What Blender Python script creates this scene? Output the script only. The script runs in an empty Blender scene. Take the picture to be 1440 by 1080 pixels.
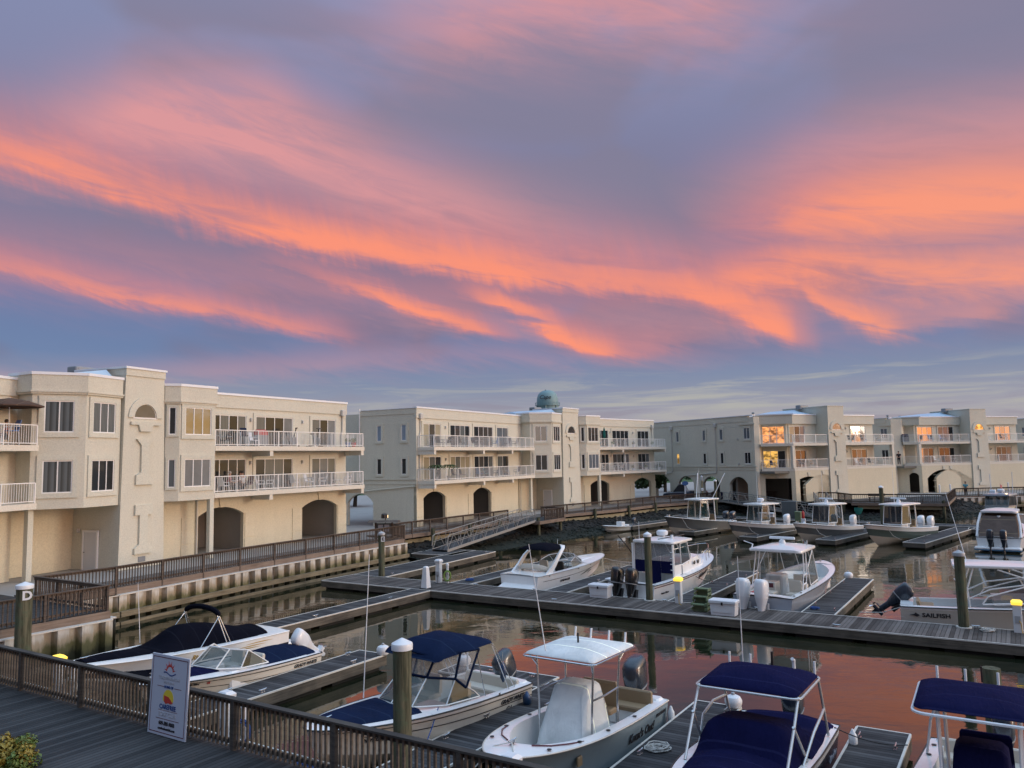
import bpy, bmesh, math, random
from mathutils import Matrix, Vector
random.seed(7)
R = math.radians
SC = bpy.context.scene
COL = SC.collection

# ------------------------------------------------------------------ camera
CAMH = 7.4
cam = bpy.data.cameras.new('camera')
cam.sensor_width = 36.0
cam.lens = 27.5
cam.clip_start = 0.1
cam.clip_end = 5000
cam_o = bpy.data.objects.new('camera', cam)
COL.objects.link(cam_o)
pit = math.atan((645.5 - 540) / 1100.0)
rol = R(1.15)
fw = Vector((0, math.cos(pit), math.sin(pit)))
u0 = Vector((0, -math.sin(pit), math.cos(pit)))
r0 = Vector((1, 0, 0))
rt = r0 * math.cos(rol) - u0 * math.sin(rol)
upv = u0 * math.cos(rol) + r0 * math.sin(rol)
m = Matrix((rt, upv, -fw)).transposed().to_4x4()
m.translation = Vector((0, 0, CAMH))
cam_o.matrix_world = m
SC.camera = cam_o

# ------------------------------------------------------------------ sky, sun, exposure
class NG:
    """tiny helper to write node graphs"""
    def __init__(s, tree):
        s.t = tree
    def new(s, typ, **kw):
        n = s.t.nodes.new(typ)
        for k, v in kw.items():
            setattr(n, k, v)
        return n
    def put(s, sock, v):
        if hasattr(v, 'links') or hasattr(v, 'is_linked'):
            s.t.links.new(v, sock)
        elif isinstance(v, (tuple, list)) and sock.type == 'RGBA' and len(v) == 3:
            sock.default_value = (*v, 1)
        else:
            sock.default_value = v
    def m(s, op, a, b=None, c=None, clamp=False):
        n = s.new('ShaderNodeMath', operation=op, use_clamp=clamp)
        s.put(n.inputs[0], a)
        if b is not None: s.put(n.inputs[1], b)
        if c is not None: s.put(n.inputs[2], c)
        return n.outputs[0]
    def comb(s, x, y, z=0.0):
        n = s.new('ShaderNodeCombineXYZ')
        for i, v in enumerate((x, y, z)): s.put(n.inputs[i], v)
        return n.outputs[0]
    def sep(s, v):
        n = s.new('ShaderNodeSeparateXYZ'); s.put(n.inputs[0], v)
        return n.outputs
    def noise(s, vec, scale=1.0, detail=4.0, rough=0.55, dist=0.0, dim='3D', lac=2.0):
        n = s.new('ShaderNodeTexNoise', noise_dimensions=dim)
        if vec is not None: s.put(n.inputs['Vector'], vec)
        s.put(n.inputs['Scale'], scale); s.put(n.inputs['Detail'], detail)
        s.put(n.inputs['Roughness'], rough); s.put(n.inputs['Distortion'], dist); s.put(n.inputs['Lacunarity'], lac)
        return n.outputs['Fac']
    def mix(s, f, a, b, blend='MIX'):
        n = s.new('ShaderNodeMix', data_type='RGBA', blend_type=blend)
        s.put(n.inputs[0], f); s.put(n.inputs[6], a); s.put(n.inputs[7], b)
        return n.outputs[2]
    def ramp(s, f, stops, interp='LINEAR'):
        n = s.new('ShaderNodeValToRGB')
        cr = n.color_ramp; cr.interpolation = interp
        while len(cr.elements) < len(stops): cr.elements.new(0.5)
        for e, (p, c) in zip(cr.elements, stops):
            e.position = p
            e.color = (*c, 1) if len(c) == 3 else c
        s.put(n.inputs[0], f)
        return n.outputs[0]
    def curve(s, f, pts):
        n = s.new('ShaderNodeFloatCurve')
        c = n.mapping.curves[0]
        while len(c.points) < len(pts): c.points.new(0.5, 0.5)
        for p, (x, y) in zip(c.points, pts):
            p.location = (x, y); p.handle_type = 'AUTO_CLAMPED'
        n.mapping.extend = 'HORIZONTAL'
        n.mapping.update()
        s.put(n.inputs['Value'], f)
        return n.outputs[0]
    def sstep(s, v, a, b):
        n = s.new('ShaderNodeMapRange', interpolation_type='SMOOTHSTEP')
        s.put(n.inputs[0], v); n.inputs[1].default_value = a; n.inputs[2].default_value = b
        return n.outputs[0]

SUN_AZ, SUN_EL = 98.0, 7.0
world = bpy.data.worlds.new('World')
SC.world = world
world.use_nodes = True
wt = world.node_tree
wt.nodes.clear()
g = NG(wt)
geo = g.new('ShaderNodeTexCoord').outputs['Generated']
dx, dy, dz = g.sep(geo)
az = g.m('MULTIPLY', g.m('ARCTAN2', dx, dy), 57.2958)
el = g.m('MULTIPLY', g.m('ARCSINE', dz), 57.2958)
ca = R(-13)
along = g.m('ADD', g.m('MULTIPLY', az, math.cos(ca)), g.m('MULTIPLY', el, math.sin(ca)))
across = g.m('ADD', g.m('MULTIPLY', az, -math.sin(ca)), g.m('MULTIPLY', el, math.cos(ca)))
streak = g.noise(g.comb(g.m('MULTIPLY', along, 0.050), g.m('MULTIPLY', across, 0.34), 3.1), 1.0, 5, 0.55, 0.5)
wisp = g.noise(g.comb(g.m('MULTIPLY', along, 0.16), g.m('MULTIPLY', across, 0.75), 9.0), 1.0, 7, 0.62, 0.9)
big = g.noise(g.comb(g.m('MULTIPLY', az, 0.055), g.m('MULTIPLY', el, 0.12), 1.7), 1.0, 3, 0.5, 0.4)
fringe = g.noise(g.comb(g.m('ADD', g.m('MULTIPLY', az, 1.15), g.m('MULTIPLY', el, 0.35)), g.m('MULTIPLY', el, 0.22), 5.0), 1.0, 3, 0.6)
warp = g.m('ADD', g.m('MULTIPLY', g.m('SUBTRACT', streak, 0.5), 2.6), g.m('MULTIPLY', g.m('SUBTRACT', wisp, 0.5), 1.7))
A0, A1, E1 = -45.0, 50.0, 35.0
azn = g.m('DIVIDE', g.m('SUBTRACT', az, A0), A1 - A0)
elw = g.m('ADD', el, warp)

def band(pts, su, sd, fr=0.0):
    """one streak of lit cloud: centre line and weight along azimuth, soft above, sharper below"""
    ec = g.m('MULTIPLY', g.curve(azn, [((a - A0) / (A1 - A0), e / E1) for a, e, w in pts]), E1)
    wc = g.curve(azn, [((a - A0) / (A1 - A0), w) for a, e, w in pts])
    d = g.m('SUBTRACT', elw, ec)
    if fr: d = g.m('ADD', d, g.m('MULTIPLY', g.m('SUBTRACT', fringe, 0.5), fr))
    q = g.m('ADD', g.m('DIVIDE', g.m('MAXIMUM', d, 0.0), su), g.m('DIVIDE', g.m('MAXIMUM', g.m('MULTIPLY', d, -1.0), 0.0), sd))
    gs = g.m('POWER', 2.71828, g.m('MULTIPLY', g.m('MULTIPLY', q, q), -1.0))
    return g.m('MULTIPLY', gs, wc)

def msum(lst, op='MAXIMUM'):
    o = lst[0]
    for x in lst[1:]: o = g.m(op, o, x)
    return o

orange = msum([
    band([(-40, 19.3, .6), (-33.8, 18.9, .8), (-30, 18.5, .9), (-25.7, 17.6, .9), (-21, 16.5, .95), (-16.4, 15.8, 1), (-11.4, 15.1, 1), (-6.2, 14.7, .9), (-1, 14.0, .9), (4.4, 13.3, .75), (9.6, 12.6, .75), (14.6, 11.2, .9), (18.4, 9.2, .95), (20.2, 8.3, .5), (22, 7.5, 0)], 2.7, 1.15, 1.2),
    band([(-40, 13.4, .4), (-33.6, 12.7, .6), (-29.7, 11.9, .7), (-25.6, 11.2, .75), (-21, 10.5, .8), (-16.3, 9.6, .75), (-12.4, 9.1, .45), (-9, 8.7, .05), (-5, 8, 0)], 1.25, .6, .5),
    band([(-21, 14.4, 0), (-16.4, 13.8, .35), (-12.4, 12.8, .6), (-8.3, 11.6, .9), (-4.1, 10.0, .95), (-1, 9.0, .5), (1, 8.6, 0)], 1.1, .6, .6),
    band([(-6.5, 13.0, 0), (-3.5, 12.4, .4), (-0.9, 11.5, .85), (2.2, 9.9, 1), (5.3, 8.1, .95), (8.4, 7.7, .5), (12, 8.0, .25), (15, 8, 0)], 1.5, .75, .8),
    band([(12, 14.3, 0), (15.5, 15.0, .35), (18.7, 15.6, .65), (22, 16.2, .85), (26.5, 16.4, .95), (30.7, 16.1, .95), (34, 15.8, .9), (42, 15, .8), (50, 14, .5)], 2.9, 3.4),
    band([(12, 12.2, .2), (16, 12.6, .75), (20, 12.9, .9), (24, 12.4, .95), (28, 11.4, .9), (34, 11, .8), (44, 11, .6)], 2.2, 1.8, .8),
    band([(18.5, 13, 0), (20.5, 11.8, .6), (22.3, 10.1, .85), (24.3, 9.0, .9), (26.5, 8.3, .6), (29, 8.4, .35), (34, 9.2, .35), (44, 9.5, .2)], 1.6, .7, .9),
])
pink = msum([
    band([(-45, 19, .1), (-36, 19.5, .2), (-30, 21.2, .7), (-24, 23.0, 1.2), (-19, 23.2, 1.3), (-14, 21.8, 1.05), (-9, 19.8, .95), (-3, 17.8, .85), (3, 16.0, .6), (10, 14.2, .4), (16, 13, .3), (24, 12, .15)], 3.2, 3.4),
    band([(-24, 27, .0), (-14, 28.8, .12), (-6, 30.5, .5), (3, 31.8, .85), (12, 31.5, .85), (18, 30.5, .45), (24, 29, .1), (36, 28, 0)], 4.0, 3.6),
    band([(-45, 14, .2), (-34, 13.6, .25), (-24, 12.6, .35), (-14, 12, .25), (-5, 10.5, .35), (6, 9.5, .45), (16, 9.5, .45), (24, 10, .3), (34, 10.5, .5), (45, 11, .4)], 2.4, 2.2),
    band([(10, 17, 0), (18, 19, .35), (26, 20, .6), (34, 19.5, .6), (46, 18, .5)], 2.8, 4.0),
    band([(-45, 6, .2), (-30, 5.6, .3), (-20, 6.6, .35), (-8, 7.6, .35), (6, 7.1, .3), (16, 7, .15), (26, 6.5, .0)], 1.0, 1.0),
])
# unlit cloud and clear sky between the streaks; unseen zenith raised as top light
base = g.ramp(g.m('DIVIDE', el, 60.0), [
    (0.0, (0.46, 0.42, 0.43)), (0.05, (0.36, 0.35, 0.42)), (0.09, (0.22, 0.265, 0.40)), (0.125, (0.145, 0.215, 0.40)),
    (0.19, (0.135, 0.185, 0.37)), (0.30, (0.20, 0.19, 0.31)), (0.42, (0.235, 0.25, 0.41)), (0.52, (0.25, 0.28, 0.46)), (0.66, (0.52, 0.78, 1.15)), (1.0, (0.80, 1.14, 1.62))])
mauve = g.mix(g.sstep(el, 12, 20), (0.19, 0.155, 0.25), (0.235, 0.215, 0.315))
mv = g.m('MULTIPLY', g.sstep(big, 0.42, 0.62), g.m('MULTIPLY', g.sstep(el, 5.5, 9.0), g.m('SUBTRACT', 1.0, g.sstep(el, 27, 36))))
mc = band([(-45, 15, .3), (-30, 14.6, .7), (-18, 13.5, .8), (-6, 12.5, .9), (4, 12, .7), (10, 17, .9), (16, 11, .8), (24, 10.5, .5), (40, 9, .1)], 4.5, 2.6)
col = g.mix(g.m('MULTIPLY', msum([mv, mc]), 0.85), base, mauve)
# thin cream streaks low over the roofs
lowst = g.noise(g.comb(g.m('MULTIPLY', az, 0.10), g.m('MULTIPLY', el, 1.25), 12.0), 1.0, 6, 0.6, 0.6)
lowm = g.m('MULTIPLY', g.sstep(lowst, 0.48, 0.66), g.m('MULTIPLY', g.sstep(el, 1.5, 3.5), g.m('SUBTRACT', 1.0, g.sstep(el, 4.6, 6.6))))
col = g.mix(g.m('MULTIPLY', lowm, g.m('ADD', 0.42, g.m('MULTIPLY', g.sstep(az, -5, 12), 0.38))), col, (0.46, 0.45, 0.42))
lowd = g.m('MULTIPLY', g.sstep(lowst, 0.50, 0.38), g.m('MULTIPLY', g.sstep(el, 0.5, 2.0), g.m('SUBTRACT', 1.0, g.sstep(el, 3.6, 5.6))))
col = g.mix(g.m('MULTIPLY', lowd, 0.45), col, (0.27, 0.235, 0.32))
tex = g.m('ADD', g.m('MULTIPLY', streak, 0.9), g.m('MULTIPLY', wisp, 0.55))
pk = g.m('MULTIPLY', pink, g.sstep(tex, 0.42, 0.92))
pk = g.m('ADD', g.m('MULTIPLY', pk, 0.58), g.m('MULTIPLY', pink, 0.34))
col = g.mix(g.m('MINIMUM', pk, 0.95), col, (0.78, 0.33, 0.335))
og = g.m('MULTIPLY', orange, g.m('ADD', 0.52, g.m('MULTIPLY', g.sstep(tex, 0.42, 0.9), 0.55)))
ocol = g.mix(g.sstep(og, 0.3, 0.95), (0.80, 0.25, 0.235), (1.02, 0.30, 0.185))
ocol = g.mix(g.m('MULTIPLY', g.sstep(az, 16, 30), 0.6), ocol, (0.97, 0.345, 0.21))
col = g.mix(g.m('MINIMUM', g.m('MULTIPLY', og, 1.05), 1.0), col, ocol)
# the sunset itself: a broad warm glow low over the horizon, to the right of and behind the camera
sx, sy, sz = math.sin(R(SUN_AZ)) * math.cos(R(SUN_EL)), math.cos(R(SUN_AZ)) * math.cos(R(SUN_EL)), math.sin(R(SUN_EL))
dn = g.new('ShaderNodeVectorMath', operation='DOT_PRODUCT'); g.put(dn.inputs[0], geo); dn.inputs[1].default_value = (sx, sy, sz)
sd = dn.outputs['Value']
glow = g.m('POWER', g.m('MAXIMUM', sd, 0.0), 2.6)
glow2 = g.m('POWER', g.m('MAXIMUM', sd, 0.0), 14.0)
gm = g.m('MULTIPLY', g.m('ADD', glow, g.m('MULTIPLY', glow2, 1.6)), g.m('SUBTRACT', 1.0, g.sstep(el, 30, 65)))
azw = g.m('ADD', 0.25, g.m('MULTIPLY', g.sstep(wisp, 0.3, 0.7), 1.1))
gfar = g.m('MAXIMUM', g.sstep(az, 36, 66), g.sstep(az, -120, -170))
gm = g.m('MULTIPLY', g.m('MULTIPLY', gm, azw), gfar)
hz = g.m('MULTIPLY', g.m('MULTIPLY', g.sstep(az, 58, 76), g.m('SUBTRACT', 1.0, g.sstep(az, 128, 150))), g.m('SUBTRACT', 1.0, g.sstep(el, 7, 17)))
hz = g.m('MULTIPLY', hz, g.m('ADD', 0.12, g.sstep(lowst, 0.42, 0.60)))
gcol = g.mix(g.sstep(el, 6, 24), (1.9, 1.35, 0.80), (1.75, 1.75, 1.62))
add = g.mix(1.0, col, g.mix(g.m('MINIMUM', gm, 1.6), (0, 0, 0), gcol), 'ADD')
add = g.mix(g.m('MINIMUM', hz, 1.0), add, (1.9, 1.15, 0.42))
fire = g.m('MULTIPLY', g.m('MULTIPLY', g.sstep(az, 88, 97), g.m('SUBTRACT', 1.0, g.sstep(az, 126, 138))), g.m('SUBTRACT', 1.0, g.sstep(el, 7.5, 12)))
add = g.mix(g.m('MULTIPLY', fire, g.m('ADD', 0.35, g.m('MULTIPLY', 0.65, g.sstep(lowst, 0.40, 0.58)))), add, (5.4, 1.65, 0.30))
# unseen sky behind the camera, brightened on the right as fill
back = g.m('MULTIPLY', g.sstep(az, 75, 115), g.m('SUBTRACT', 1.0, g.sstep(az, 135, 172)))
add = g.mix(g.m('MULTIPLY', back, 0.75), add, g.mix(1.0, add, (0.40, 0.44, 0.52), 'ADD'))
left_dim = g.m('MULTIPLY', g.sstep(az, -42, -85), g.m('SUBTRACT', 1.0, g.sstep(el, 25, 60)))  # unseen sky at the left, dimmed to darken the end walls
add = g.mix(g.m('MULTIPLY', left_dim, 0.62), add, (0.06, 0.075, 0.11))
sky = g.new('ShaderNodeTexSky', sky_type='NISHITA', sun_disc=False, sun_elevation=R(SUN_EL), sun_rotation=R(SUN_AZ))
bg1 = g.new('ShaderNodeBackground'); g.put(bg1.inputs[0], add); bg1.inputs[1].default_value = 0.93
bg2 = g.new('ShaderNodeBackground'); g.put(bg2.inputs[0], sky.outputs[0]); bg2.inputs[1].default_value = 0.01
ads = g.new('ShaderNodeAddShader')
wt.links.new(bg1.outputs[0], ads.inputs[0]); wt.links.new(bg2.outputs[0], ads.inputs[1])
wout = g.new('ShaderNodeOutputWorld'); wt.links.new(ads.outputs[0], wout.inputs[0])
world.cycles.sampling_method = 'MANUAL'
world.cycles.sample_map_resolution = 512

sl = bpy.data.lights.new('sun', 'SUN')
sl.energy = 0.75; sl.angle = R(12); sl.color = (1.0, 0.90, 0.76)
so = bpy.data.objects.new('sun', sl); COL.objects.link(so)
so.rotation_euler = Vector((-sx, -sy, -sz)).to_track_quat('-Z', 'Y').to_euler()
SC.view_settings.view_transform = 'Standard'
SC.view_settings.look = 'None'
SC.view_settings.exposure = 0.0
SC.view_settings.gamma = 1.0
SC.cycles.max_bounces = 6
SC.cycles.transparent_max_bounces = 12
SC.cycles.caustics_reflective = False
SC.cycles.caustics_refractive = False
SC.cycles.use_denoising = True
SC.cycles.sample_clamp_indirect = 4.0

# ------------------------------------------------------------------ building helpers
def link(o): COL.objects.link(o); return o

def thing(name, label, cat, loc=(0, 0, 0), az=90.0, group=None, kind=None):
    """an Empty at the base of a thing; its local x axis points along compass heading az"""
    o = link(bpy.data.objects.new(name, None))
    o.empty_display_size = 0.3
    o.location = loc
    o.rotation_euler = (0, 0, R(90.0 - az))
    tag(o, label, cat, group, kind)
    return o

def tag(o, label=None, cat=None, group=None, kind=None):
    if label: o['label'] = label
    if cat: o['category'] = cat
    if group: o['group'] = group
    if kind: o['kind'] = kind
    return o

def copy_tree(o, parent=None):
    c = o.copy(); COL.objects.link(c)
    if parent: c.parent = parent
    for ch in o.children: copy_tree(ch, c)
    return c

MU = Vector((math.sin(R(122.5)), math.cos(R(122.5)), 0))
MV = Vector((-math.cos(R(122.5)), math.sin(R(122.5)), 0))
def W(u, v, z=0.0):
    """a point of the marina's own grid: u along the main dock, v away from the viewer"""
    return Vector((-4.17, 42.44, z)) + MU * u + MV * v

def rz(a, x=0, y=0, z=0): return Matrix.Translation((x, y, z)) @ Matrix.Rotation(a, 4, 'Z')

class MB:
    def __init__(s): s.v = []; s.f = []; s.M = None
    def add(s, vs, fs):
        b = len(s.v)
        if s.M is not None: vs = [s.M @ Vector(p) for p in vs]
        s.v += [tuple(p) for p in vs]
        s.f += [tuple(b + i for i in f) for f in fs]
        return s
    def box(s, x0, x1, y0, y1, z0, z1):
        return s.add([(x0, y0, z0), (x1, y0, z0), (x1, y1, z0), (x0, y1, z0), (x0, y0, z1), (x1, y0, z1), (x1, y1, z1), (x0, y1, z1)],
                     [(3, 2, 1, 0), (4, 5, 6, 7), (0, 1, 5, 4), (1, 2, 6, 5), (2, 3, 7, 6), (3, 0, 4, 7)])
    def quad(s, a, b, c, d): return s.add([a, b, c, d], [(0, 1, 2, 3)])
    def poly(s, pts): return s.add(pts, [tuple(range(len(pts)))])
    def prism(s, pts, z0, z1):
        n = len(pts)
        return s.add([(p[0], p[1], z0) for p in pts] + [(p[0], p[1], z1) for p in pts],
                     [tuple(range(n - 1, -1, -1)), tuple(range(n, 2 * n))] + [(i, (i + 1) % n, n + (i + 1) % n, n + i) for i in range(n)])
    def slabv(s, pts, t0, t1):
        """vertical plate: outline (s, z) between depths t0 and t1 (along y)"""
        n = len(pts)
        return s.add([(p[0], t0, p[1]) for p in pts] + [(p[0], t1, p[1]) for p in pts],
                     [tuple(range(n)), tuple(range(2 * n - 1, n - 1, -1))] + [(i, n + i, n + (i + 1) % n, (i + 1) % n) for i in range(n)])
    def tube(s, pts, r, n=6, cap=True):
        pts = [Vector(p) for p in pts]
        rr = r if isinstance(r, (list, tuple)) else [r] * len(pts)
        vs = []; fs = []
        prev = None
        for i, p in enumerate(pts):
            if i == 0: d = pts[1] - p
            elif i == len(pts) - 1: d = p - pts[i - 1]
            else: d = (pts[i + 1] - p).normalized() + (p - pts[i - 1]).normalized()
            if d.length < 1e-9: d = Vector((0, 0, 1))
            d.normalize()
            if prev is None:
                a = Vector((0, 0, 1)) if abs(d.z) < 0.9 else Vector((1, 0, 0))
                e1 = d.cross(a).normalized()
            else:
                e1 = (prev - d * prev.dot(d))
                e1 = e1.normalized() if e1.length > 1e-6 else d.orthogonal().normalized()
            prev = e1
            e2 = d.cross(e1)
            for k in range(n):
                t = 2 * math.pi * (k + .5) / n
                vs.append(p + (e1 * math.cos(t) + e2 * math.sin(t)) * rr[i])
        for i in range(len(pts) - 1):
            for k in range(n):
                k2 = (k + 1) % n
                fs.append((i * n + k, i * n + k2, (i + 1) * n + k2, (i + 1) * n + k))
        if cap:
            fs.append(tuple(range(n - 1, -1, -1))); b = (len(pts) - 1) * n
            fs.append(tuple(range(b, b + n)))
        return s.add(vs, fs)
    def lathe(s, prof, c=(0, 0, 0), n=16, sx=1.0, sy=1.0):
        """profile of (r, z) turned about the vertical through c"""
        vs = []; fs = []
        for r, z in prof:
            for k in range(n):
                t = 2 * math.pi * k / n
                vs.append((c[0] + r * math.cos(t) * sx, c[1] + r * math.sin(t) * sy, c[2] + z))
        for i in range(len(prof) - 1):
            for k in range(n):
                k2 = (k + 1) % n
                fs.append((i * n + k, i * n + k2, (i + 1) * n + k2, (i + 1) * n + k))
        fs.append(tuple(range(n - 1, -1, -1))); b = (len(prof) - 1) * n
        fs.append(tuple(range(b, b + n)))
        return s.add(vs, fs)
    def loft(s, loops, cap=True, closed=True):
        n = len(loops[0]); vs = [p for l in loops for p in l]; fs = []
        for i in range(len(loops) - 1):
            for k in range(n if closed else n - 1):
                k2 = (k + 1) % n
                fs.append((i * n + k, i * n + k2, (i + 1) * n + k2, (i + 1) * n + k))
        if cap and closed:
            fs.append(tuple(range(n - 1, -1, -1))); b = (len(loops) - 1) * n
            fs.append(tuple(range(b, b + n)))
        return s.add(vs, fs)
    def rbox(s, x0, x1, y0, y1, z0, z1, c=0.03):
        """box with chamfered vertical and top edges"""
        def ring(i, z):
            a, b, d, e = x0 + i, x1 - i, y0 + i, y1 - i
            return [(a + c, d, z), (b - c, d, z), (b, d + c, z), (b, e - c, z), (b - c, e, z), (a + c, e, z), (a, e - c, z), (a, d + c, z)]
        return s.loft([ring(0, z0), ring(0, z1 - c), ring(c * .8, z1)])
    def cut(s):
        '''start a new piece: build_each makes every piece an object of its own'''
        if not hasattr(s, 'cuts'): s.cuts = []
        s.cuts.append((len(s.v), len(s.f))); return s
    def build_each(s, name, mat, parent=None, smooth=False):
        cs = ([] if getattr(s, 'cuts', [(1, 1)])[0][0] == 0 else [(0, 0)]) + getattr(s, 'cuts', []) + [(len(s.v), len(s.f))]
        out = []
        for (v0, f0), (v1, f1) in zip(cs, cs[1:]):
            if f1 <= f0: continue
            q = MB(); q.v = s.v[v0:v1]; q.f = [tuple(i - v0 for i in f) for f in s.f[f0:f1]]
            out.append(q.build(name, mat, parent, smooth))
        return out
    def build(s, name, mat, parent=None, smooth=False, auto=35):
        me = bpy.data.meshes.new(name)
        me.from_pydata(s.v, [], s.f)
        bm = bmesh.new(); bm.from_mesh(me)
        bmesh.ops.remove_doubles(bm, verts=bm.verts, dist=1e-5)
        bmesh.ops.recalc_face_normals(bm, faces=bm.faces)
        if smooth:
            for f in bm.faces: f.smooth = True
            lim = R(auto)
            for e in bm.edges:
                if len(e.link_faces) == 2 and e.calc_face_angle(0) > lim: e.smooth = False
        bm.to_mesh(me); bm.free()
        me.materials.append(mat)
        o = link(bpy.data.objects.new(name, me))
        if parent is not None: o.parent = parent
        return o

def sub(name, mb, mat, parent, smooth=False): return mb.build(name, mat, parent, smooth)

def textmesh(name, s, size, mat, parent, mtx, bold=0.0, shear=0.0, align='CENTER', sx=1.0, extr=0.004):
    cu = bpy.data.curves.new('lettering', 'FONT')
    cu.body = s; cu.size = size; cu.align_x = align; cu.align_y = 'CENTER'
    cu.extrude = extr; cu.offset = bold; cu.shear = shear; cu.resolution_u = 3
    to = link(bpy.data.objects.new('lettering', cu))
    dg = bpy.context.evaluated_depsgraph_get()
    me = bpy.data.meshes.new_from_object(to.evaluated_get(dg))
    bpy.data.objects.remove(to); bpy.data.curves.remove(cu)
    for v in me.vertices: v.co.x *= sx
    me.transform(mtx)
    me.materials.clear(); me.materials.append(mat); me.name = name
    o = link(bpy.data.objects.new(name, me))
    if parent is not None: o.parent = parent
    return o

# ------------------------------------------------------------------ materials
def base_mat(name, col=(0.5, 0.5, 0.5), rough=0.6, metal=0.0, spec=0.5, coat=0.0, emit=None, es=0.0, alpha=1.0, trans=0.0, ior=1.5):
    mt = bpy.data.materials.new(name); mt.use_nodes = True
    b = mt.node_tree.nodes['Principled BSDF']
    b.inputs['Base Color'].default_value = (*col, 1)
    b.inputs['Roughness'].default_value = rough
    b.inputs['Metallic'].default_value = metal
    b.inputs['Specular IOR Level'].default_value = spec
    b.inputs['Coat Weight'].default_value = coat
    b.inputs['Coat Roughness'].default_value = 0.08
    b.inputs['IOR'].default_value = ior
    b.inputs['Transmission Weight'].default_value = trans
    b.inputs['Alpha'].default_value = alpha
    if emit:
        b.inputs['Emission Color'].default_value = (*emit, 1); b.inputs['Emission Strength'].default_value = es
    return mt, NG(mt.node_tree), b

def bump(n, b, h, dist=0.01, strength=0.5):
    bn = n.new('ShaderNodeBump'); bn.inputs['Distance'].default_value = dist; bn.inputs['Strength'].default_value = strength
    n.put(bn.inputs['Height'], h); n.t.links.new(bn.outputs[0], b.inputs['Normal'])

def ocoord(n): return n.new('ShaderNodeTexCoord').outputs['Object']
def scl(n, v, s, loc=(0, 0, 0)):
    mp = n.new('ShaderNodeMapping'); n.put(mp.inputs['Vector'], v)
    mp.inputs['Scale'].default_value = s if isinstance(s, tuple) else (s, s, s)
    mp.inputs['Location'].default_value = loc
    return mp.outputs[0]

def mottled(name, c, rough=0.6, var=0.25, scale=3.0, bstr=0.3, bscale=60.0, bdist=0.004, streaky=False, **kw):
    mt, n, b = base_mat(name, c, rough, **kw)
    v = ocoord(n)
    a = n.noise(scl(n, v, (scale, scale, scale * (0.25 if streaky else 1))), 1.0, 5, 0.6)
    d = n.noise(scl(n, v, scale * 9), 1.0, 3, 0.6)
    f = n.m('ADD', n.m('MULTIPLY', n.m('SUBTRACT', a, 0.5), 2 * var), n.m('MULTIPLY', n.m('SUBTRACT', d, 0.5), var * 1.2))
    hsv = n.new('ShaderNodeHueSaturation'); n.put(hsv.inputs['Color'], c)
    n.put(hsv.inputs['Value'], n.m('ADD', 1.0, f))
    n.t.links.new(hsv.outputs[0], b.inputs['Base Color'])
    if bstr:
        bump(n, b, n.noise(scl(n, v, bscale), 1.0, 3, 0.6), bdist, bstr)
    return mt

def planks(name, c0, c1, axis, bw=0.14, rough=0.75, seam=0.10, blotch=0.6, grain=(2.0, 40.0), spec=0.35):
    """weathered boards; axis = object axis across which the boards repeat"""
    mt, n, b = base_mat(name, c0, rough, spec=0.18)
    v = ocoord(n); x, y, z = n.sep(v)
    ac, al = (x, y) if axis == 'x' else (y, x)
    q = n.m('DIVIDE', ac, bw)
    idx = n.m('FLOOR', q); fr = n.m('FRACT', q)
    wn = n.new('ShaderNodeTexWhiteNoise', noise_dimensions='1D'); n.put(wn.inputs['W'], idx)
    rnd = wn.outputs['Value']
    gr = n.noise(n.comb(n.m('MULTIPLY', ac, grain[1]), n.m('ADD', n.m('MULTIPLY', al, grain[0]), n.m('MULTIPLY', rnd, 37.0)), 0.0), 1.0, 5, 0.65)
    bl = n.noise(scl(n, v, 0.55), 1.0, 4, 0.6)
    f = n.m('ADD', n.m('MULTIPLY', rnd, 0.45), n.m('ADD', n.m('MULTIPLY', gr, 0.6), n.m('MULTIPLY', n.m('SUBTRACT', bl, 0.5), blotch)))
    col = n.mix(n.sstep(f, 0.15, 0.95), c0, c1)
    e = n.m('MINIMUM', fr, n.m('SUBTRACT', 1.0, fr))
    sm = n.sstep(e, seam * 0.25, seam)
    jn = n.m('FRACT', n.m('ADD', n.m('DIVIDE', al, 3.6), n.m('MULTIPLY', rnd, 1.0)))
    col = n.mix(n.m('ADD', 0.25, n.m('MULTIPLY', sm, 0.75)), (0.012, 0.011, 0.010), col)
    n.t.links.new(col, b.inputs['Base Color'])
    n.put(b.inputs['Roughness'], n.m('ADD', rough - 0.12, n.m('MULTIPLY', gr, 0.3)))
    bump(n, b, n.m('ADD', n.m('MULTIPLY', sm, 1.0), n.m('MULTIPLY', gr, 0.35)), 0.012, 0.6)
    return mt

def stucco(name, c, rough=0.85):
    mt, n, b = base_mat(name, c, rough, spec=0.25)
    v = ocoord(n)
    a = n.noise(scl(n, v, (0.35, 0.35, 0.18)), 1.0, 5, 0.6)
    s = n.noise(scl(n, v, (2.2, 2.2, 0.16)), 1.0, 4, 0.6)
    d = n.noise(scl(n, v, 14.0), 1.0, 4, 0.7)
    k = n.m('ADD', 0.90, n.m('ADD', n.m('MULTIPLY', n.m('SUBTRACT', a, 0.5), 0.22), n.m('ADD', n.m('MULTIPLY', n.m('SUBTRACT', d, 0.5), 0.62), n.m('MULTIPLY', n.m('SUBTRACT', s, 0.5), 0.10))))
    hsv = n.new('ShaderNodeHueSaturation'); n.put(hsv.inputs['Color'], c); n.put(hsv.inputs['Value'], n.m('ADD', k, 0.1))
    st = n.m('MULTIPLY', n.sstep(s, 0.62, 0.82), 0.22)
    n.t.links.new(n.mix(st, hsv.outputs[0], (c[0] * .62, c[1] * .6, c[2] * .55)), b.inputs['Base Color'])
    bump(n, b, n.noise(scl(n, v, 22.0), 1.0, 4, 0.75), 0.03, 0.55)
    return mt

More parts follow.
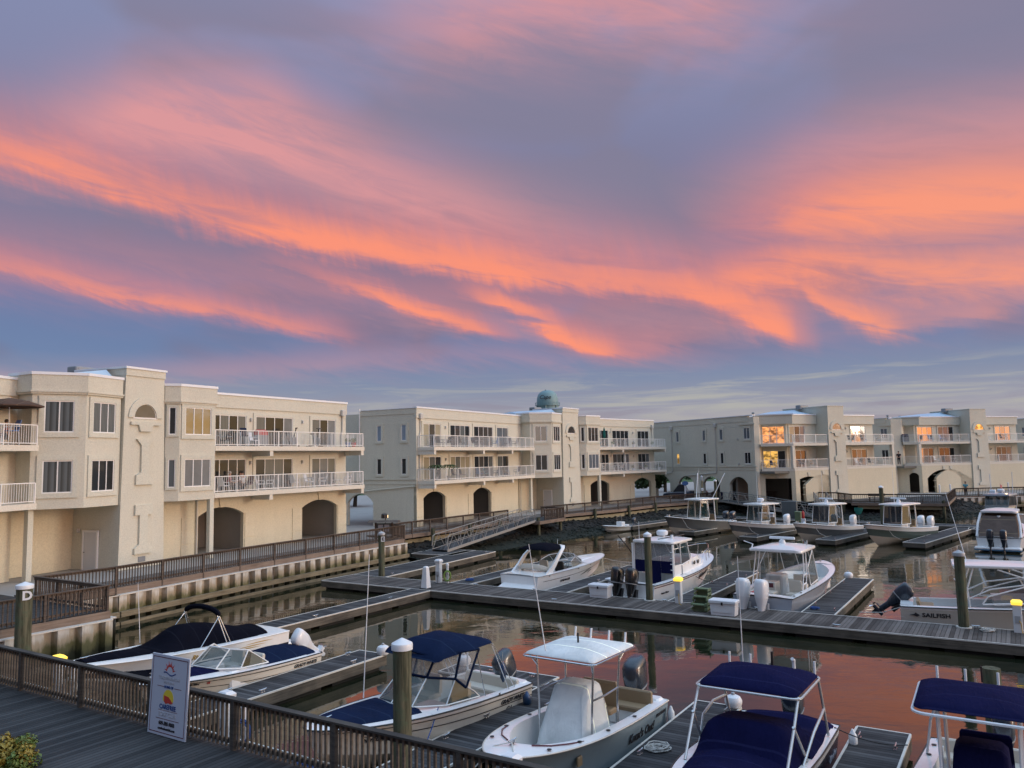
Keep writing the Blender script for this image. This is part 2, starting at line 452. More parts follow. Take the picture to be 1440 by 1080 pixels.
M = {}
M['stucco'] = stucco('stucco', (0.59, 0.567, 0.475))
M['stucco_low'] = stucco('stucco_low', (0.625, 0.57, 0.43))
M['trim'] = stucco('trim', (0.59, 0.575, 0.485))
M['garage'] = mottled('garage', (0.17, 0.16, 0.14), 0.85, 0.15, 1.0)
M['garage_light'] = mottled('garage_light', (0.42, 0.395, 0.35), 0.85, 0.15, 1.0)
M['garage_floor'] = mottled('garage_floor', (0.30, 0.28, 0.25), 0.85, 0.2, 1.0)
M['coping'] = mottled('coping', (0.74, 0.76, 0.80), 0.4, 0.08, 1.5, 0)
M['membrane'] = mottled('membrane', (0.42, 0.55, 0.66), 0.5, 0.12, 0.7, 0)
M['white'] = mottled('white', (0.78, 0.77, 0.75), 0.45, 0.06, 3.0, 0)
M['slabpaint'] = stucco('slabpaint', (0.68, 0.64, 0.55))
M['door'] = mottled('door', (0.60, 0.62, 0.64), 0.5, 0.05, 2.0, 0)
M['hvac'] = mottled('hvac', (0.22, 0.23, 0.24), 0.5, 0.2, 4.0, 0)
M['downspout'] = mottled('downspout', (0.50, 0.49, 0.46), 0.5, 0.1, 2.0, 0)

def glass_mat(name, c, stripe=0.0, rough=0.04, emit=None, es=0.0, ior=1.42, period=0.11):
    mt, n, b = base_mat(name, c, rough, spec=0.5, ior=ior)
    v = ocoord(n); x, y, z = n.sep(v)
    if stripe:
        w = n.m('FRACT', n.m('DIVIDE', n.m('ADD', x, n.m('MULTIPLY', y, 0.7)), period))
        k = n.m('ADD', 1.0 - stripe, n.m('MULTIPLY', n.sstep(w, 0.1, 0.8), stripe))
    else:
        k = n.m('ADD', 0.5, n.noise(scl(n, v, (1.2, 1.2, 0.7)), 1.0, 3, 0.6))
    hsv = n.new('ShaderNodeHueSaturation'); n.put(hsv.inputs['Color'], c); n.put(hsv.inputs['Value'], k)
    n.t.links.new(hsv.outputs[0], b.inputs['Base Color'])
    if emit:
        e = n.noise(scl(n, v, (1.6, 1.6, 2.2)), 1.0, 4, 0.6)
        hv2 = n.new('ShaderNodeHueSaturation'); n.put(hv2.inputs['Color'], emit); n.put(hv2.inputs['Value'], n.m('ADD', 0.15, n.m('MULTIPLY', n.sstep(e, 0.35, 0.65), 1.3)))
        n.t.links.new(hv2.outputs[0], b.inputs['Emission Color']); b.inputs['Emission Strength'].default_value = es
    bump(n, b, n.noise(scl(n, v, 0.9), 1.0, 2, 0.5), 0.02, 0.25)
    return mt
M['glass_sunset_glow'] = glass_mat('glass_sunset_glow', (0.25, 0.12, 0.06), 0, emit=(1.0, 0.40, 0.13), es=0.95)  # sunset reflection in the panes, put in as orange emission
M['glass_dark'] = glass_mat('glass_dark', (0.018, 0.02, 0.022))
M['glass_blind'] = glass_mat('glass_blind', (0.085, 0.10, 0.11), 0.7)
M['glass_pale'] = glass_mat('glass_pale', (0.135, 0.15, 0.15), 0.5)
M['glass_cream'] = glass_mat('glass_cream', (0.34, 0.31, 0.22), 0.3)
M['glass_lit'] = glass_mat('glass_lit', (0.2, 0.12, 0.05), 0, emit=(1.0, 0.55, 0.12), es=0.75)
M['glass_mirror'] = glass_mat('glass_mirror', (0.05, 0.038, 0.03), 0, ior=2.3)
M['glass_grey'] = glass_mat('glass_grey', (0.12, 0.14, 0.16))

# timber, docks
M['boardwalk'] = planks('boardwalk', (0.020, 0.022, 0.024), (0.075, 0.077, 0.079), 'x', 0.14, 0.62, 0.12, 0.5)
M['dockdeck'] = planks('dockdeck', (0.040, 0.034, 0.031), (0.185, 0.162, 0.148), 'x', 0.15, 0.8, 0.11, 0.8)
M['dockdeck_dark'] = planks('dockdeck_dark', (0.024, 0.024, 0.026), (0.115, 0.113, 0.115), 'x', 0.15, 0.8, 0.11, 0.8)
def timber(name, c0, c1, rough=0.8, sc=(0.8, 0.8, 14.0)):
    mt, n, b = base_mat(name, c0, rough, spec=0.3)
    v = ocoord(n)
    a = n.noise(scl(n, v, sc), 1.0, 5, 0.65)
    d = n.noise(scl(n, v, 1.1), 1.0, 4, 0.6)
    n.t.links.new(n.mix(n.sstep(n.m('ADD', n.m('MULTIPLY', a, 0.6), n.m('MULTIPLY', d, 0.4)), 0.32, 0.68), c0, c1), b.inputs['Base Color'])
    bump(n, b, a, 0.01, 0.5)
    return mt
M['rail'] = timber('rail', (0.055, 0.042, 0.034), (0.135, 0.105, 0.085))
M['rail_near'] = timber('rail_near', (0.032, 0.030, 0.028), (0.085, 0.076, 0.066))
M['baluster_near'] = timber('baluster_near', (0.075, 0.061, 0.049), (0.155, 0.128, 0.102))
M['fascia'] = timber('fascia', (0.15, 0.11, 0.085), (0.26, 0.20, 0.155))
M['dock_fascia'] = timber('dock_fascia', (0.055, 0.050, 0.042), (0.15, 0.132, 0.105))
M['dock_edge'] = mottled('dock_edge', (0.60, 0.575, 0.52), 0.6, 0.2, 4.0, 0.2)
M['float'] = mottled('float', (0.005, 0.006, 0.006), 0.8, 0.3, 2.0, 0.2)
M['wale'] = timber('wale', (0.12, 0.10, 0.065), (0.27, 0.23, 0.155))
M['treated'] = timber('treated', (0.24, 0.21, 0.13), (0.36, 0.32, 0.21))

def piling_mat():
    mt, n, b = base_mat('piling', (0.1, 0.1, 0.07), 0.85, spec=0.3)
    v = ocoord(n); x, y, z = n.sep(v)
    a = n.noise(scl(n, v, (9, 9, 0.7)), 1.0, 5, 0.7)
    d = n.noise(scl(n, v, 2.4), 1.0, 4, 0.65)
    c = n.mix(n.sstep(a, 0.35, 0.68), (0.046, 0.050, 0.030), (0.145, 0.138, 0.088))
    c = n.mix(n.m('MULTIPLY', n.sstep(d, 0.48, 0.66), 0.6), c, (0.075, 0.115, 0.07))
    c = n.mix(n.m('MULTIPLY', n.sstep(n.m('ADD', z, n.m('MULTIPLY', d, 0.8)), 1.1, 0.4), 0.9), c, (0.018, 0.022, 0.014))
    n.t.links.new(c, b.inputs['Base Color'])
    bump(n, b, a, 0.02, 0.7)
    return mt
M['piling'] = piling_mat()

def sheet_mat():
    mt, n, b = base_mat('sheetpile', (0.5, 0.48, 0.42), 0.6, spec=0.3)
    v = ocoord(n); x, y, z = n.sep(v)
    a = n.noise(scl(n, v, (3.0, 3.0, 0.9)), 1.0, 5, 0.65)
    d = n.noise(scl(n, v, (7.0, 7.0, 0.35)), 1.0, 4, 0.6)
    c = n.mix(n.sstep(d, 0.3, 0.75), (0.44, 0.425, 0.38), (0.64, 0.62, 0.57))
    zz = n.m('ADD', z, n.m('MULTIPLY', n.m('SUBTRACT', a, 0.5), 0.9))
    c = n.mix(n.m('MULTIPLY', n.sstep(zz, 1.25, 0.95), 0.7), c, (0.30, 0.225, 0.125))
    c = n.mix(n.m('MULTIPLY', n.sstep(zz, 0.98, 0.66), 0.9), c, (0.095, 0.095, 0.035))
    c = n.mix(n.m('MULTIPLY', n.sstep(zz, 0.62, 0.25), 0.92), c, (0.022, 0.026, 0.016))
    n.t.links.new(c, b.inputs['Base Color'])
    return mt
M['sheetpile'] = sheet_mat()

def rock_mat():
    mt, n, b = base_mat('rock', (0.06, 0.058, 0.055), 0.85, spec=0.3)
    v = ocoord(n)
    a = n.noise(scl(n, v, 1.3), 1.0, 4, 0.6); d = n.noise(scl(n, v, 9.0), 1.0, 4, 0.7)
    z = n.sep(n.new('ShaderNodeNewGeometry').outputs['Position'])[2]
    c = n.mix(n.sstep(a, 0.35, 0.65), (0.004, 0.004, 0.0035), (0.022, 0.021, 0.018))
    c = n.mix(n.m('MULTIPLY', n.sstep(d, 0.58, 0.72), 0.8), c, (0.14, 0.132, 0.115))
    c = n.mix(n.sstep(n.m('ADD', z, n.m('MULTIPLY', a, 0.5)), 0.85, 0.45), c, (0.014, 0.018, 0.012))
    n.t.links.new(c, b.inputs['Base Color'])
    bump(n, b, d, 0.06, 0.8)
    return mt
M['rock'] = rock_mat()
M['pave'] = mottled('pave', (0.33, 0.31, 0.285), 0.9, 0.18, 0.5, 0.4, 20, 0.01)
M['grass'] = mottled('grass', (0.035, 0.085, 0.025), 0.9, 0.5, 1.2, 0.8, 12, 0.08)
M['leaf'] = mottled('leaf', (0.045, 0.085, 0.025), 0.6, 0.5, 1.5, 0)
M['leaf_yellow'] = mottled('leaf_yellow', (0.26, 0.20, 0.03), 0.55, 0.5, 9.0, 0)
M['leaf_green'] = mottled('leaf_green', (0.11, 0.16, 0.03), 0.55, 0.5, 9.0, 0)
M['bark'] = mottled('bark', (0.08, 0.06, 0.045), 0.9, 0.3, 3.0, 0.6)

# boats and fittings
def gel(name, c, rough=0.22, var=0.05, coat=0.4):
    mt, n, b = base_mat(name, c, rough, coat=coat)
    v = ocoord(n)
    a = n.noise(scl(n, v, (1.2, 1.2, 2.5)), 1.0, 4, 0.6)
    s = n.noise(scl(n, v, (7, 7, 1.0)), 1.0, 4, 0.65)
    k = n.m('ADD', 1.0, n.m('ADD', n.m('MULTIPLY', n.m('SUBTRACT', a, 0.5), var * 2.2), n.m('MULTIPLY', n.m('SUBTRACT', s, 0.55), var * 2)))
    hsv = n.new('ShaderNodeHueSaturation'); n.put(hsv.inputs['Color'], c); n.put(hsv.inputs['Value'], k)
    zz = n.m('ADD', n.sep(v)[2], n.m('MULTIPLY', n.m('SUBTRACT', s, 0.5), 0.22))
    wl = n.m('MULTIPLY', n.sstep(zz, 0.24, 0.04), 0.65)
    n.t.links.new(n.mix(wl, hsv.outputs[0], (c[0] * .30, c[1] * .27, c[2] * .18)), b.inputs['Base Color'])
    n.put(b.inputs['Roughness'], n.m('ADD', rough - 0.06, n.m('MULTIPLY', s, 0.16)))
    return mt
M['gel_white'] = gel('gel_white', (0.82, 0.82, 0.81))
M['gel_cream'] = gel('gel_cream', (0.66, 0.62, 0.54))
M['gel_grey'] = gel('gel_grey', (0.095, 0.10, 0.10))
M['gel_greygreen'] = gel('gel_greygreen', (0.085, 0.115, 0.105))
M['gel_iceblue'] = gel('gel_iceblue', (0.255, 0.33, 0.37))
M['gel_silver'] = gel('gel_silver', (0.30, 0.33, 0.38))
M['gel_navy'] = gel('gel_navy', (0.012, 0.014, 0.03))
M['gel_tan'] = gel('gel_tan', (0.60, 0.56, 0.49))
M['gel_blue'] = gel('gel_blue', (0.10, 0.25, 0.42))
M['liner'] = mottled('liner', (0.62, 0.63, 0.62), 0.5, 0.08, 4.0, 0.15)
M['antifoul'] = mottled('antifoul', (0.20, 0.075, 0.065), 0.7, 0.3, 3.0, 0)
M['antifoul_dark'] = mottled('antifoul_dark', (0.02, 0.022, 0.022), 0.7, 0.3, 3.0, 0)
M['black'] = mottled('black', (0.014, 0.014, 0.015), 0.45, 0.2, 5.0, 0)
M['rubber'] = mottled('rubber', (0.02, 0.02, 0.022), 0.6, 0.2, 5.0, 0)
def canvas(name, c, sheen=0.0):
    mt, n, b = base_mat(name, c, 0.9, spec=0.04)
    v = ocoord(n)
    a = n.noise(scl(n, v, (1.4, 1.4, 1.4)), 1.0, 4, 0.55, 0.6)
    d = n.noise(scl(n, v, (3.0, 9.0, 3.0)), 1.0, 3, 0.55, 1.2)
    hsv = n.new('ShaderNodeHueSaturation'); n.put(hsv.inputs['Color'], c); n.put(hsv.inputs['Value'], n.m('ADD', 0.62, n.m('MULTIPLY', a, 0.8)))
    sm = n.m('FRACT', n.m('DIVIDE', n.sep(v)[0], 0.68)); sm = n.m('SUBTRACT', 1.0, n.sstep(n.m('ABSOLUTE', n.m('SUBTRACT', sm, 0.5)), 0.012, 0.03))
    n.t.links.new(n.mix(n.m('MULTIPLY', sm, 0.55), hsv.outputs[0], (c[0] * 2.6 + .004, c[1] * 2.6 + .004, c[2] * 1.9 + .006)), b.inputs['Base Color'])
    b.inputs['Sheen Weight'].default_value = 0.0
    bump(n, b, n.m('ADD', a, n.m('MULTIPLY', d, 0.7)), 0.05, 0.55)
    return mt
M['canvas_navy'] = canvas('canvas_navy', (0.0065, 0.0075, 0.038))
M['canvas_blue'] = canvas('canvas_blue', (0.0075, 0.015, 0.042))
M['canvas_black'] = canvas('canvas_black', (0.0045, 0.005, 0.010))
M['canvas_brown'] = canvas('canvas_brown', (0.13, 0.10, 0.085))
M['canvas_umber'] = canvas('canvas_umber', (0.10, 0.065, 0.05))
M['canvas_green'] = canvas('canvas_green', (0.02, 0.11, 0.10))
M['cloth_white'] = canvas('cloth_white', (0.62, 0.64, 0.63), 0.1)
M['vinyl_tan'] = mottled('vinyl_tan', (0.26, 0.185, 0.105), 0.55, 0.1, 3.0, 0.2, 30)
M['vinyl_cream'] = mottled('vinyl_cream', (0.55, 0.50, 0.42), 0.55, 0.08, 3.0, 0.2, 30)
M['steel'] = mottled('steel', (0.62, 0.63, 0.65), 0.22, 0.05, 6.0, 0, metal=1.0)
M['alu_dull'] = mottled('alu_dull', (0.26, 0.255, 0.24), 0.6, 0.15, 3.0, 0)
M['alu'] = mottled('alu', (0.55, 0.56, 0.56), 0.45, 0.08, 6.0, 0, metal=0.7)
M['motor_dark'] = gel('motor_dark', (0.025, 0.034, 0.048), 0.25)
M['motor_black'] = gel('motor_black', (0.010, 0.010, 0.011), 0.22)
M['motor_white'] = gel('motor_white', (0.70, 0.72, 0.74), 0.28)
M['chrome_grey'] = mottled('chrome_grey', (0.35, 0.36, 0.37), 0.4, 0.1, 5, 0)
def clear_mat(name, tint, alpha, rough=0.03):
    mt, n, b = base_mat(name, tint, rough, alpha=alpha, ior=1.6)
    v = ocoord(n)
    n.put(b.inputs['Alpha'], n.m('ADD', alpha - 0.06, n.m('MULTIPLY', n.noise(scl(n, v, 2.0), 1.0, 3), 0.12)))
    return mt
M['windshield'] = clear_mat('windshield', (0.02, 0.045, 0.045), 0.62)
M['clearvinyl'] = clear_mat('clearvinyl', (0.30, 0.31, 0.33), 0.5, 0.1)
M['tint'] = clear_mat('tint', (0.012, 0.02, 0.022), 0.82)
M['lamp_yellow'] = base_mat('lamp_yellow', (0.8, 0.6, 0.1), 0.4, emit=(1.0, 0.62, 0.06), es=1.25)[0]
M['lamp_warm'] = base_mat('lamp_warm', (0.8, 0.7, 0.5), 0.4, emit=(1.0, 0.72, 0.35), es=3.0)[0]
M['pedestal'] = mottled('pedestal', (0.66, 0.68, 0.69), 0.4, 0.07, 4.0, 0)
M['plastic_white'] = mottled('plastic_white', (0.70, 0.72, 0.74), 0.4, 0.06, 4.0, 0)
M['plastic_green'] = mottled('plastic_green', (0.15, 0.20, 0.11), 0.7, 0.2, 4.0, 0)
M['hose_green'] = mottled('hose_green', (0.20, 0.33, 0.06), 0.5, 0.2, 6.0, 0)
M['rope'] = mottled('rope', (0.55, 0.54, 0.50), 0.9, 0.25, 20.0, 0.4, 90)
M['rope_blue'] = mottled('rope_blue', (0.03, 0.08, 0.25), 0.9, 0.2, 20.0, 0)
M['fender_blue'] = gel('fender_blue', (0.01, 0.06, 0.17), 0.35)
M['ink_black'] = base_mat('ink_black', (0.015, 0.015, 0.02), 0.6)[0]
M['ink_gold'] = base_mat('ink_gold', (0.45, 0.28, 0.06), 0.5)[0]
M['ink_red'] = base_mat('ink_red', (0.45, 0.04, 0.03), 0.5)[0]
M['ink_navy'] = base_mat('ink_navy', (0.02, 0.06, 0.20), 0.6)[0]
M['ink_grey'] = base_mat('ink_grey', (0.38, 0.40, 0.45), 0.6)[0]
M['ink_maroon'] = base_mat('ink_maroon', (0.10, 0.02, 0.03), 0.6)[0]
M['sun_yellow'] = base_mat('sun_yellow', (0.62, 0.50, 0.04), 0.6)[0]
M['signboard'] = mottled('signboard', (0.43, 0.47, 0.56), 0.5, 0.04, 2.0, 0)
M['carpaint_white'] = gel('carpaint_white', (0.62, 0.62, 0.60))
M['carpaint_navy'] = gel('carpaint_navy', (0.010, 0.016, 0.038))
M['carpaint_dark'] = gel('carpaint_dark', (0.02, 0.022, 0.026))
M['carpaint_silver'] = gel('carpaint_silver', (0.30, 0.31, 0.32))
M['red'] = mottled('red', (0.42, 0.03, 0.03), 0.45, 0.1, 4.0, 0)
M['teal_tank'] = mottled('teal_tank', (0.17, 0.285, 0.30), 0.55, 0.2, 0.35, 0, streaky=True)
M['skin'] = mottled('skin', (0.40, 0.24, 0.17), 0.6, 0.08, 8.0, 0)
M['shirt_teal'] = canvas('shirt_teal', (0.10, 0.33, 0.40))
M['shirt_dark'] = canvas('shirt_dark', (0.03, 0.03, 0.035))
M['shirt_pink'] = canvas('shirt_pink', (0.42, 0.16, 0.17))
M['shirt_white'] = canvas('shirt_white', (0.58, 0.58, 0.58))
M['trousers'] = canvas('trousers', (0.07, 0.06, 0.06))
M['hair'] = mottled('hair', (0.035, 0.022, 0.015), 0.7, 0.2, 20, 0)
M['hair_grey'] = mottled('hair_grey', (0.35, 0.33, 0.31), 0.7, 0.2, 20, 0)
M['blue_paint'] = mottled('blue_paint', (0.05, 0.13, 0.33), 0.5, 0.1, 3.0, 0)
M['utility'] = mottled('utility', (0.095, 0.115, 0.125), 0.55, 0.12, 2.0, 0)

def water_mat():
    mt, n, b = base_mat('water', (0.022, 0.026, 0.014), 0.025, ior=1.50)
    v = n.new('ShaderNodeNewGeometry').outputs['Position']
    a = n.noise(scl(n, v, (0.55, 0.9, 1), (0, 0, 0)), 1.0, 3, 0.5, 0.3)
    c = n.noise(scl(n, v, (2.6, 4.2, 1)), 1.0, 3, 0.55, 0.4)
    pt = n.noise(scl(n, v, 0.09), 1.0, 3, 0.5)
    amp = n.m('ADD', 0.25, n.sstep(pt, 0.42, 0.62))
    h = n.m('MULTIPLY', n.m('ADD', n.m('MULTIPLY', a, 1.0), n.m('MULTIPLY', c, 0.16)), amp)
    bump(n, b, h, 0.030, 0.55)
    mu = n.noise(scl(n, v, 0.25), 1.0, 4, 0.6)
    n.t.links.new(n.mix(n.sstep(mu, 0.35, 0.65), (0.010, 0.014, 0.008), (0.030, 0.027, 0.014)), b.inputs['Base Color'])
    return mt
M['water'] = water_mat()

# ------------------------------------------------------------------ water, land, boardwalk
def struct(o): o['kind'] = 'structure'; return o

mb = MB(); mb.quad((-1500, -60, 0), (1500, -60, 0), (1500, 1500, 0), (-1500, 1500, 0))
struct(mb.build('water', M['water']))

# line of the boardwalk's outer edge, round the basin (u, v)
EDGE = [(-4.6, -23.0), (-4.6, -15.35), (-10.1, -15.35), (-10.0, -11.9), (-11.05, -4.0), (-11.75, 4.0), (-12.2, 11.6), (-14.0, 12.4), (-13.9, 19.0),
        (-13.8, 28.0), (-12.6, 37.6), (-10.6, 45.6), (-9.8, 54.0), (-6.0, 64.6), (0.5, 68.0), (8.4, 66.2)]
EDGE2 = [(8.4, 66.2), (10.4, 62.6), (19.9, 63.4), (19.8, 78.5), (27.0, 83.5), (44.0, 92.0)]
land = [(-10.1, -15.40), (-10.0, -11.95), (-11.05, -4.0), (-11.75, 4.0), (-12.2, 11.5), (-16.5, 12.2), (-16.4, 19), (-16.3, 28), (-15.2, 38), (-13.4, 46.5), (-12.4, 55),
        (-8.5, 66.5), (0, 71), (9.4, 69.5), (12.0, 69), (17.5, 70), (17.0, 80.5), (26, 86.5), (60, 104), (150, 160), (900, 1300), (-900, 1500), (-1200, 100), (-300, -60), (-60, -22.0), (-10.1, -22.0)]
mb = MB(); mb.prism([tuple(W(u, v).to_2d()) for u, v in land], -1.5, 1.60)
struct(mb.build('ground', M['pave']))
mb = MB(); mb.prism([tuple(W(u, v).to_2d()) for u, v in [(-60, -22.9), (60, -22.9), (60, -80), (-60, -80)]], -1.5, 1.52)
struct(mb.build('waterfront_ground', M['pave']))
# grassy bank far behind the apartment blocks
mb = MB()
for i, (a, b, c, d) in enumerate([((-60, 120), (60, 185), (40, 200), (-75, 132)), ]):
    mb.add([(*a, 1.6), (*b, 1.6), (*c, 6.0), (*d, 6.0)], [(0, 1, 2, 3)])
mb.add([(-75, 132, 6.0), (40, 200, 6.0), (30, 240, 6.4), (-110, 170, 6.4)], [(0, 1, 2, 3)])
struct(mb.build('grass_bank', M['grass']))

def deck_obj(name, poly, z1=1.70, z0=1.56, az=122.5, mat='boardwalk'):
    """boards laid on the marina grid; local x = u so the boards run along v"""
    mb = MB(); mb.prism(poly, z0, z1)
    o = mb.build(name, M[mat]); o.location = W(0, 0); o.rotation_euler = (0, 0, R(90 - az))
    return struct(o)
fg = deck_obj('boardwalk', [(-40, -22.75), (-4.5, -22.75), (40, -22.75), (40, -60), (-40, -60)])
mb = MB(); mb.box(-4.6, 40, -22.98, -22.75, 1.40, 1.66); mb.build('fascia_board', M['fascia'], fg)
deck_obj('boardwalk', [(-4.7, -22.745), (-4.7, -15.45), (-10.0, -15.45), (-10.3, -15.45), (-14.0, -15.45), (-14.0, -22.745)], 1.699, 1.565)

def strip(name, line, w, z, mat='boardwalk', th=0.10):
    """a strip of boardwalk following the water's edge, boards across the walk"""
    mb = MB()
    for i in range(len(line) - 1):
        a = Vector((*line[i], 0)); b = Vector((*line[i + 1], 0))
        d = (b - a).normalized(); n = Vector((-d.y, d.x, 0))
        mb.prism([tuple((a).to_2d()), tuple((b).to_2d()), tuple((b + n * w).to_2d()), tuple((a + n * w).to_2d())], z - th, z + 0.0006 * i)
    o = mb.build(name, M[mat]); o.location = W(0, 0); o.rotation_euler = (0, 0, R(90 - 122.5))
    return struct(o)
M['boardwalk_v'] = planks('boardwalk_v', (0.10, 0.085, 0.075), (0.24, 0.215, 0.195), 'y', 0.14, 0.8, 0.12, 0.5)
strip('boardwalk', [(-10.1, -15.3), (-10.0, -11.9), (-11.05, -4.0), (-11.75, 4.0), (-12.2, 11.6)], 2.3, 1.70, 'boardwalk_v')
bw2 = strip('boardwalk', EDGE[7:], 2.7, 1.698, 'boardwalk_v', 0.12)
deck_obj('boardwalk', [(10.4, 62.6), (19.9, 63.4), (19.8, 78.5), (16.5, 78.5), (9.0, 69.0), (8.4, 66.3)], 1.701, 1.58)
strip('boardwalk', [(19.8, 78.5), (27.0, 83.5), (44.0, 92.0)], 3.0, 1.70, 'boardwalk_v', 0.12)
# the small landing where the gangway starts
deck_obj('gangway_landing', [(-13.8, 28.4), (-10.6, 28.6), (-10.6, 33.4), (-13.3, 33.4)], 1.702, 1.56)

def edge_boards(line, name, z0, z1, off, th, mat):
    mb = MB()
    for i in range(len(line) - 1):
        a = W(*line[i]); b = W(*line[i + 1]); d = (b - a).normalized(); n = Vector((d.y, -d.x, 0))
        a2 = a - d * 0.02; b2 = b + d * 0.02
        mb.prism([tuple((a2 + n * off).to_2d()), tuple((b2 + n * off).to_2d()), tuple((b2 + n * (off + th)).to_2d()), tuple((a2 + n * (off + th)).to_2d())], z0 + .0007 * i, z1 - .0007 * i)
    return mb.build(name, M[mat])
struct(edge_boards(EDGE[0:7], 'boardwalk_fascia', 1.36, 1.685, 0.005, 0.06, 'fascia'))
struct(edge_boards(EDGE[7:], 'boardwalk_fascia', 1.40, 1.69, 0.005, 0.06, 'fascia'))
struct(edge_boards(EDGE2[1:], 'boardwalk_fascia', 1.40, 1.69, 0.005, 0.06, 'fascia'))
struct(edge_boards([(-13.8, 28.4), (-10.6, 28.6), (-10.6, 33.4), (-13.0, 33.4)], 'boardwalk_fascia', 1.40, 1.69, 0.005, 0.06, 'fascia'))
# pale pressure-treated beam that carries the boardwalk over the rocks
bm_ = edge_boards([(-13.95, 14), (-13.9, 19.0), (-13.8, 28.0)], 'support_beam', 0.86, 1.22, -0.55, 0.12, 'treated'); tag(bm_, 'pale timber beam under the boardwalk left of the gangway landing', 'beam')
bm_ = edge_boards([(-13.6, 33.0), (-12.6, 37.6), (-10.6, 45.6), (-9.8, 54.0), (-7.2, 61)], 'support_beam', 0.86, 1.22, -0.30, 0.12, 'treated'); tag(bm_, 'pale timber beam under the boardwalk right of the gangway landing', 'beam')
bm_ = edge_boards([(11, 62.9), (19.7, 63.6)], 'support_beam', 1.0, 1.36, -0.1, 0.12, 'treated'); tag(bm_, 'pale timber beam under the jutting boardwalk platform', 'beam')

# ------------------------------------------------------------------ sheet pile bulkheads
def bulkhead(name, label, line, top, wales, cap=True):
    a0 = W(*line[0])
    t = thing(name, label, 'sea wall', (a0.x, a0.y, 0))
    mb = MB(); wl = MB(); cp = MB()
    for i in range(len(line) - 1):
        a = W(*line[i]) - a0; b = W(*line[i + 1]) - a0
        L = (b - a).length; d = (b - a) / L; n = Vector((d.y, -d.x, 0))
        p = 0.0; k = 0
        prof = []
        per = 0.92
        while p < L:      # trapezoidal corrugation
            for q, o in ((0.0, 0.0), (0.42, 0.0), (0.50, -0.20), (0.84, -0.20)):
                if p + q < L: prof.append((p + q, o))
            p += per
        prof.append((L, 0.0))
        vs = []
        for q, o in prof:
            w = a + d * q + n * (o * 1.5 + 0.30)
            vs += [(w.x, w.y, -1.2), (w.x, w.y, top)]
        mb.add(vs, [(2 * j, 2 * j + 2, 2 * j + 3, 2 * j + 1) for j in range(len(prof) - 1)])
        for z0, z1 in wales:
            q = [a + n * 0.31, b + n * 0.31, b + n * 0.48, a + n * 0.48]
            wl.prism([tuple(x.to_2d()) for x in q], z0, z1)
        q = [a + n * 0.0, b + n * 0.0, b + n * 0.33, a + n * 0.33]
        cp.prism([tuple(x.to_2d()) for x in q], top + .001, top + 0.05)
    mb.build('sheet_piling', M['sheetpile'], t)
    for j in range(len(wales)): pass
    wl.build('wale', M['wale'], t)
    cp.build('cap', M['dock_edge'], t)
    return t
bulkhead('sheet_pile_wall', 'long corrugated vinyl sea wall with green stains below the nearest apartment block', [(-10.1, -15.35)] + EDGE[3:7], 1.34, [(0.36, 0.62), (-0.15, 0.14)])
bulkhead('sheet_pile_wall', 'short corrugated vinyl sea wall behind the round post marked D', EDGE[0:2], 1.34, [(-0.15, 0.16)])
bulkhead('sheet_pile_wall', 'shadowed return of the sea wall behind the covered black and white boat', [EDGE[1], (-10.05, -15.35), EDGE[3]], 1.34, [(-0.15, 0.16)])
bulkhead('sheet_pile_wall', 'pale sea wall at the far right under the boardwalk behind the dark cabin boat', [(19.8, 78.0), (27.0, 83.3), (44.0, 91.8)], 1.5, [(0.3, 0.6)])

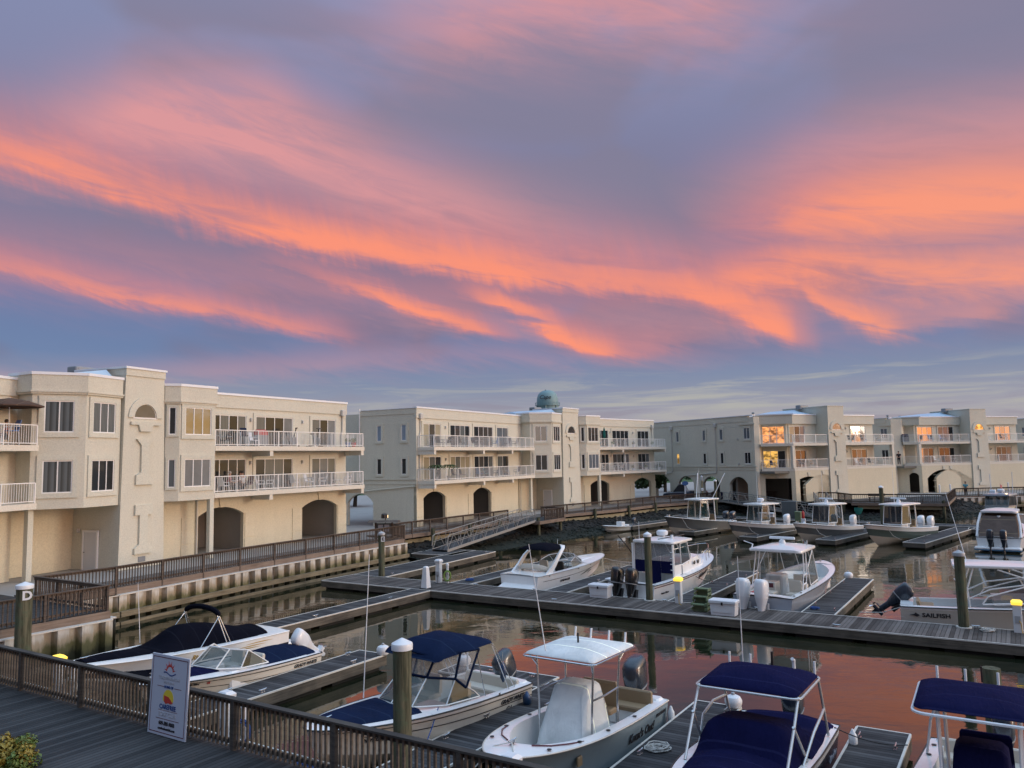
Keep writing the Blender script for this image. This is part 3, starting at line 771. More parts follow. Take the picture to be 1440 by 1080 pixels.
# ------------------------------------------------------------------ rock slope
def rocks():
    mb = MB()
    rn = random.Random(3)
    top = [(-16.4, 12.3), (-16.3, 28), (-15.2, 38), (-13.4, 46.5), (-12.4, 55), (-8.5, 66.5), (0, 71), (9.4, 69.5), (14, 69), (18.5, 74), (20, 80)]
    toe = [(-9.6, 12.3), (-7.6, 24), (-6.6, 33), (-5.4, 41), (-4.0, 50), (-1.5, 57), (4, 60), (11, 57), (17, 56), (22, 64), (26, 76)]
    N = 34
    vs = []; fs = []
    rows = []
    for i in range(len(top) - 1):
        for k in range(5):
            f = k / 5
            t = Vector(top[i]).lerp(Vector(top[i + 1]), f); e = Vector(toe[i]).lerp(Vector(toe[i + 1]), f)
            rows.append((t, e))
    rows.append((Vector(top[-1]), Vector(toe[-1])))
    for t, e in rows:
        for j in range(11):
            f = j / 10
            p = t.lerp(e, f)
            w = W(p.x, p.y); vs.append((w.x, w.y, 1.55 - 1.95 * f ** 0.9 + rn.uniform(-.08, .08)))
    for i in range(len(rows) - 1):
        for j in range(10):
            fs.append((i * 11 + j, (i + 1) * 11 + j, (i + 1) * 11 + j + 1, i * 11 + j + 1))
    mb.add(vs, fs)
    ico = bmesh.new(); bmesh.ops.create_icosphere(ico, subdivisions=1, radius=1.0)
    iv = [v.co.copy() for v in ico.verts]; jf = [[v.index for v in f.verts] for f in ico.faces]; ico.free()
    iv2 = iv
    for _ in range(8500):
        i = rn.randrange(len(rows) - 1); f = rn.random(); t = rows[i][0].lerp(rows[i + 1][0], f); e = rows[i][1].lerp(rows[i + 1][1], f)
        h = rn.random() ** 0.9
        p = t.lerp(e, h); w = W(p.x, p.y); z = 1.50 - 1.95 * h ** 0.9
        s = rn.choice((0.09, 0.12, 0.16, 0.2, 0.27)) * rn.uniform(.8, 1.2)
        sc = Vector((s * rn.uniform(.7, 1.3), s * rn.uniform(.7, 1.3), s * rn.uniform(.5, .9)))
        rt_ = Matrix.Rotation(rn.uniform(0, 6.28), 3, 'Z') @ Matrix.Rotation(rn.uniform(-.6, .6), 3, 'X')
        pts = []
        for v in iv2:
            q = Vector((v.x * sc.x, v.y * sc.y, v.z * sc.z)) * rn.uniform(0.8, 1.15)
            q = rt_ @ q
            pts.append((w.x + q.x, w.y + q.y, z + q.z))
        mb.add(pts, jf)
    o = mb.build('riprap', M['rock'])
    tag(o, 'dark stone riprap slope between the far boardwalk and the water', 'riprap', kind='stuff')
rocks()

# ------------------------------------------------------------------ timber railings
def railing(name, label, pts, h=1.0, mat='rail', bmat=None, gap=0.155, spacing=2.6, posts=None, z=1.70, group=None, top_w=0.15, bal=0.04):
    """posts, top and bottom rail, one panel of balusters per bay; pts in (u, v)"""
    bmat = bmat or mat
    a0 = W(*pts[0], z)
    t = thing(name, label, 'railing', a0, group=group)
    tr = MB(); br = MB()
    for i in range(len(pts) - 1):
        a = W(*pts[i], z) - a0; b = W(*pts[i + 1], z) - a0
        L = (b - a).length; d = (b - a) / L; n = Vector((-d.y, d.x, 0))
        nb = max(1, round(L / spacing))
        cuts = [k * L / nb for k in range(nb + 1)] if posts is None else posts
        fr = Matrix((d, n, Vector((0, 0, 1)))).transposed().to_4x4(); fr.translation = a
        tr.M = fr; br.M = fr
        tr.box(-.07, L + .07, -top_w / 2, top_w / 2, h - .038 + .0005 * i, h + .0005 * i)
        tr.box(0, L, 0.018, 0.058, h - .14, h - .04)
        br.box(0, L, 0.018, 0.058, .09, .18)
        for k, c in enumerate(cuts):
            if k == len(cuts) - 1 and i < len(pts) - 2: continue
            pm = MB(); pm.M = fr
            pm.rbox(c - .048, c + .048, -.075, .015, -0.30, h - .04, .006)
            pm.build('post', M[mat], t)
        for k in range(len(cuts) - 1):
            bp = MB(); bp.M = fr
            c0, c1 = cuts[k] + .05, cuts[k + 1] - .05
            nn = max(1, int((c1 - c0) / gap))
            for q in range(nn):
                x = c0 + (q + .5) * (c1 - c0) / nn
                bp.box(x - bal / 2, x + bal / 2, -.022, .016, .03, h - .045)
            bp.build('baluster_panel', M[bmat], t)
    tr.build('top_rail', M[mat], t); br.build('bottom_rail', M[mat], t)
    return t
railing('timber_railing', 'dark timber railing along the near boardwalk in the foreground, the sign leaning on it', [(-4.6, -22.85), (40, -22.85)], 1.0, 'rail_near', 'baluster_near', 0.135,
        posts=[0.05 + 0.35 + 2.82 * k for k in range(16)], bal=0.045)
railing('timber_railing', 'brown timber railing on the boardwalk corner behind the round post marked D', [(-4.66, -22.6), (-4.66, -15.42), (-10.2, -15.42)], 1.0, spacing=2.2)
railing('timber_railing', 'long brown timber railing on top of the sea wall before the nearest apartment block', [(-10.1, -15.3)] + EDGE[3:7], 1.0)
railing('timber_railing', 'brown timber railing from the sea wall to the gangway landing over the rocks', [(-12.25, 11.65), (-14.0, 12.4), (-13.9, 19.0), (-13.85, 28.3)], 1.0)
railing('timber_railing', 'short timber railing round the landing at the top of the gangway', [(-10.68, 29.7), (-10.68, 33.3), (-13.2, 33.35)], 1.0, spacing=1.4)
railing('timber_railing', 'weathered timber railing from the gangway landing past the second apartment block to the corner', [(-13.3, 33.5), (-12.65, 37.6), (-10.65, 45.6), (-9.85, 54.0), (-6.05, 64.6)], 1.0)
railing('timber_railing', 'far timber railing behind the two rising dark fishing boats, before the parking arches', [(-6.0, 64.7), (0.5, 68.0), (8.35, 66.2)], 1.0, gap=.19)
railing('timber_railing', 'timber railing round the jutting boardwalk platform at the right', [(8.4, 66.2), (10.4, 62.65), (19.85, 63.45), (19.75, 78.4)], 1.0, gap=.19)
railing('timber_railing', 'timber railing at the far right where the man in the teal shirt leans', [(19.8, 78.5), (27.0, 83.45), (44.0, 91.95)], 1.0, gap=.19)

# ------------------------------------------------------------------ floating docks
def cleat(parent, x, y, z=0.5, ax=0):
    mb = MB(); mb.M = rz(ax, x, y, z)
    mb.tube([(-.15, 0, .10), (-.08, 0, .085), (.08, 0, .085), (.15, 0, .10)], [.012, .02, .02, .012], 6)
    mb.box(-.06, -.03, -.02, .02, 0, .09); mb.box(.03, .06, -.02, .02, 0, .09); mb.box(-.09, .09, -.035, .035, 0, .012)
    return mb.build('cleat', M['steel'], parent)

def dock(label, u, v, az, L, wd, mat='dockdeck', cleats=(), edge=(1, 1, 1, 1), group=None, taper=False):
    """floating dock: local x along its length from (u, v), y to the left"""
    t = thing('floating_dock', label, 'dock', W(u, v), az, group)
    mb = MB()
    if taper:
        mb.prism([(0, 0), (L - .35, 0), (L, .35), (L, wd - .35), (L - .35, wd), (0, wd)], .44, .5)
    else:
        mb.box(0, L, 0, wd, .44, .5)
    mb.build('deck', M[mat], t)
    fa = MB(); ed = MB()
    sides = [(0, L, -.045, -.002), (0, L, wd + .002, wd + .045), (-.045, -.002, -.04, wd + .04), (L + .002, L + .045, -.04, wd + .04)]
    for i, (a, b, c, d) in enumerate(sides):
        if edge[i]:
            fa.box(a, b, c, d, .13, .455)
            o = .012
            ed.box(a - (o if i == 2 else -.0), b + (o if i == 3 else 0), c - (o if i == 0 else 0), d + (o if i == 1 else 0), .456, .506)
    fa.build('fascia_board', M['dock_fascia'], t)
    ed.build('edge_strip', M['dock_edge'], t)
    fl = MB()
    k = max(1, round(L / 2.6)); st = L / k
    for i in range(k): fl.box(i * st + .25, (i + 1) * st - .25, .06, wd - .06, -.35, .30)
    fl.box(.02, L - .02, .02, wd - .02, .22, .435)
    fl.build('float', M['float'], t)
    for x, y, a in cleats: cleat(t, x, y, .5, a)
    return t

dock('main floating dock of brown boards crossing the picture between the two rows of boats', -8.6, 0, 122.5, 48, 2.55, 'dockdeck', edge=(1, 1, 1, 1),
     cleats=[(9.4, 2.35, 0), (13.2, 2.35, 0), (15.6, .2, 0), (20.4, 2.35, 0), (24.8, 2.35, 0), (33.2, 2.35, 0), (28.5, .2, 0)])
# fingers on the far side of the main dock
dock('finger dock left of the white boat with the curved arch', .18, 2.6, 32.5, 9.8, 1.25, 'dockdeck_dark', [(5, .12, 0), (9, .12, 0)], (1, 1, 0, 1))
dock('finger dock between the arch boat and the pilothouse boat', 6.35, 2.6, 32.5, 10.5, 1.25, 'dockdeck_dark', [(4, .12, 0), (8, .12, 0)], (1, 1, 0, 1))
dock('finger dock between the pilothouse boat and the boat with twin white motors', 13.15, 2.6, 32.5, 11.0, 1.25, 'dockdeck_dark', [(5.5, .12, 0), (9, .12, 0), (6, 1.1, 0)], (1, 1, 0, 1))
dock('finger dock with bare end right of the boat with twin white motors', 19.35, 2.6, 32.5, 10.9, 1.3, 'dockdeck_dark', [(2, 1.15, 0), (5.5, 1.15, 0), (9, 1.15, 0), (1, .15, 0)], (1, 1, 0, 1))
# near fingers, running away from the near walkway
dock('narrow floating walkway below the near timber railing', -4.2, -22.0, 122.5, 44, 1.9, 'dockdeck_dark')
dock('long finger dock behind the covered black and white boat', -1.75, -0.045, 212.5, 10.8, 1.25, 'dockdeck_dark', [(3, 1.1, 0), (8, 1.1, 0)], (1, 1, 0, 1))
dock('finger dock between the white motor boat and the navy bimini boat', 6.75, -20.05, 32.5, 8.35, 1.25, 'dockdeck_dark', [(3, .14, 0), (6.9, .14, 0), (7.6, 1.1, 0), (2.5, 1.1, 0)], (1, 1, 0, 1))
dock('finger dock between the navy bimini boat and the pale blue fishing boat', 15.0, -20.05, 32.5, 8.3, 1.3, 'dockdeck_dark', [(2.6, 1.1, 0), (4.4, 1.1, 0), (6, .14, 0), (7.6, 1.1, 0)], (1, 1, 0, 1))
dock('finger dock between the pale blue fishing boat and the navy covered boat', 19.5, -20.05, 32.5, 8.5, 1.2, 'dockdeck_dark', [(4, 1.0, 0), (7.7, 1.0, 0), (7.9, .2, 0)], (1, 1, 0, 1))
dock('finger dock with pale corners between the two boats with navy tops', 23.68, -20.05, 32.5, 8.4, 1.15, 'dockdeck_dark', [(7.6, 1.0, 0), (7.2, .16, 0)], (1, 1, 0, 1))
# the dock at the left that leads to the gangway
dock('floating dock with the white pedestal leading away to the gangway', -6.05, 2.6, 28.0, 13.5, 2.5, 'dockdeck_dark', [(1, .2, 0), (12.5, .2, 0)], (1, 1, 0, 1))
dock('floating dock landing at the foot of the gangway', -12.3, 12.6, 118.0, 3.6, 3.2, 'dockdeck_dark')
# far row of slips
D2 = dock('far floating walkway behind the row of dark hulled boats', -7.5, 53.5, 131.0, 37.5, 2.0, 'dockdeck_dark')
for (u, v, L, lab) in ((-6.3, 39.5, 13.5, 'far finger dock beside the small open skiff'), (1.3, 36.0, 14.5, 'far finger dock between the raised dark boat and the boat with the round radar dome'),
                       (7.7, 33.2, 16.2, 'far finger dock between the two beige seated fishing boats'), (13.9, 33.0, 15.8, 'far finger dock left of the dark green hulled boat'), (20.2, 33.2, 14.8, 'far finger dock right of the dark green hulled boat')):
    dock(lab, u, v, 43.0, L, 1.5, 'dockdeck_dark', [(.6, .2, 0), (.6, 1.3, 0), (5, 1.3, 0)], (1, 1, 1, 0))
dock('far side dock stub behind the dark green hulled boat', 22.5, 46.5, 122.5, 5.5, 1.6, 'dockdeck_dark')

# ------------------------------------------------------------------ piles
def pile(label, u, v, top, r=.17, cap='white', letter=None, z0=-1.5, name='piling', cat='piling', group=None, lean=(0, 0)):
    t = thing(name, label, cat, W(u, v), group=group)
    mb = MB()
    rings = []
    n = 18
    for z in (z0, -.2, .4, 1.2, 2.0, top):
        rr = r * (1 + .02 * math.sin(z * 5 + u))
        rings.append([(rr * math.cos(2 * math.pi * k / n) + lean[0] * z, rr * math.sin(2 * math.pi * k / n) + lean[1] * z, z) for k in range(n)])
    mb.loft(rings); mb.build('shaft', M['piling'], t, True)
    if cap:
        mb = MB(); mb.lathe([(r + .03, -.10), (r + .035, 0), (r + .025, .03), (.03, .13), (.0, .14)], (lean[0] * top, lean[1] * top, top), 18)
        mb.build('cap', M['plastic_white' if cap == 'white' else 'chrome_grey'], t, True)
    if letter:
        a = math.atan2(-(W(u, v).x), -(W(u, v).y))
        yaw = math.atan2(W(u, v).x, W(u, v).y)
        fr = Matrix.Rotation(-yaw, 4, 'Z') @ Matrix.Translation((0.085, -r - .004, top - .33)) @ Matrix.Rotation(R(90), 4, 'X')
        if letter == 'E':
            mb = MB(); mb.M = fr; mb.box(-.11, .11, -.15, .15, -.006, 0); mb.build('letter_plate', M['plastic_white'], t)
            textmesh('letter', letter, .26, M['ink_black'], t, fr @ Matrix.Translation((0, 0, .006)), .008)
        else:
            textmesh('letter', letter, .42, M['plastic_white'], t, fr @ Matrix.Translation((0, 0, .02)), .016)
    return t
def collar(t, u=0):
    mb = MB()
    mb.lathe([(.20, .50), (.28, .50), (.28, .53), (.20, .53)], n=18); mb.build('pile_collar', M['dock_edge'], t)
collar(pile('tall greenish mooring piling with grey cap beside the pilothouse boat', 11.05, 2.36, 3.62))
collar(pile('thick greenish mooring piling with grey cap beside the boat with the tan seats', 24.2, 2.30, 3.35, .19, 'grey'))
pile('dark round piling marked with a white letter E', -6.48, 2.80, 3.05, .19, 'grey', 'E')
pile('green round piling marked with a white letter D', -3.40, -19.15, 3.3, .26, 'white', 'D')
pile('nearest weathered piling with a bright white cone cap', 15.15, -20.55, 3.55, .195, 'white')
pile('tall piling with pale cap by the far walkway at the right', 15.2, 50.0, 4.0, .2, 'white')
pile('piling half hidden behind the boat at the lower right corner', 25.5, -11.2, 2.2, .2, None)
pile('slim piling with a pale cap right of the raised dark boat', -3.6, 57.5, 4.4, .16, 'white')
ps = [(-13.35, 16.5), (-13.3, 21.5), (-13.2, 26.0), (-10.95, 29.0), (-10.95, 33.1), (-12.6, 35.5), (-11.4, 41.5), (-10.2, 47.5), (-9.5, 53.5), (-7.0, 61.0), (-3, 65.6), (3, 66.9), (9.4, 63.4), (15, 62.9), (19.5, 63.5)]
nm = ['left of the gangway', 'under the gangway', 'right of the gangway foot', 'under the near corner of the gangway landing', 'under the far corner of the gangway landing', 'behind the arch boat', 'behind the small skiff', 'right of the small skiff', 'behind the raised dark boat', 'at the bend of the boardwalk', 'behind the round radar dome', 'at the second gangway', 'at the left corner of the jutting platform', 'under the middle of the jutting platform', 'at the right corner of the jutting platform']
for (u, v), s in zip(ps, nm):
    pile('brown boardwalk support pile ' + s, u, v, 1.38, .16, None, group='boardwalk support piles')

# ------------------------------------------------------------------ apartment buildings
ZG, Z2, Z1, ZP = 1.62, 5.33, 8.30, 12.08       # ground, soffit of the two balcony slabs, parapet top
def arc(a, b, zs, zc, n=12):
    """segmental arch from (a, zs) to (b, zs) with crown zc"""
    w = (b - a) / 2; h = zc - zs; r = (w * w + h * h) / (2 * h); cx = (a + b) / 2; cz = zc - r
    t0 = math.atan2(zs - cz, -w); t1 = math.atan2(zs - cz, w)
    return [(cx + r * math.cos(t0 + (t1 - t0) * k / n), cz + r * math.sin(t0 + (t1 - t0) * k / n)) for k in range(n + 1)]

def wall_open(mb, s0, s1, z0, z1, t0, t1, ops):
    pts = [(s0, z0)]
    for a, b, zs, zc in ops:
        pts += [(a, z0)] + (arc(a, b, zs, zc) if zc > zs + .01 else [(a, zs), (b, zs)]) + [(b, z0)]
    pts += [(s1, z0), (s1, z1), (s0, z1)]
    mb.slabv(pts, t0, t1)

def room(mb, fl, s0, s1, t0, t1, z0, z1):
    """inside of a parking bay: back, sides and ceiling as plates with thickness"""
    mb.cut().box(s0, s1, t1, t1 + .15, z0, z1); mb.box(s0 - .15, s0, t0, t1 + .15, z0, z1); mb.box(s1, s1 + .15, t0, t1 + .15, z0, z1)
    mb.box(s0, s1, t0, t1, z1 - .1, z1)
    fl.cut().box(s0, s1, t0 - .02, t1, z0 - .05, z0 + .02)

def opening(kind, root, fr, x0, x1, z0, z1, panes, glass='glass_dark', tr=0.22, thick=0.07, mats=None, split=None):
    """window or sliding door set in a raised stucco surround, in face frame fr (x right, y inwards)"""
    mb = MB(); mb.M = fr
    f = .055
    mb.box(x0, x1, -.035, .03, z0, z0 + f); mb.box(x0, x1, -.035, .03, z1 - f, z1)
    xs = split or [x0 + (x1 - x0) * k / panes for k in range(panes + 1)]
    for k, x in enumerate(xs):
        a = x - f / 2 if 0 < k < len(xs) - 1 else (x if k == 0 else x - f)
        mb.box(a, a + f, -.033, .028, z0 + f, z1 - f)
    w = mb.build(kind, M['white'], root)
    for k in range(len(xs) - 1):
        g_ = MB(); g_.M = fr
        g_.box(xs[k] + f * .5, xs[k + 1] - f * .5, -.012, .01, z0 + f, z1 - f)
        g_.build('pane', M[(mats[k] if mats else glass)], w)
    if tr:
        s = MB(); s.M = fr
        s.box(x0 - tr, x0, -thick, .02, z0 - (tr if kind == 'window' else 0), z1 + tr); s.box(x1, x1 + tr, -thick, .02, z0 - (tr if kind == 'window' else 0), z1 + tr)
        s.box(x0, x1, -thick, .02, z1, z1 + tr)
        if kind == 'window': s.box(x0, x1, -thick, .02, z0 - tr, z0)
        s.build('surround', M['trim'], w)
    return w

def balcony_rail(root, fr, segs, z, h=1.06, gap=.145):
    mb = MB(); mb.M = fr
    for (x0, y0, x1, y1) in segs:
        L = math.hypot(x1 - x0, y1 - y0); n = max(1, int(L / gap)); npost = max(1, round(L / 1.9))
        a = math.atan2(y1 - y0, x1 - x0)
        sm = fr @ rz(a, x0, y0, z); mb.M = sm
        mb.box(0, L, -.03, .03, h - .05, h); mb.box(0, L, -.022, .022, .08, .12)
        for k in range(npost + 1): mb.box(L * k / npost - .03, L * k / npost + .03, -.031, .031, 0, h - .04)
        for k in range(n): mb.box((k + .5) * L / n - .010, (k + .5) * L / n + .010, -.010, .010, .12, h - .05)
    return mb.build('balcony_railing', M['white'], root)

def sconce(root, fr, x, z):
    mb = MB(); mb.M = fr
    mb.box(x - .06, x + .06, -.05, .0, z - .14, z + .14); mb.lathe([(.03, -.1), (.07, -.08), (.06, .1), (.02, .13)], (x, -.10, z), 8)
    mb.build('wall_lamp', M['downspout'], root)

def downpipe(root, fr, x, pts, head=None):
    mb = MB(); mb.M = fr
    mb.tube(pts, .05, 6)
    if head: mb.rbox(head[0] - .22, head[0] + .22, -.30, -.01, head[1] - .35, head[1] + .12, .05)
    mb.build('downpipe', M['downspout'], root)

def face(p, q):
    """frame with x from p to q; y points into the building (left of p->q)"""
    d = Vector((q[0] - p[0], q[1] - p[1], 0)).normalized(); n = Vector((-d.y, d.x, 0))
    m_ = Matrix((d, n, Vector((0, 0, 1)))).transposed().to_4x4(); m_.translation = (p[0], p[1], 0)
    return m_

def tower_motifs(root, x0, zt, y=0.0):
    """arched window and the raised stucco figures on the stair tower's face, y = face"""
    F = Matrix.Translation((x0, y, 0))
    mb = MB(); mb.M = F
    zs = 10.22; r = .98
    ring = [(r * math.cos(t), zs + r * math.sin(t)) for t in [math.pi * k / 16 for k in range(17)]]
    rin = [(.8 * math.cos(t), zs + .8 * math.sin(t)) for t in [math.pi * k / 16 for k in range(17)]]
    rout = [((r + .22) * math.cos(t), zs + (r + .22) * math.sin(t)) for t in [math.pi * k / 16 for k in range(17)]]
    mb.slabv([(-.9, zs)] + [(-p[0] * .9 / .8, p[1]) for p in []] + [(-x, z) for x, z in rin][1:-1] + [(.9, zs), (.9, zs - .06), (-.9, zs - .06)], -.03, .03)
    w = mb.build('arched_window', M['white'], root)
    g_ = MB(); g_.M = F; g_.slabv([(-x, z) for x, z in [(.74 * math.cos(math.pi * k / 16), zs + .03 + .74 * math.sin(math.pi * k / 16)) for k in range(17)]], -.045, -.031)
    g_.build('pane', M['glass_arch'], w)
    s = MB(); s.M = F
    for k in range(16):
        s.slabv([rin[k], rout[k], rout[k + 1], rin[k + 1]], -.09, .02)
    s.build('arch_surround', M['trim'], w)
    e = MB(); e.M = F
    d0, d1 = -.13, .02
    e.cut().slabv([(-1.05, 9.98), (1.05, 9.98), (1.05, 9.80), (.52, 9.80), (.38, 9.42), (-.38, 9.42), (-.52, 9.80), (-1.05, 9.80)], d0, d1)
    e.cut().slabv([(-.62, 8.98), (-.28, 8.62), (-.28, 7.05), (-.62, 6.9), (-.62, 6.35), (.62, 6.35), (.62, 6.62), (.28, 6.9), (.28, 8.62), (.62, 8.98)], d0, d1)
    e.cut().slabv([(-.62, 5.2), (.62, 5.2), (.62, 4.62), (.28, 4.62), (.28, 2.95), (.62, 2.75), (.62, 2.42), (-.62, 2.42), (-.62, 2.75), (-.3, 2.95), (-.3, 4.62), (-.62, 4.62)], d0, d1)
    e.build_each('relief', M['trim'], root)
M['glass_arch'] = glass_mat('glass_arch', (0.055, 0.05, 0.045), ior=1.7)
M['glass_arch_orange'] = glass_mat('glass_arch_orange', (0.2, 0.12, 0.05), 0, emit=(1.0, 0.42, 0.08), es=1.1)  # arch pane with mottled orange emission

def roof_bits(root, pts):
    for kind, x, y, z in pts:
        mb = MB()
        if kind == 'vent': mb.lathe([(.09, -.3), (.09, .45), (.18, .46), (.2, .6), (.05, .68)], (x, y, z), 10); mb.build('roof_vent', M['hvac'], root, True)
        elif kind == 'cap': mb.rbox(x - .2, x + .2, y - .2, y + .2, z - .3, z + .45, .08); mb.build('roof_vent', M['downspout'], root)
        else:
            mb.rbox(x - .75, x + .75, y - .4, y + .4, z - .2, z + .32, .06); mb.box(x - .6, x + .6, y - .42, y - .40, z, z + .22)
            mb.build('roof_unit', M['hvac'], root)

def condo(label, T, az, sh, LL, mats, gable=False, left_vis=True, group='pale stucco apartment blocks'):
    """three storey block: two wings bent about a stair tower, bays beside it, balconies on the wings"""
    root = thing('apartment_building', label, 'building', (T[0], T[1], 0), az, group)
    FRm = rz(R(-7.5), 5.43, -1.01); FLm = rz(R(7.5), -6.3 + sh, .75)
    def fr_(s, t): v = FRm @ Vector((s, t, 0)); return (v.x, v.y)
    def fl_(s, t): v = FLm @ Vector((s, t, 0)); return (v.x, v.y)
    GD = 8.06
    tw0, tw1 = -1.95 + sh, 1.95 + .42
    txc = (tw0 + tw1) / 2
    WR = 14.25; WL = -LL - .15
    AL, AB, BR = (-6.36 + sh, 1.30), (-4.38 + sh, -.22), (-1.90 + sh, .10)
    NL, NW, WD = (2.30, -.05), (2.82, -.66), (5.43, -1.01)
    # --- upper walls
    body = [fl_(WL, 1.8), fl_(.25, 1.8), (AL[0] + .3, 2.6), (0, 2.4), (2.6, 1.6), fr_(-.3, 1.8), fr_(WR, 1.8), fr_(WR, 15), fl_(WL, 15 if not gable else GD)]
    mb = MB(); mb.prism(body, Z2 + .01, 11.9); mb.build('wall', M['stucco'], root)
    if gable:     # rear part of the end wall stands further back
        mb = MB(); mb.prism([fl_(WL + .9, GD + .01), fl_(WL + 6, GD + .01), fl_(WL + 6, 15), fl_(WL + .9, 15)], Z2 + .3, 11.88); mb.build('rear_wall', M['stucco'], root)
    bays = MB()
    bays.cut().prism([AL, AB, BR, (BR[0] + .4, 3.2), (AL[0] + .2, 3.2)], Z2 - .05, 12.32)
    bays.cut().prism([NL, NW, WD, (5.6, 2.6), (2.4, 2.6)], Z2 - .05, 12.22)
    bays.build_each('bay', M['stucco'], root)
    # parapet bands, mouldings and white coping
    pb = MB()
    for Mx, s0, s1 in ((FLm, WL - .04, .2), (FRm, -.25, WR + .04)):
        pb.M = Mx; pb.cut().box(s0, s1, 1.72, 1.95, 11.22, ZP)
    pb.M = None
    if gable:
        pb.M = FLm; pb.cut().box(WL - .04, WL + .2, 1.96, GD, 11.6, ZP - .002)
    pb.build_each('parapet', M['stucco'], root)
    mo = MB()
    for a, b, z in ((AL, AB, 11.30), (AB, BR, 11.30), (NL, NW, 11.15), (NW, WD, 11.15), ((AL[0] + .1, 3.1), AL, 11.30)):
        f = face(a, b); L = math.hypot(b[0] - a[0], b[1] - a[1]); mo.M = f
        mo.cut().box(-.05, L + .05, -.10, .05, z, z + .10); mo.box(-.08, L + .08, -.16, .05, z + .10, z + .19)
        mo.box(-.04, L + .04, -.09, .05, z + .19, 12.32 if z > 11.2 else 12.22)
    mo.build_each('cornice', M['stucco'], root)
    cp = MB()
    for a, b, z in ((AL, AB, 12.321), (AB, BR, 12.3215), (NL, NW, 12.221), (NW, WD, 12.2215), ((AL[0] + .1, 3.1), AL, 12.322)):
        f = face(a, b); L = math.hypot(b[0] - a[0], b[1] - a[1]); cp.M = f
        cp.cut().box(-.08, L + .08, -.13, .25, z, z + .15)
    for i, (Mx, s0, s1) in enumerate(((FLm, WL - .08, .2), (FRm, -.25, WR + .08))):
        cp.M = Mx; cp.cut().box(s0, s1, 1.66, 2.0, ZP + .001, ZP + .14)
        cp.cut().box(s0 if i == 0 else s1 - .3, s0 + .3 if i == 0 else s1, 2.0, GD - .1 if gable and i == 0 else 15, ZP + .002, ZP + (.10 if i else .06))
    cp.build_each('coping', M['coping'], root)
    # --- stair tower
    tb = MB()
    hb, ht = (tw1 - tw0) / 2, (tw1 - tw0) / 2 - .22
    tb.loft([[(txc - hb, -.06, ZG), (txc + hb, -.06, ZG), (txc + hb, 5.5, ZG), (txc - hb, 5.5, ZG)], [(txc - ht, -.06, 13.0), (txc + ht, -.06, 13.0), (txc + ht, 4, 13.0), (txc - ht, 4, 13.0)]])
    tb.box(txc - ht - .04, txc + ht + .04, -.12, 3.9, 12.62, 13.02)
    tb.build('stair_tower', M['stucco'], root)
    cp = MB(); cp.cut().box(txc - ht - .10, txc + ht + .10, -.18, 4.0, 13.021, 13.14); cp.build_each('tower_coping', M['coping'], root)
    tower_motifs(root, txc, 13, -.06)
    mb = MB(); mb.box(txc - .25, txc + .25, -.09, -.05, 1.95, 2.25); mb.build('wall_vent', M['hvac'], root)
    # sloping pale blue roof membrane behind the tower
    mb = MB()
    mb.add([(AL[0] + .6, 3.0, 12.30), (tw0 - .05, .45, 12.35), (tw0 - .05, 1.2, 12.98), (tw0 - .05, 7, 12.98), (AL[0] - .6, 8.5, 12.2)], [(0, 1, 2), (0, 2, 3), (0, 3, 4), (0, 4, 3, 1)])
    mb.build('roof_membrane', M['membrane'], root)
    # --- slabs, beams, railings
    sl_ = MB(); bmn = MB()
    for z in (Z2, Z1):
        sl_.M = FLm; sl_.cut().box(-LL, -.02, 0, 1.82, z, z + .30)
        sl_.M = FRm; sl_.cut().box(.02, 14.4, 0, 1.82, z, z + .30)
        for Mx, xs in ((FRm, (4.75, 14.2)), (FLm, (-LL + .2, -LL + 8.6, -5.0))):
            for x in xs:
                bmn.M = Mx; bmn.cut().box(x - .15, x + .15, .03, 1.8, z - .36, z - .001)
    sl_.build_each('balcony_slab', M['slabpaint'], root); bmn.build_each('balcony_beam', M['slabpaint'], root)
    for z in (Z2 + .30, Z1 + .30):
        balcony_rail(root, FRm, [(.05, .08, 14.3, .08), (14.3, .08, 14.3, 1.75)], z)
        balcony_rail(root, FLm, [(-LL + .08, .08, -.08, .08), (-LL + .08, 1.75, -LL + .08, .08)] + ([] if not gable else []), z)
    # --- doors and windows
    wallR = FRm @ Matrix.Translation((0, 1.8, 0)); wallL = FLm @ Matrix.Translation((0, 1.8, 0))
    k = 0
    for z in (Z1 + .32, Z2 + .32):
        for x0, x1, n in ((1.1, 4.05, 4), (4.9, 8.4, 4), (10.4, 13.0, 3)):
            opening('sliding_door', root, wallR, x0, x1, z, z + 2.13, n, mats=mats['R'][k % len(mats['R'])] if mats.get('R') else None, glass='glass_dark'); k += 1
        for x in (4.45, 9.4): sconce(root, wallR, x, z + 1.85)
    k = 0
    for z in (Z1 + .32, Z2 + .32):
        for x0, x1, n in ((-LL + .9, -LL + 3.7, 3), (-LL + 5.3, -LL + 8.8, 4), (-LL + 9.6, -LL + 13.3, 4), (-LL + 14.2, -LL + 16.6, 2)):
            if x1 < -.3: opening('sliding_door', root, wallL, x0, x1, z, z + 2.13, n, mats=mats['L'][k % len(mats['L'])]); k += 1
        sconce(root, wallL, -LL + 4.5, z + 1.85)
    LA = math.hypot(AB[0] - AL[0], AB[1] - AL[1])
    fA, fB, fN, fW = face(AL, AB), face(AB, BR), face(NL, NW), face(NW, WD)
    LB = math.hypot(BR[0] - AB[0], BR[1] - AB[1]); LN = math.hypot(NW[0] - NL[0], NW[1] - NL[1]); LW = math.hypot(WD[0] - NW[0], WD[1] - NW[1])
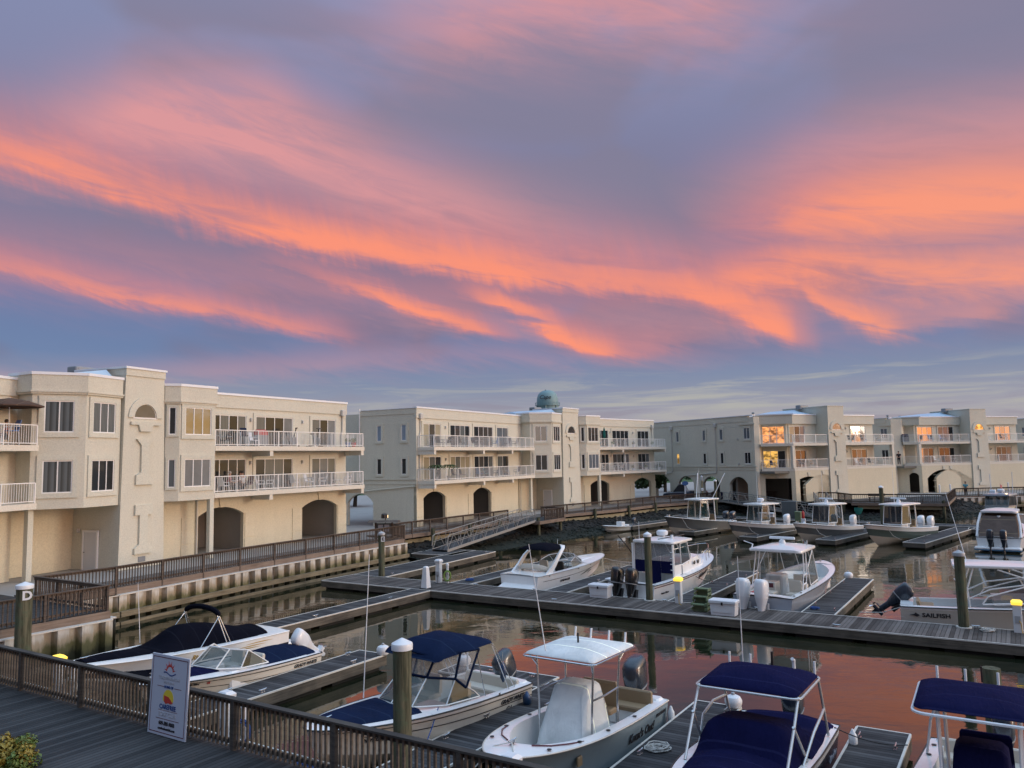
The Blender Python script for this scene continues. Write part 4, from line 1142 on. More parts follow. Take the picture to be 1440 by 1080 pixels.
    for j, (z0, z1) in enumerate(((9.28, 10.95), (6.10, 7.80))):
        for key, f, L, n, m0 in (('A', fA, LA, 2, .56), ('B', fB, LB, 3, .44), ('N', fN, LN, 1, .20), ('W', fW, LW, 3, .36)):
            opening('window', root, f, m0, L - m0, z0, z1, n, mats[key][j], tr=.26 if n > 1 else .13)
    # --- ground floor
    gw = MB(); gi = MB(); gf = MB(); qn = MB()
    ops = [(.25, 3.95, 4.10, 4.62), (9.46, 13.2, 4.10, 4.62)]
    gw.M = FRm; wall_open(gw.cut(), -3.4, WR, ZG, Z2, 1.8, 2.1, ops)
    ops2 = [(-LL + .9, -LL + 4.4, 4.1, 4.62), (-LL + 9.4, -LL + 12.8, 4.1, 4.62)]
    gw.M = FLm; wall_open(gw.cut(), WL, .2, ZG, Z2, 1.8, 2.1, ops2)
    gw.M = None
    gw.cut().prism([(AL[0] - .8, 2.3), (AL[0] + .0, 3.6), (tw0 + .1, 3.6), (tw0 + .1, 3.9), (AL[0] - .9, 3.9)], ZG, Z2)     # back of the recess under the left bay
    gw.M = FRm; gw.cut().box(WR - .3, WR, 2.1, 2.6 if mats.get('through') else 7, ZG, Z2)
    gw.M = FLm
    if not gable: gw.cut().box(WL, WL + .3, 2.1, 12, ZG, Z2)
    gw.build_each('ground_wall', M['stucco_low'], root)
    for Mx, a, b, d in ((FRm, .0, 4.2, 6.0), (FRm, 9.2, 13.5, 6.0), (FLm, -LL + .6, -LL + 4.7, 6.0), (FLm, -LL + 9.1, -LL + 13.1, 6.0)):
        gi.M = Mx; gf.M = Mx
        if mats.get('through') and Mx is FRm and a > 9:
            gi.cut().box(a, b, 2.1, 10, 4.9, 5.2); gf.cut().box(a, b, 1.85, 9, ZG, ZG + .03); gi.cut().box(a + 2.0, a + 2.3, 6, 6.3, ZG, 4.9)
            continue
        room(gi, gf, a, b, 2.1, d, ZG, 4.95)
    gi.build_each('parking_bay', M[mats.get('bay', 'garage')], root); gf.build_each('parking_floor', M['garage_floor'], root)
    for Mx, xs in ((FRm, ((-1.0, -.05), (4.05, 4.95), (8.45, 9.36), (13.3, 14.27))), (FLm, ((WL - .03, -LL + .8), (-LL + 4.5, -LL + 5.4), (-LL + 8.4, -LL + 9.3), (-LL + 12.9, -LL + 13.8)))):
        for a, b in xs:
            for zz in (ZG, ZG + .84, ZG + 1.68):
                qn.M = Mx; qn.cut().box(a, b, 1.755, 1.82, zz + .03, zz + .81)
    for Mx, c in ((FRm, 2.1), (FRm, 11.33), (FLm, -LL + 2.65), (FLm, -LL + 11.1)):
        qn.M = Mx; qn.cut().slabv([(c - .16, 4.60), (c + .16, 4.60), (c + .26, 5.2), (c - .26, 5.2)], 1.72, 1.82)
    qn.build_each('quoin', M['stucco_low'], root)
    cl = MB()
    cl.M = FRm; cl.cut().box(-.32, -.02, .0, .3, ZG, Z2 - .05)
    cl.M = None; cl.cut().box(AL[0] + .05, AL[0] + .35, 1.35, 1.65, ZG, Z2 - .05)
    cl.build_each('column', M['trim'], root)
    # white service door in the recess beside the tower
    fD = face((tw0 - .02, 3.55), (tw0 - .02, .2))
    dm = MB(); dm.M = fD; dm.box(1.0, 2.0, -.06, .02, ZG, ZG + 2.12); dr = dm.build('service_door', M['door'], root)
    dm = MB(); dm.M = fD; dm.box(.9, .995, -.09, .02, ZG, ZG + 2.2); dm.box(2.005, 2.1, -.09, .02, ZG, ZG + 2.2); dm.box(.9, 2.1, -.091, .02, ZG + 2.125, ZG + 2.22); dm.build('frame', M['white'], dr)
    dm = MB(); dm.M = fD; dm.lathe([(.02, -.02), (.045, -.015), (.045, .015), (.02, .02)], (1.1, -.10, ZG + 1.0), 8); dm.build('handle', M['black'], dr)
    sconce(root, fD, .55, ZG + 2.2)
    # pipes
    downpipe(root, wallR, 0, [(13.75, -.08, 11.1), (13.75, -.08, 9.9), (13.62, -.08, 9.5), (13.62, -.08, 8.6)], (13.75, 11.45))
    if gable:
        downpipe(root, wallL, 0, [(WL + .55, -.08, 11.1), (WL + .55, -.08, 10.0), (WL + .4, -.08, 9.6), (WL + .4, -.08, 5.7)], (WL + .55, 11.5))
    else:
        downpipe(root, FRm, 0, [(.08, 1.7, 5.2), (.08, 1.7, ZG)])
    roof_bits(root, [('vent', 6.5 + 5, 6, 12.1), ('cap', 9 + 5, 5, 12.1), ('unit', txc - .6, 4.4, 13.1), ('vent', -LL * .55, 7, 12.2), ('cap', -LL * .7, 5, 12.1)])
    if gable:
        gm = FLm @ Matrix.Translation((WL, 1.8, 0)) @ Matrix.Rotation(R(90), 4, 'Z')      # x runs back along the end wall, y = outwards? -> flip below
        fG = face(fl_(WL, GD), fl_(WL, 1.8)); GL = GD - 1.8
        for zc, gl in ((9.95, 'glass_sky'), (6.95, 'glass_dark')):
            for dd in (1.32 - .0, 4.08):
                xx = GL - dd
                opening('window', root, fG, xx - .26, xx + .26, zc - .72, zc + .72, 1, gl, tr=.2)
        bd = MB(); bd.M = fG; bd.cut().box(0, GL, -.06, .02, 5.75, 5.93); bd.cut().box(0, GL, -.04, .02, 5.35, 5.47); bd.build_each('string_course', M['stucco'], root)
        wv = MB(); wv.M = fG; wall_open(wv, -2.4, GL - .01, ZG, Z2 + .012, 0, .3, [(-1.5, 1.45, 3.7, 4.5)]); wv.build('end_wall', M['stucco'], root)
        cpx = MB(); cpx.M = fG; cpx.tube([(-.02, -.12, 12.3), (-.02, -.12, 6.0)], .06, 6); cpx.build('downpipe', M['white'], root)
        cpx = MB(); cpx.M = fG; cpx.tube([(GL - .1, -.08, 5.2), (0, -.08, 4.7)], .05, 6); cpx.build('conduit', M['stucco'], root)
    return root, FRm, FLm, fA, fB, fW
M['glass_sky'] = glass_mat('glass_sky', (0.16, 0.24, 0.34), ior=2.0)

d, b_, p_, c_, mi, li = 'glass_dark', 'glass_blind', 'glass_pale', 'glass_cream', 'glass_mirror', 'glass_lit'
B1 = condo('nearest pale stucco apartment block at the left with two tiers of long balconies', (-21.87, 45.06), 22, 1.1, 16, dict(
    A=('glass_blind', 'glass_blind'), B=('glass_pale', d), N=(d, b_), W=('glass_mirror', 'glass_grey'), bay='garage_light',
    R=[[d, p_, d, p_], [p_, d, d, 'glass_grey'], [p_, d, 'glass_grey'], [d, d, d, d], [d, p_, p_, d], [p_, 'glass_grey', p_]],
    L=[[d, c_, d], [d, d, p_, d], [d, p_, li, d], [d, d, p_], [d, d, d, d], [d, 'glass_grey', d, d]]))
B2 = condo('middle stucco apartment block with the grey end wall and the water tower behind its roof', (6.35, 89.9), 36, .5, 19.4, dict(
    A=('glass_mirror', d), B=('glass_mirror', d), N=(d, d), W=('glass_mirror', 'glass_grey'), through=True,
    R=[[mi, d, d, d], [d, d, d, d], [d, d, d], [mi, mi, d, d], [mi, p_, d, 'glass_grey'], [d, d, 'glass_grey']],
    L=[[c_, d, c_], [d, mi, p_, d], [d, mi, mi, mi], ['glass_grey', 'glass_grey'], [c_, p_, d], [c_, p_, c_, c_], [d, 'black', d, p_], [p_, d]]), gable=True)

def condo2(label, P0, az, canted, front, right, arches, mats, depth=20.0, gx=.6, group='pale stucco apartment blocks', gable_arches=True, arch_orange=False):
    """block seen from its canted end: end wall, canted bay of balconies, front balconies, stair tower, right wing"""
    root = thing('apartment_building', label, 'building', (P0[0], P0[1], 0), az, group)
    c45 = math.cos(R(45))
    CL = (-canted * c45, canted * c45)
    GX = CL[0] - gx; GY = CL[1] + gx * .2
    fC = face(CL, (0, 0)); tw0, tw1 = front, front + 3.2; txc = (tw0 + tw1) / 2
    XR = tw1 + right
    # walls behind the balconies
    body = [(GX, GY + .25), (CL[0] + .1, CL[1] + .25), (CL[0] + 1.4, CL[1] + 1.2), (.8, 1.8), (tw0 + .2, 1.8), (tw1 - .2, 1.8), (XR - 1.7, 1.8), (XR - 1.7, depth), (GX, depth)]
    mb = MB(); mb.prism(body, Z2 + .01, 11.9); mb.build('wall', M['stucco'], root)
    gd = MB(); gp = MB(); gf = MB()
    # end pier and parapets
    pb = MB()
    pb.M = fC; pb.cut().box(-gx * .9, canted + .05, .35 + .6, 1.25, 11.0, ZP); pb.M = None
    pb.cut().box(.45, tw0 + .1, 1.55, 1.9, 11.0, ZP - .001); pb.cut().box(tw1 - .1, XR - 1.64, 1.55, 1.9, 11.0, ZP - .001)
    pb.cut().box(GX - .04, GX + .3, GY + 1.2, depth, 11.4, ZP - .002)
    pb.build_each('parapet', M['stucco'], root)
    cp = MB()
    cp.M = fC; cp.cut().box(-gx * .9 - .05, canted + .2, .86, 1.3, ZP + .001, ZP + .13); cp.M = None
    cp.cut().box(.5, tw0, 1.48, 1.95, ZP + .002, ZP + .128); cp.cut().box(tw1, XR - 1.58, 1.48, 1.95, ZP + .001, ZP + .13); cp.cut().box(GX - .1, GX + .35, GY + .3, depth, ZP + .003, ZP + .1)
    cp.build_each('coping', M['coping'], root)
    mb = MB(); mb.add([(2.2, 1.95, 12.15), (tw0 + .1, 1.95, 12.15), (tw0 + .1, 5, 12.98), (tw0 + .1, 9, 12.98), (1, 8, 12.3)], [(0, 1, 2), (0, 2, 3), (0, 3, 4)]); mb.build('roof_membrane', M['membrane'], root)
    # slabs
    sl_ = MB()
    for z in (Z2, Z1):
        sl_.cut().prism([CL, (0, 0), (tw0 + .1, 0), (tw0 + .1, 1.85), (.7, 1.85), (CL[0] + 1.3, CL[1] + 1.25)], z, z + .30)
        sl_.cut().prism([(tw1 - .1, 0), (XR, 0), (XR, 1.85), (tw1 - .1, 1.85)], z, z + .30)
    sl_.build_each('balcony_slab', M['slabpaint'], root)
    I4 = Matrix.Identity(4)
    for z in (Z2 + .3, Z1 + .3):
        balcony_rail(root, I4, [(CL[0] + .1, CL[1] + .02, -.02, .10), (.02, .08, tw0 - .02, .08)], z, gap=.16)
        balcony_rail(root, I4, [(tw1 + .02, .08, XR - .08, .08), (XR - .08, .08, XR - .08, 1.75)], z, gap=.16)
    cl = MB()
    cl.cut().box(-.18, .22, .02, .42, Z2 + .3, Z1); cl.cut().box(XR - .45, XR - .05, .02, .42, Z2 + .3, Z1)
    cl.build_each('column', M['slabpaint'], root)
    # tower
    tb = MB(); hb = 1.6; ht = 1.42
    tb.loft([[(txc - hb, -.12, ZG), (txc + hb, -.12, ZG), (txc + hb, 5, ZG), (txc - hb, 5, ZG)], [(txc - ht, -.12, 13.1), (txc + ht, -.12, 13.1), (txc + ht, 7, 13.1), (txc - ht, 7, 13.1)]])
    tb.box(txc - ht - .05, txc + ht + .05, -.16, 7.05, 13.101, 13.2)
    tb.build('stair_tower', M['stucco'], root)
    tower_motifs(root, txc, 13, -.12)
    if arch_orange:
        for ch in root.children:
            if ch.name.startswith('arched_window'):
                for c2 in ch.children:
                    if c2.name.startswith('pane'): c2.data.materials[0] = M['glass_arch_orange']
    roof_bits(root, [('unit', txc - 1.2, 4, 13.2), ('vent', GX + 4, 7, 12.1), ('vent', GX + 8, 9, 12.1), ('cap', XR - 3, 6, 12.1)])
    # doors
    wC = face((CL[0] + 1.4, CL[1] + 1.2), (.8, 1.8)); LC = math.hypot(.8 - CL[0] - 1.4, 1.8 - CL[1] - 1.2)
    wF = Matrix.Translation((0, 1.8, 0))
    fP = face(CL, (CL[0] + 1.4, CL[1] + 1.2))
    for j, z in enumerate((Z1 + .32, Z2 + .32)):
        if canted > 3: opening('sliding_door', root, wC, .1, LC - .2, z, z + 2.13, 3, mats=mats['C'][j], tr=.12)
        opening('sliding_door', root, wF, 1.3, min(front - 1.8, 4.0) if front < 7 else 3.9, z, z + 2.13, 3, mats=mats['F'][j], tr=.16)
        if front > 7: opening('sliding_door', root, wF, 4.9, 7.6, z, z + 2.13, 3, mats=mats['F2'][j], tr=.16)
        opening('sliding_door', root, wF, tw1 + .3, tw1 + 1.5, z, z + 2.13, 1, mats=[mats['Rg'][j][0]], tr=.14)
        opening('sliding_door', root, wF, tw1 + 3.3, tw1 + 6.1, z, z + 2.13, 3, mats=mats['Rg'][j], tr=.14)
        sconce(root, wF, tw1 + 2.4, z + 1.85)
    # ground storey: piers and arches flush with the balcony edge
    gw = MB(); gi = MB(); gf = MB(); qn = MB()
    gw.M = fC; wall_open(gw.cut(), -gx * .8, canted, ZG, Z2 - .002, .02, .42, arches['C']); gw.M = None
    wall_open(gw.cut(), .05, tw0, ZG, Z2 - .002, .02, .42, arches['F']); wall_open(gw.cut(), tw1, XR, ZG, Z2 - .002, .02, .42, arches['R'])
    gw.cut().box(XR - .4, XR, .42, 6, ZG, Z2 - .002)
    gw.build_each('ground_wall', M['stucco_low'], root)
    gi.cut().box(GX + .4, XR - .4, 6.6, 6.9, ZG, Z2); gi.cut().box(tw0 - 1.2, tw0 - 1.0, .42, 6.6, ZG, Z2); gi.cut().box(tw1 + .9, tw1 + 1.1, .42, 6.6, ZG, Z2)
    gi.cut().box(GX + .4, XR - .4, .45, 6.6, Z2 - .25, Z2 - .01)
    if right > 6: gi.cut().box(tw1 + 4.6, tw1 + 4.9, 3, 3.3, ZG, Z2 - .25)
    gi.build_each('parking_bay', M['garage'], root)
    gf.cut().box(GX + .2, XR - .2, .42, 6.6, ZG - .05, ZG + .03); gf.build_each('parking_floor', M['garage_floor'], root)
    for xs, fm in ((arches['C'], fC), (arches['F'] + [(a + tw1 * 0, b, c, e) for a, b, c, e in arches['R']], I4)):
        for a, b, zs, zc in xs:
            qn.M = fm
            for zz in (2.5, 3.3, 4.1):
                qn.cut().box(a - .55, a, .0, .03, zz - .03, zz); qn.cut().box(b, b + .55, .0, .03, zz - .03, zz)
            cxx = (a + b) / 2
            if zc > zs: qn.cut().slabv([(cxx - .14, zc + .02), (cxx + .14, zc + .02), (cxx + .22, zc + .5), (cxx - .22, zc + .5)], -.06, .03)
    qn.build_each('quoin', M['trim'], root)
    # end wall
    fG = face((GX, depth), (GX, GY))
    ga = [] if not gable_arches else [(depth - GY - q - 1.55, depth - GY - q + 1.55, 3.75, 4.65) for q in (17.9, 13.0, 8.1, 3.2)]
    ew = MB(); ew.M = fG; wall_open(ew, .0, depth - GY, ZG, Z2 + .02, -.02, .4, ga); 
    ew.build('end_wall', M['stucco'], root)
    if gable_arches:
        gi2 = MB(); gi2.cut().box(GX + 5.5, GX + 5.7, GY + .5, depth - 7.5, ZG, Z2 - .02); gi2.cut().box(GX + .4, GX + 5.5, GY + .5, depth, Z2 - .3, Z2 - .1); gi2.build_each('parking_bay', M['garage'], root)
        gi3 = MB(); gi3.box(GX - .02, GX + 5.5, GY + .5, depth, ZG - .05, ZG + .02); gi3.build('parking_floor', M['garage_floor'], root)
    bd = MB(); bd.M = fG; bd.cut().box(0, depth - GY, -.07, .02, 5.85, 6.02); bd.cut().box(0, depth - GY, -.05, .02, 5.5, 5.6)
    bd.cut().box(depth - GY - 2.6, depth - GY, -.12, .02, 11.0, 11.15)
    bd.build_each('string_course', M['stucco'], root)
    for q, w, n, mu, ml in mats['G']:
        xx = depth - GY - q
        if xx < .5: continue
        for zc, mt in ((9.95, mu), (6.95, ml)):
            opening('window', root, fG, xx - w / 2, xx + w / 2, zc - .7, zc + .7, n, mt, tr=.2)
    if gable_arches:
        for q, sgn in ((15.6, 1), (6.9, 1)):
            xx = depth - GY - q
            downpipe(root, fG, 0, [(xx, -.1, 11.3), (xx, -.1, 5.3), (xx - .2, -.1, 5.1), (max(xx - 5.5, .3), -.1, 4.75)], (xx, 11.3))
        for q in (3.0,):
            sconce(root, fG, depth - GY - q, 9.3); sconce(root, fG, depth - GY - q, 6.2)
    return root
fi, wa = 'glass_fire', 'glass_lit'
M['glass_fire'] = glass_mat('glass_fire', (0.10, 0.05, 0.03), 0.0, ior=2.6)
B3 = condo2('third apartment block with a long grey end wall over dark parking arches', (33.45, 93.7), 62, 3.75, 5.85, 9.3,
    dict(C=[(.35, 3.3, 4.45, 4.451)], F=[(.75, 3.9, 4.3, 4.6)], R=[(1.7, 7.9, 3.6, 4.75)]),
    dict(C=(['glass_sunset_glow', 'glass_sunset_glow', 'glass_sunset_glow'], [wa, wa, d]), F=([c_, d, 'glass_grey'], [wa, d, d]), F2=([d] * 3, [d] * 3), Rg=([fi, mi, p_], [d, p_, d]),
         G=[(1.45, 1.0, 2, 'glass_grey', d), (5.9, .55, 1, 'glass_grey', d), (9.1, .55, 1, 'glass_grey', d), (14.4, .55, 1, 'glass_grey', 'glass_lit')]), 23.4)
B4 = condo2('fourth apartment block at the right with an orange arched window in its tower', (56.2, 108.5), 74, 2.1, 8.65, 9.0,
    dict(C=[(.5, 1.7, 4.0, 4.4)], F=[(.9, 6.6, 3.6, 4.75)], R=[(2.4, 7.6, 3.6, 4.75)]),
    dict(C=([d] * 3, [d] * 3), F=([fi, fi, mi], [mi, p_, d]), F2=([p_, 'glass_grey', d], [d, d, d]), Rg=([fi, mi, fi], [d, d, p_]),
         G=[(1.6, 1.3, 2, 'glass_grey', d), (5.9, .55, 1, 'glass_grey', d)]), 20.5, gx=1.4, arch_orange=True)
# the end of one more block at the right edge
def end_block():
    root = thing('apartment_building', 'end of a further apartment block at the right edge, only its dark side wall showing', 'building', (77.5, 116.5, 0), 84)
    mb = MB(); mb.prism([(0, 0), (14, 0), (14, 18), (0, 18)], ZG, 11.9); mb.build('wall', M['stucco'], root)
    cp = MB(); cp.cut().box(-.08, 14.1, -.08, .3, 11.901, 12.05); cp.cut().box(-.08, .3, .3, 18, 11.902, 12.04); cp.build_each('coping', M['coping'], root)
    sl_ = MB()
    for z in (Z2, Z1): sl_.cut().box(1, 14, -1.8, .02, z, z + .3)
    sl_.build_each('balcony_slab', M['slabpaint'], root)
    for z in (Z2 + .3, Z1 + .3): balcony_rail(root, Matrix.Identity(4), [(1.05, -1.72, 13.9, -1.72), (1.05, 0, 1.05, -1.7)], z, gap=.16)
    fG = face((0, 18), (0, 0))
    for zc in (9.95, 6.95): opening('window', root, fG, 15.5, 16.5, zc - .7, zc + .7, 2, 'glass_grey', tr=.2)
    opening('sliding_door', root, Matrix.Identity(4), 2, 5, Z1 + .32, Z1 + 2.4, 3, 'glass_dark', tr=.15); opening('sliding_door', root, Matrix.Identity(4), 2, 5, Z2 + .32, Z2 + 2.4, 3, 'glass_dark', tr=.15)
end_block()

# water tower far behind the second block
def water_tower():
    D = 330.0
    x, y = (769.5 - 720) / 1100 * D, D
    t = thing('water_tower', 'teal domed water tower rising behind the roof of the middle apartment block', 'water tower', (x, y, 0))
    zc = 33.4; r = 4.55
    mb = MB(); mb.lathe([(r * .98, zc - 8), (r, zc - 4), (r, zc - 2.0), (r * .97, zc - .6), (r * .86, zc + .9), (r * .66, zc + 1.9), (r * .4, zc + 2.5), (.01, zc + 2.75)], n=32); mb.build('tank', M['teal_tank'], t, True, 60)
    mb = MB(); mb.lathe([(r + .05, zc - 3.9), (r + .7, zc - 3.9), (r + .7, zc - 3.7), (r + .05, zc - 3.7)], n=32)
    for k in range(32):
        a = 2 * math.pi * k / 32; mb.tube([((r + .65) * math.cos(a), (r + .65) * math.sin(a), zc - 3.7), ((r + .65) * math.cos(a), (r + .65) * math.sin(a), zc - 2.6)], .05, 4)
    mb.tube([((r + .65) * math.cos(2 * math.pi * k / 32), (r + .65) * math.sin(2 * math.pi * k / 32), zc - 2.6) for k in range(33)], .06, 4)
    mb.build('walkway', M['teal_tank'], t)
    for k in range(6):
        a = 2 * math.pi * k / 6 + .3
        mb = MB(); mb.tube([(r * 1.02 * math.cos(a), r * 1.02 * math.sin(a), zc - 4), (r * 1.35 * math.cos(a), r * 1.35 * math.sin(a), 0)], .35, 8); mb.build('leg', M['teal_tank'], t)
    mb = MB(); mb.lathe([(.9, 0), (.7, zc - 8)], n=12); mb.build('riser_pipe', M['teal_tank'], t)
    mb = MB(); mb.box(-1.0, -.5, -.2, .2, zc + 2.4, zc + 2.9); mb.build('beacon', M['black'], t)
    textmesh('lettering', 'Cape', 2.3, M['ink_black'], t, Matrix.Translation((-1.2, -r - .05, zc - .6)) @ Matrix.Rotation(R(90), 4, 'X'), .02, .3)
water_tower()

# ------------------------------------------------------------------ boats
class Hull:
    """local x from stern (0) to bow (L), y to port, z up from the water"""
    LV = (0.0, .22, .44, .62, .76, .88, 1.0)
    def __init__(s, L, B, zs0, zs1, zc0=.10, zc1=.72, rake=.10, full=.40, pw=2.5, qw=.62, sag=.0, stern_w=.93, ce=3.0):
        s.ce = ce
        s.L, s.B, s.zs0, s.zs1, s.zc0, s.zc1, s.rake, s.full, s.pw, s.qw, s.sag, s.sw = L, B, zs0, zs1, zc0, zc1, rake, full, pw, qw, sag, stern_w
    def bs(s, t):
        f = max(0, (t - s.full) / (1 - s.full))
        a = max(0.0, 1 - f ** s.pw) ** s.qw
        st = s.sw + (1 - s.sw) * min(1, t / .35)
        return s.B / 2 * a * st
    def zs(s, t): return s.zs0 + (s.zs1 - s.zs0) * t ** 1.5 - s.sag * math.sin(math.pi * t)
    def bc(s, t):
        f = max(0, (t - .25) / .75)
        return s.bs(t) * (.90 - .42 * f ** 1.6)
    def zc(s, t): return s.zc0 + (s.zc1 - s.zc0) * t ** s.ce
    def zk(s, t): return -.32 + (.32 + s.zc1 * .85) * max(0, (t - .70) / .30) ** 2.4
    def x(s, t, z): return s.L * t - s.rake * s.L * (1 - (z + .35) / (s.zs(t) + .35)) * t ** 3
    def pt(s, t, h, side=1):
        bc, bs, zc, zs = s.bc(t), s.bs(t), s.zc(t), s.zs(t)
        y = bc + (bs - bc) * h ** (1 + 1.1 * t); z = zc + (zs - zc) * h
        return Vector((s.x(t, z), side * y, z))
    def inner(s, t, z):
        '''half-breadth and x of the hull's inside at height z'''
        zc, zk, zs = s.zc(t), s.zk(t), s.zs(t)
        if z < zc: y = s.bc(t) * max(0, (z - zk) / max(.05, zc - zk))
        else:
            h = (z - zc) / (zs - zc); y = s.bc(t) + (s.bs(t) - s.bc(t)) * h ** (1 + 1.1 * t)
        return y - .07, s.x(t, max(z, zk)) - .03
    def T(s, n=30): return [1 - (1 - k / n) ** 1.25 for k in range(n + 1)]

def hull_parts(root, H, side, bottom, band=None, band_from=4, name='hull', stripes=(), rub='black', transom=True):
    Ts = H.T()
    def strip(levels, mat, nm, parent, close=False, keel=False):
        mb = MB()
        for sd_ in (1, -1):
            vs = []; n = len(levels) + (1 if keel else 0)
            for t in Ts:
                if keel: z = H.zk(t); vs.append((H.x(t, z), 0, z))
                for h in levels: vs.append(H.pt(t, h, sd_))
            fs = [(i * n + j, (i + 1) * n + j, (i + 1) * n + j + 1, i * n + j + 1) for i in range(len(Ts) - 1) for j in range(n - 1)]
            mb.add(vs, fs)
        if transom:
            a = [H.pt(0, h, 1) for h in levels]; b = [H.pt(0, h, -1) for h in levels]
            if keel: mb.poly([Vector((0, 0, H.zk(0)))] + a + b[::-1])
            else: mb.poly(a + b[::-1])
        return mb.build(nm, M[mat], parent, True, 40)
    lv = H.LV
    k = band_from if band else len(lv) - 1
    h = strip(lv[:k + 1], side, name, root)
    strip(lv[:1], bottom, 'bottom', root, keel=True)
    if band: strip(lv[k:], band, 'sheer_band', root)
    if rub:
        mb = MB()
        for sd_ in (1, -1):
            mb.tube([H.pt(t, 1.0, sd_) + Vector((0, sd_ * .012, -.01)) for t in Ts], .022, 5)
        mb.tube([H.pt(0, 1, 1), H.pt(0, 1, -1)], .022, 5)
        mb.build('rub_rail', M[rub], root, True)
    for (h0, w, mat, t0, t1) in stripes:
        mb = MB()
        for sd_ in (1, -1):
            vs = []
            tt = [t0 + (t1 - t0) * q / 30 for q in range(31)]
            for t in tt:
                for hh in (h0, h0 + w):
                    p = H.pt(t, hh, sd_); p.y += sd_ * .008; vs.append(p)
            mb.add(vs, [(2 * i, 2 * i + 2, 2 * i + 3, 2 * i + 1) for i in range(len(tt) - 1)])
        mb.build('stripe', M[mat], root)
    return h

def deck_parts(root, H, t0, t1, gw=.22, zf=.38, mat='gel_white', liner='liner', crown=.06, round_=.12, t0w=None):
    """side decks and foredeck round an open well from t0 to t1, with the well's own lining"""
    st = sorted(set([round(t, 4) for t in H.T(40)] + [t0, t1, t0 + .012, t1 - .005, t1 - .015, t1 - .03, t1 - .05]))
    def bi(t):
        b = max(.02, H.bs(t) - gw)
        if t > t1 - round_: b *= math.sqrt(max(0.0, 1 - ((t - t1 + round_) / round_) ** 2))
        if t < t0 + .012: b *= .98
        return b
    mb = MB()
    for sd_ in (1, -1):
        for a, b in zip(st, st[1:]):
            open_ = a >= t0 - 1e-6 and b <= t1 + 1e-6
            q = []
            for t in (a, b):
                o = H.pt(t, 1, sd_)
                yi = bi(t) if open_ else 0.0
                zi = H.zs(t) + (.025 if open_ else crown * min(1, H.bs(t) / (H.B * .3)))
                i = Vector((o.x - (0 if open_ else 0), sd_ * yi, zi))
                q.append((o, i))
            mid = [((o + i) / 2 + Vector((0, 0, .012 if open_ else crown * .35))) for o, i in q]
            mb.add([q[0][0], q[1][0], mid[1], mid[0]], [(0, 1, 2, 3)]); mb.add([mid[0], mid[1], q[1][1], q[0][1]], [(0, 1, 2, 3)])
    mb.build('deck', M[mat], root, True, 50)
    ws = [t for t in st if t0 - 1e-6 <= t <= t1 + 1e-6]
    mb = MB()
    for sd_ in (1, -1):
        for a, b in zip(ws, ws[1:]):
            pa, pb_ = H.pt(a, 1, sd_), H.pt(b, 1, sd_)
            A = Vector((pa.x, sd_ * bi(a), H.zs(a) + .025)); Bq = Vector((pb_.x, sd_ * bi(b), H.zs(b) + .025))
            ya, xa = H.inner(a, zf); yb, xb = H.inner(b, zf)
            A2 = Vector((min(A.x, xa), sd_ * max(0, min(bi(a) - .05, ya)), zf)); B2_ = Vector((min(Bq.x, xb), sd_ * max(0, min(bi(b) - .05, yb)), zf))
            mb.add([A, Bq, B2_, A2], [(0, 1, 2, 3)]); mb.add([A2, B2_, (B2_.x, 0, zf), (A2.x, 0, zf)], [(0, 1, 2, 3)])
    a = t0; x = H.pt(a, 1, 1).x
    mb.add([(x, bi(a), H.zs(a) + .025), (x, -bi(a), H.zs(a) + .025), (x, -bi(a) + .05, zf), (x, bi(a) - .05, zf)], [(0, 1, 2, 3)])
    mb.build('cockpit', M[liner], root, True, 40)
    return bi

def cover(root, H, t0, t1, ridge, k=.97, mat='canvas_navy', name='canvas_cover', zoff=.035, drop=.06, pw=2.2, n=26, m_=14):
    """fitted cloth over the deck; ridge(t) is its height above the sheer on the centre line"""
    mb = MB(); vs = []
    for i in range(n + 1):
        t = t0 + (t1 - t0) * i / n
        b = H.bs(t) * k; x = H.pt(t, 1, 1).x
        for j in range(m_ + 1):
            y = b * (-1 + 2 * j / m_); e = abs(2 * j / m_ - 1)
            z = H.zs(t) + zoff + ridge(t) * (1 - e ** pw) - (drop if j in (0, m_) else 0)
            z += .012 * math.sin(9 * t * 3 + y * 5) * (1 - e)
            vs.append((x, y, z))
    w = m_ + 1
    mb.add(vs, [(i * w + j, (i + 1) * w + j, (i + 1) * w + j + 1, i * w + j + 1) for i in range(n) for j in range(m_)])
    for i in (0, n):
        t = t0 + (t1 - t0) * i / n; row = vs[i * w:(i + 1) * w]
        mb.add(row + [(row[0][0], y, H.zs(t) - .02) for _, y, _ in row], [(j, j + 1, w + j + 1, w + j) for j in range(m_)])
    return mb.build(name, M[mat], root, True, 70)

def smooth(a, b, x):
    t = min(1, max(0, (x - a) / (b - a))); return t * t * (3 - 2 * t)

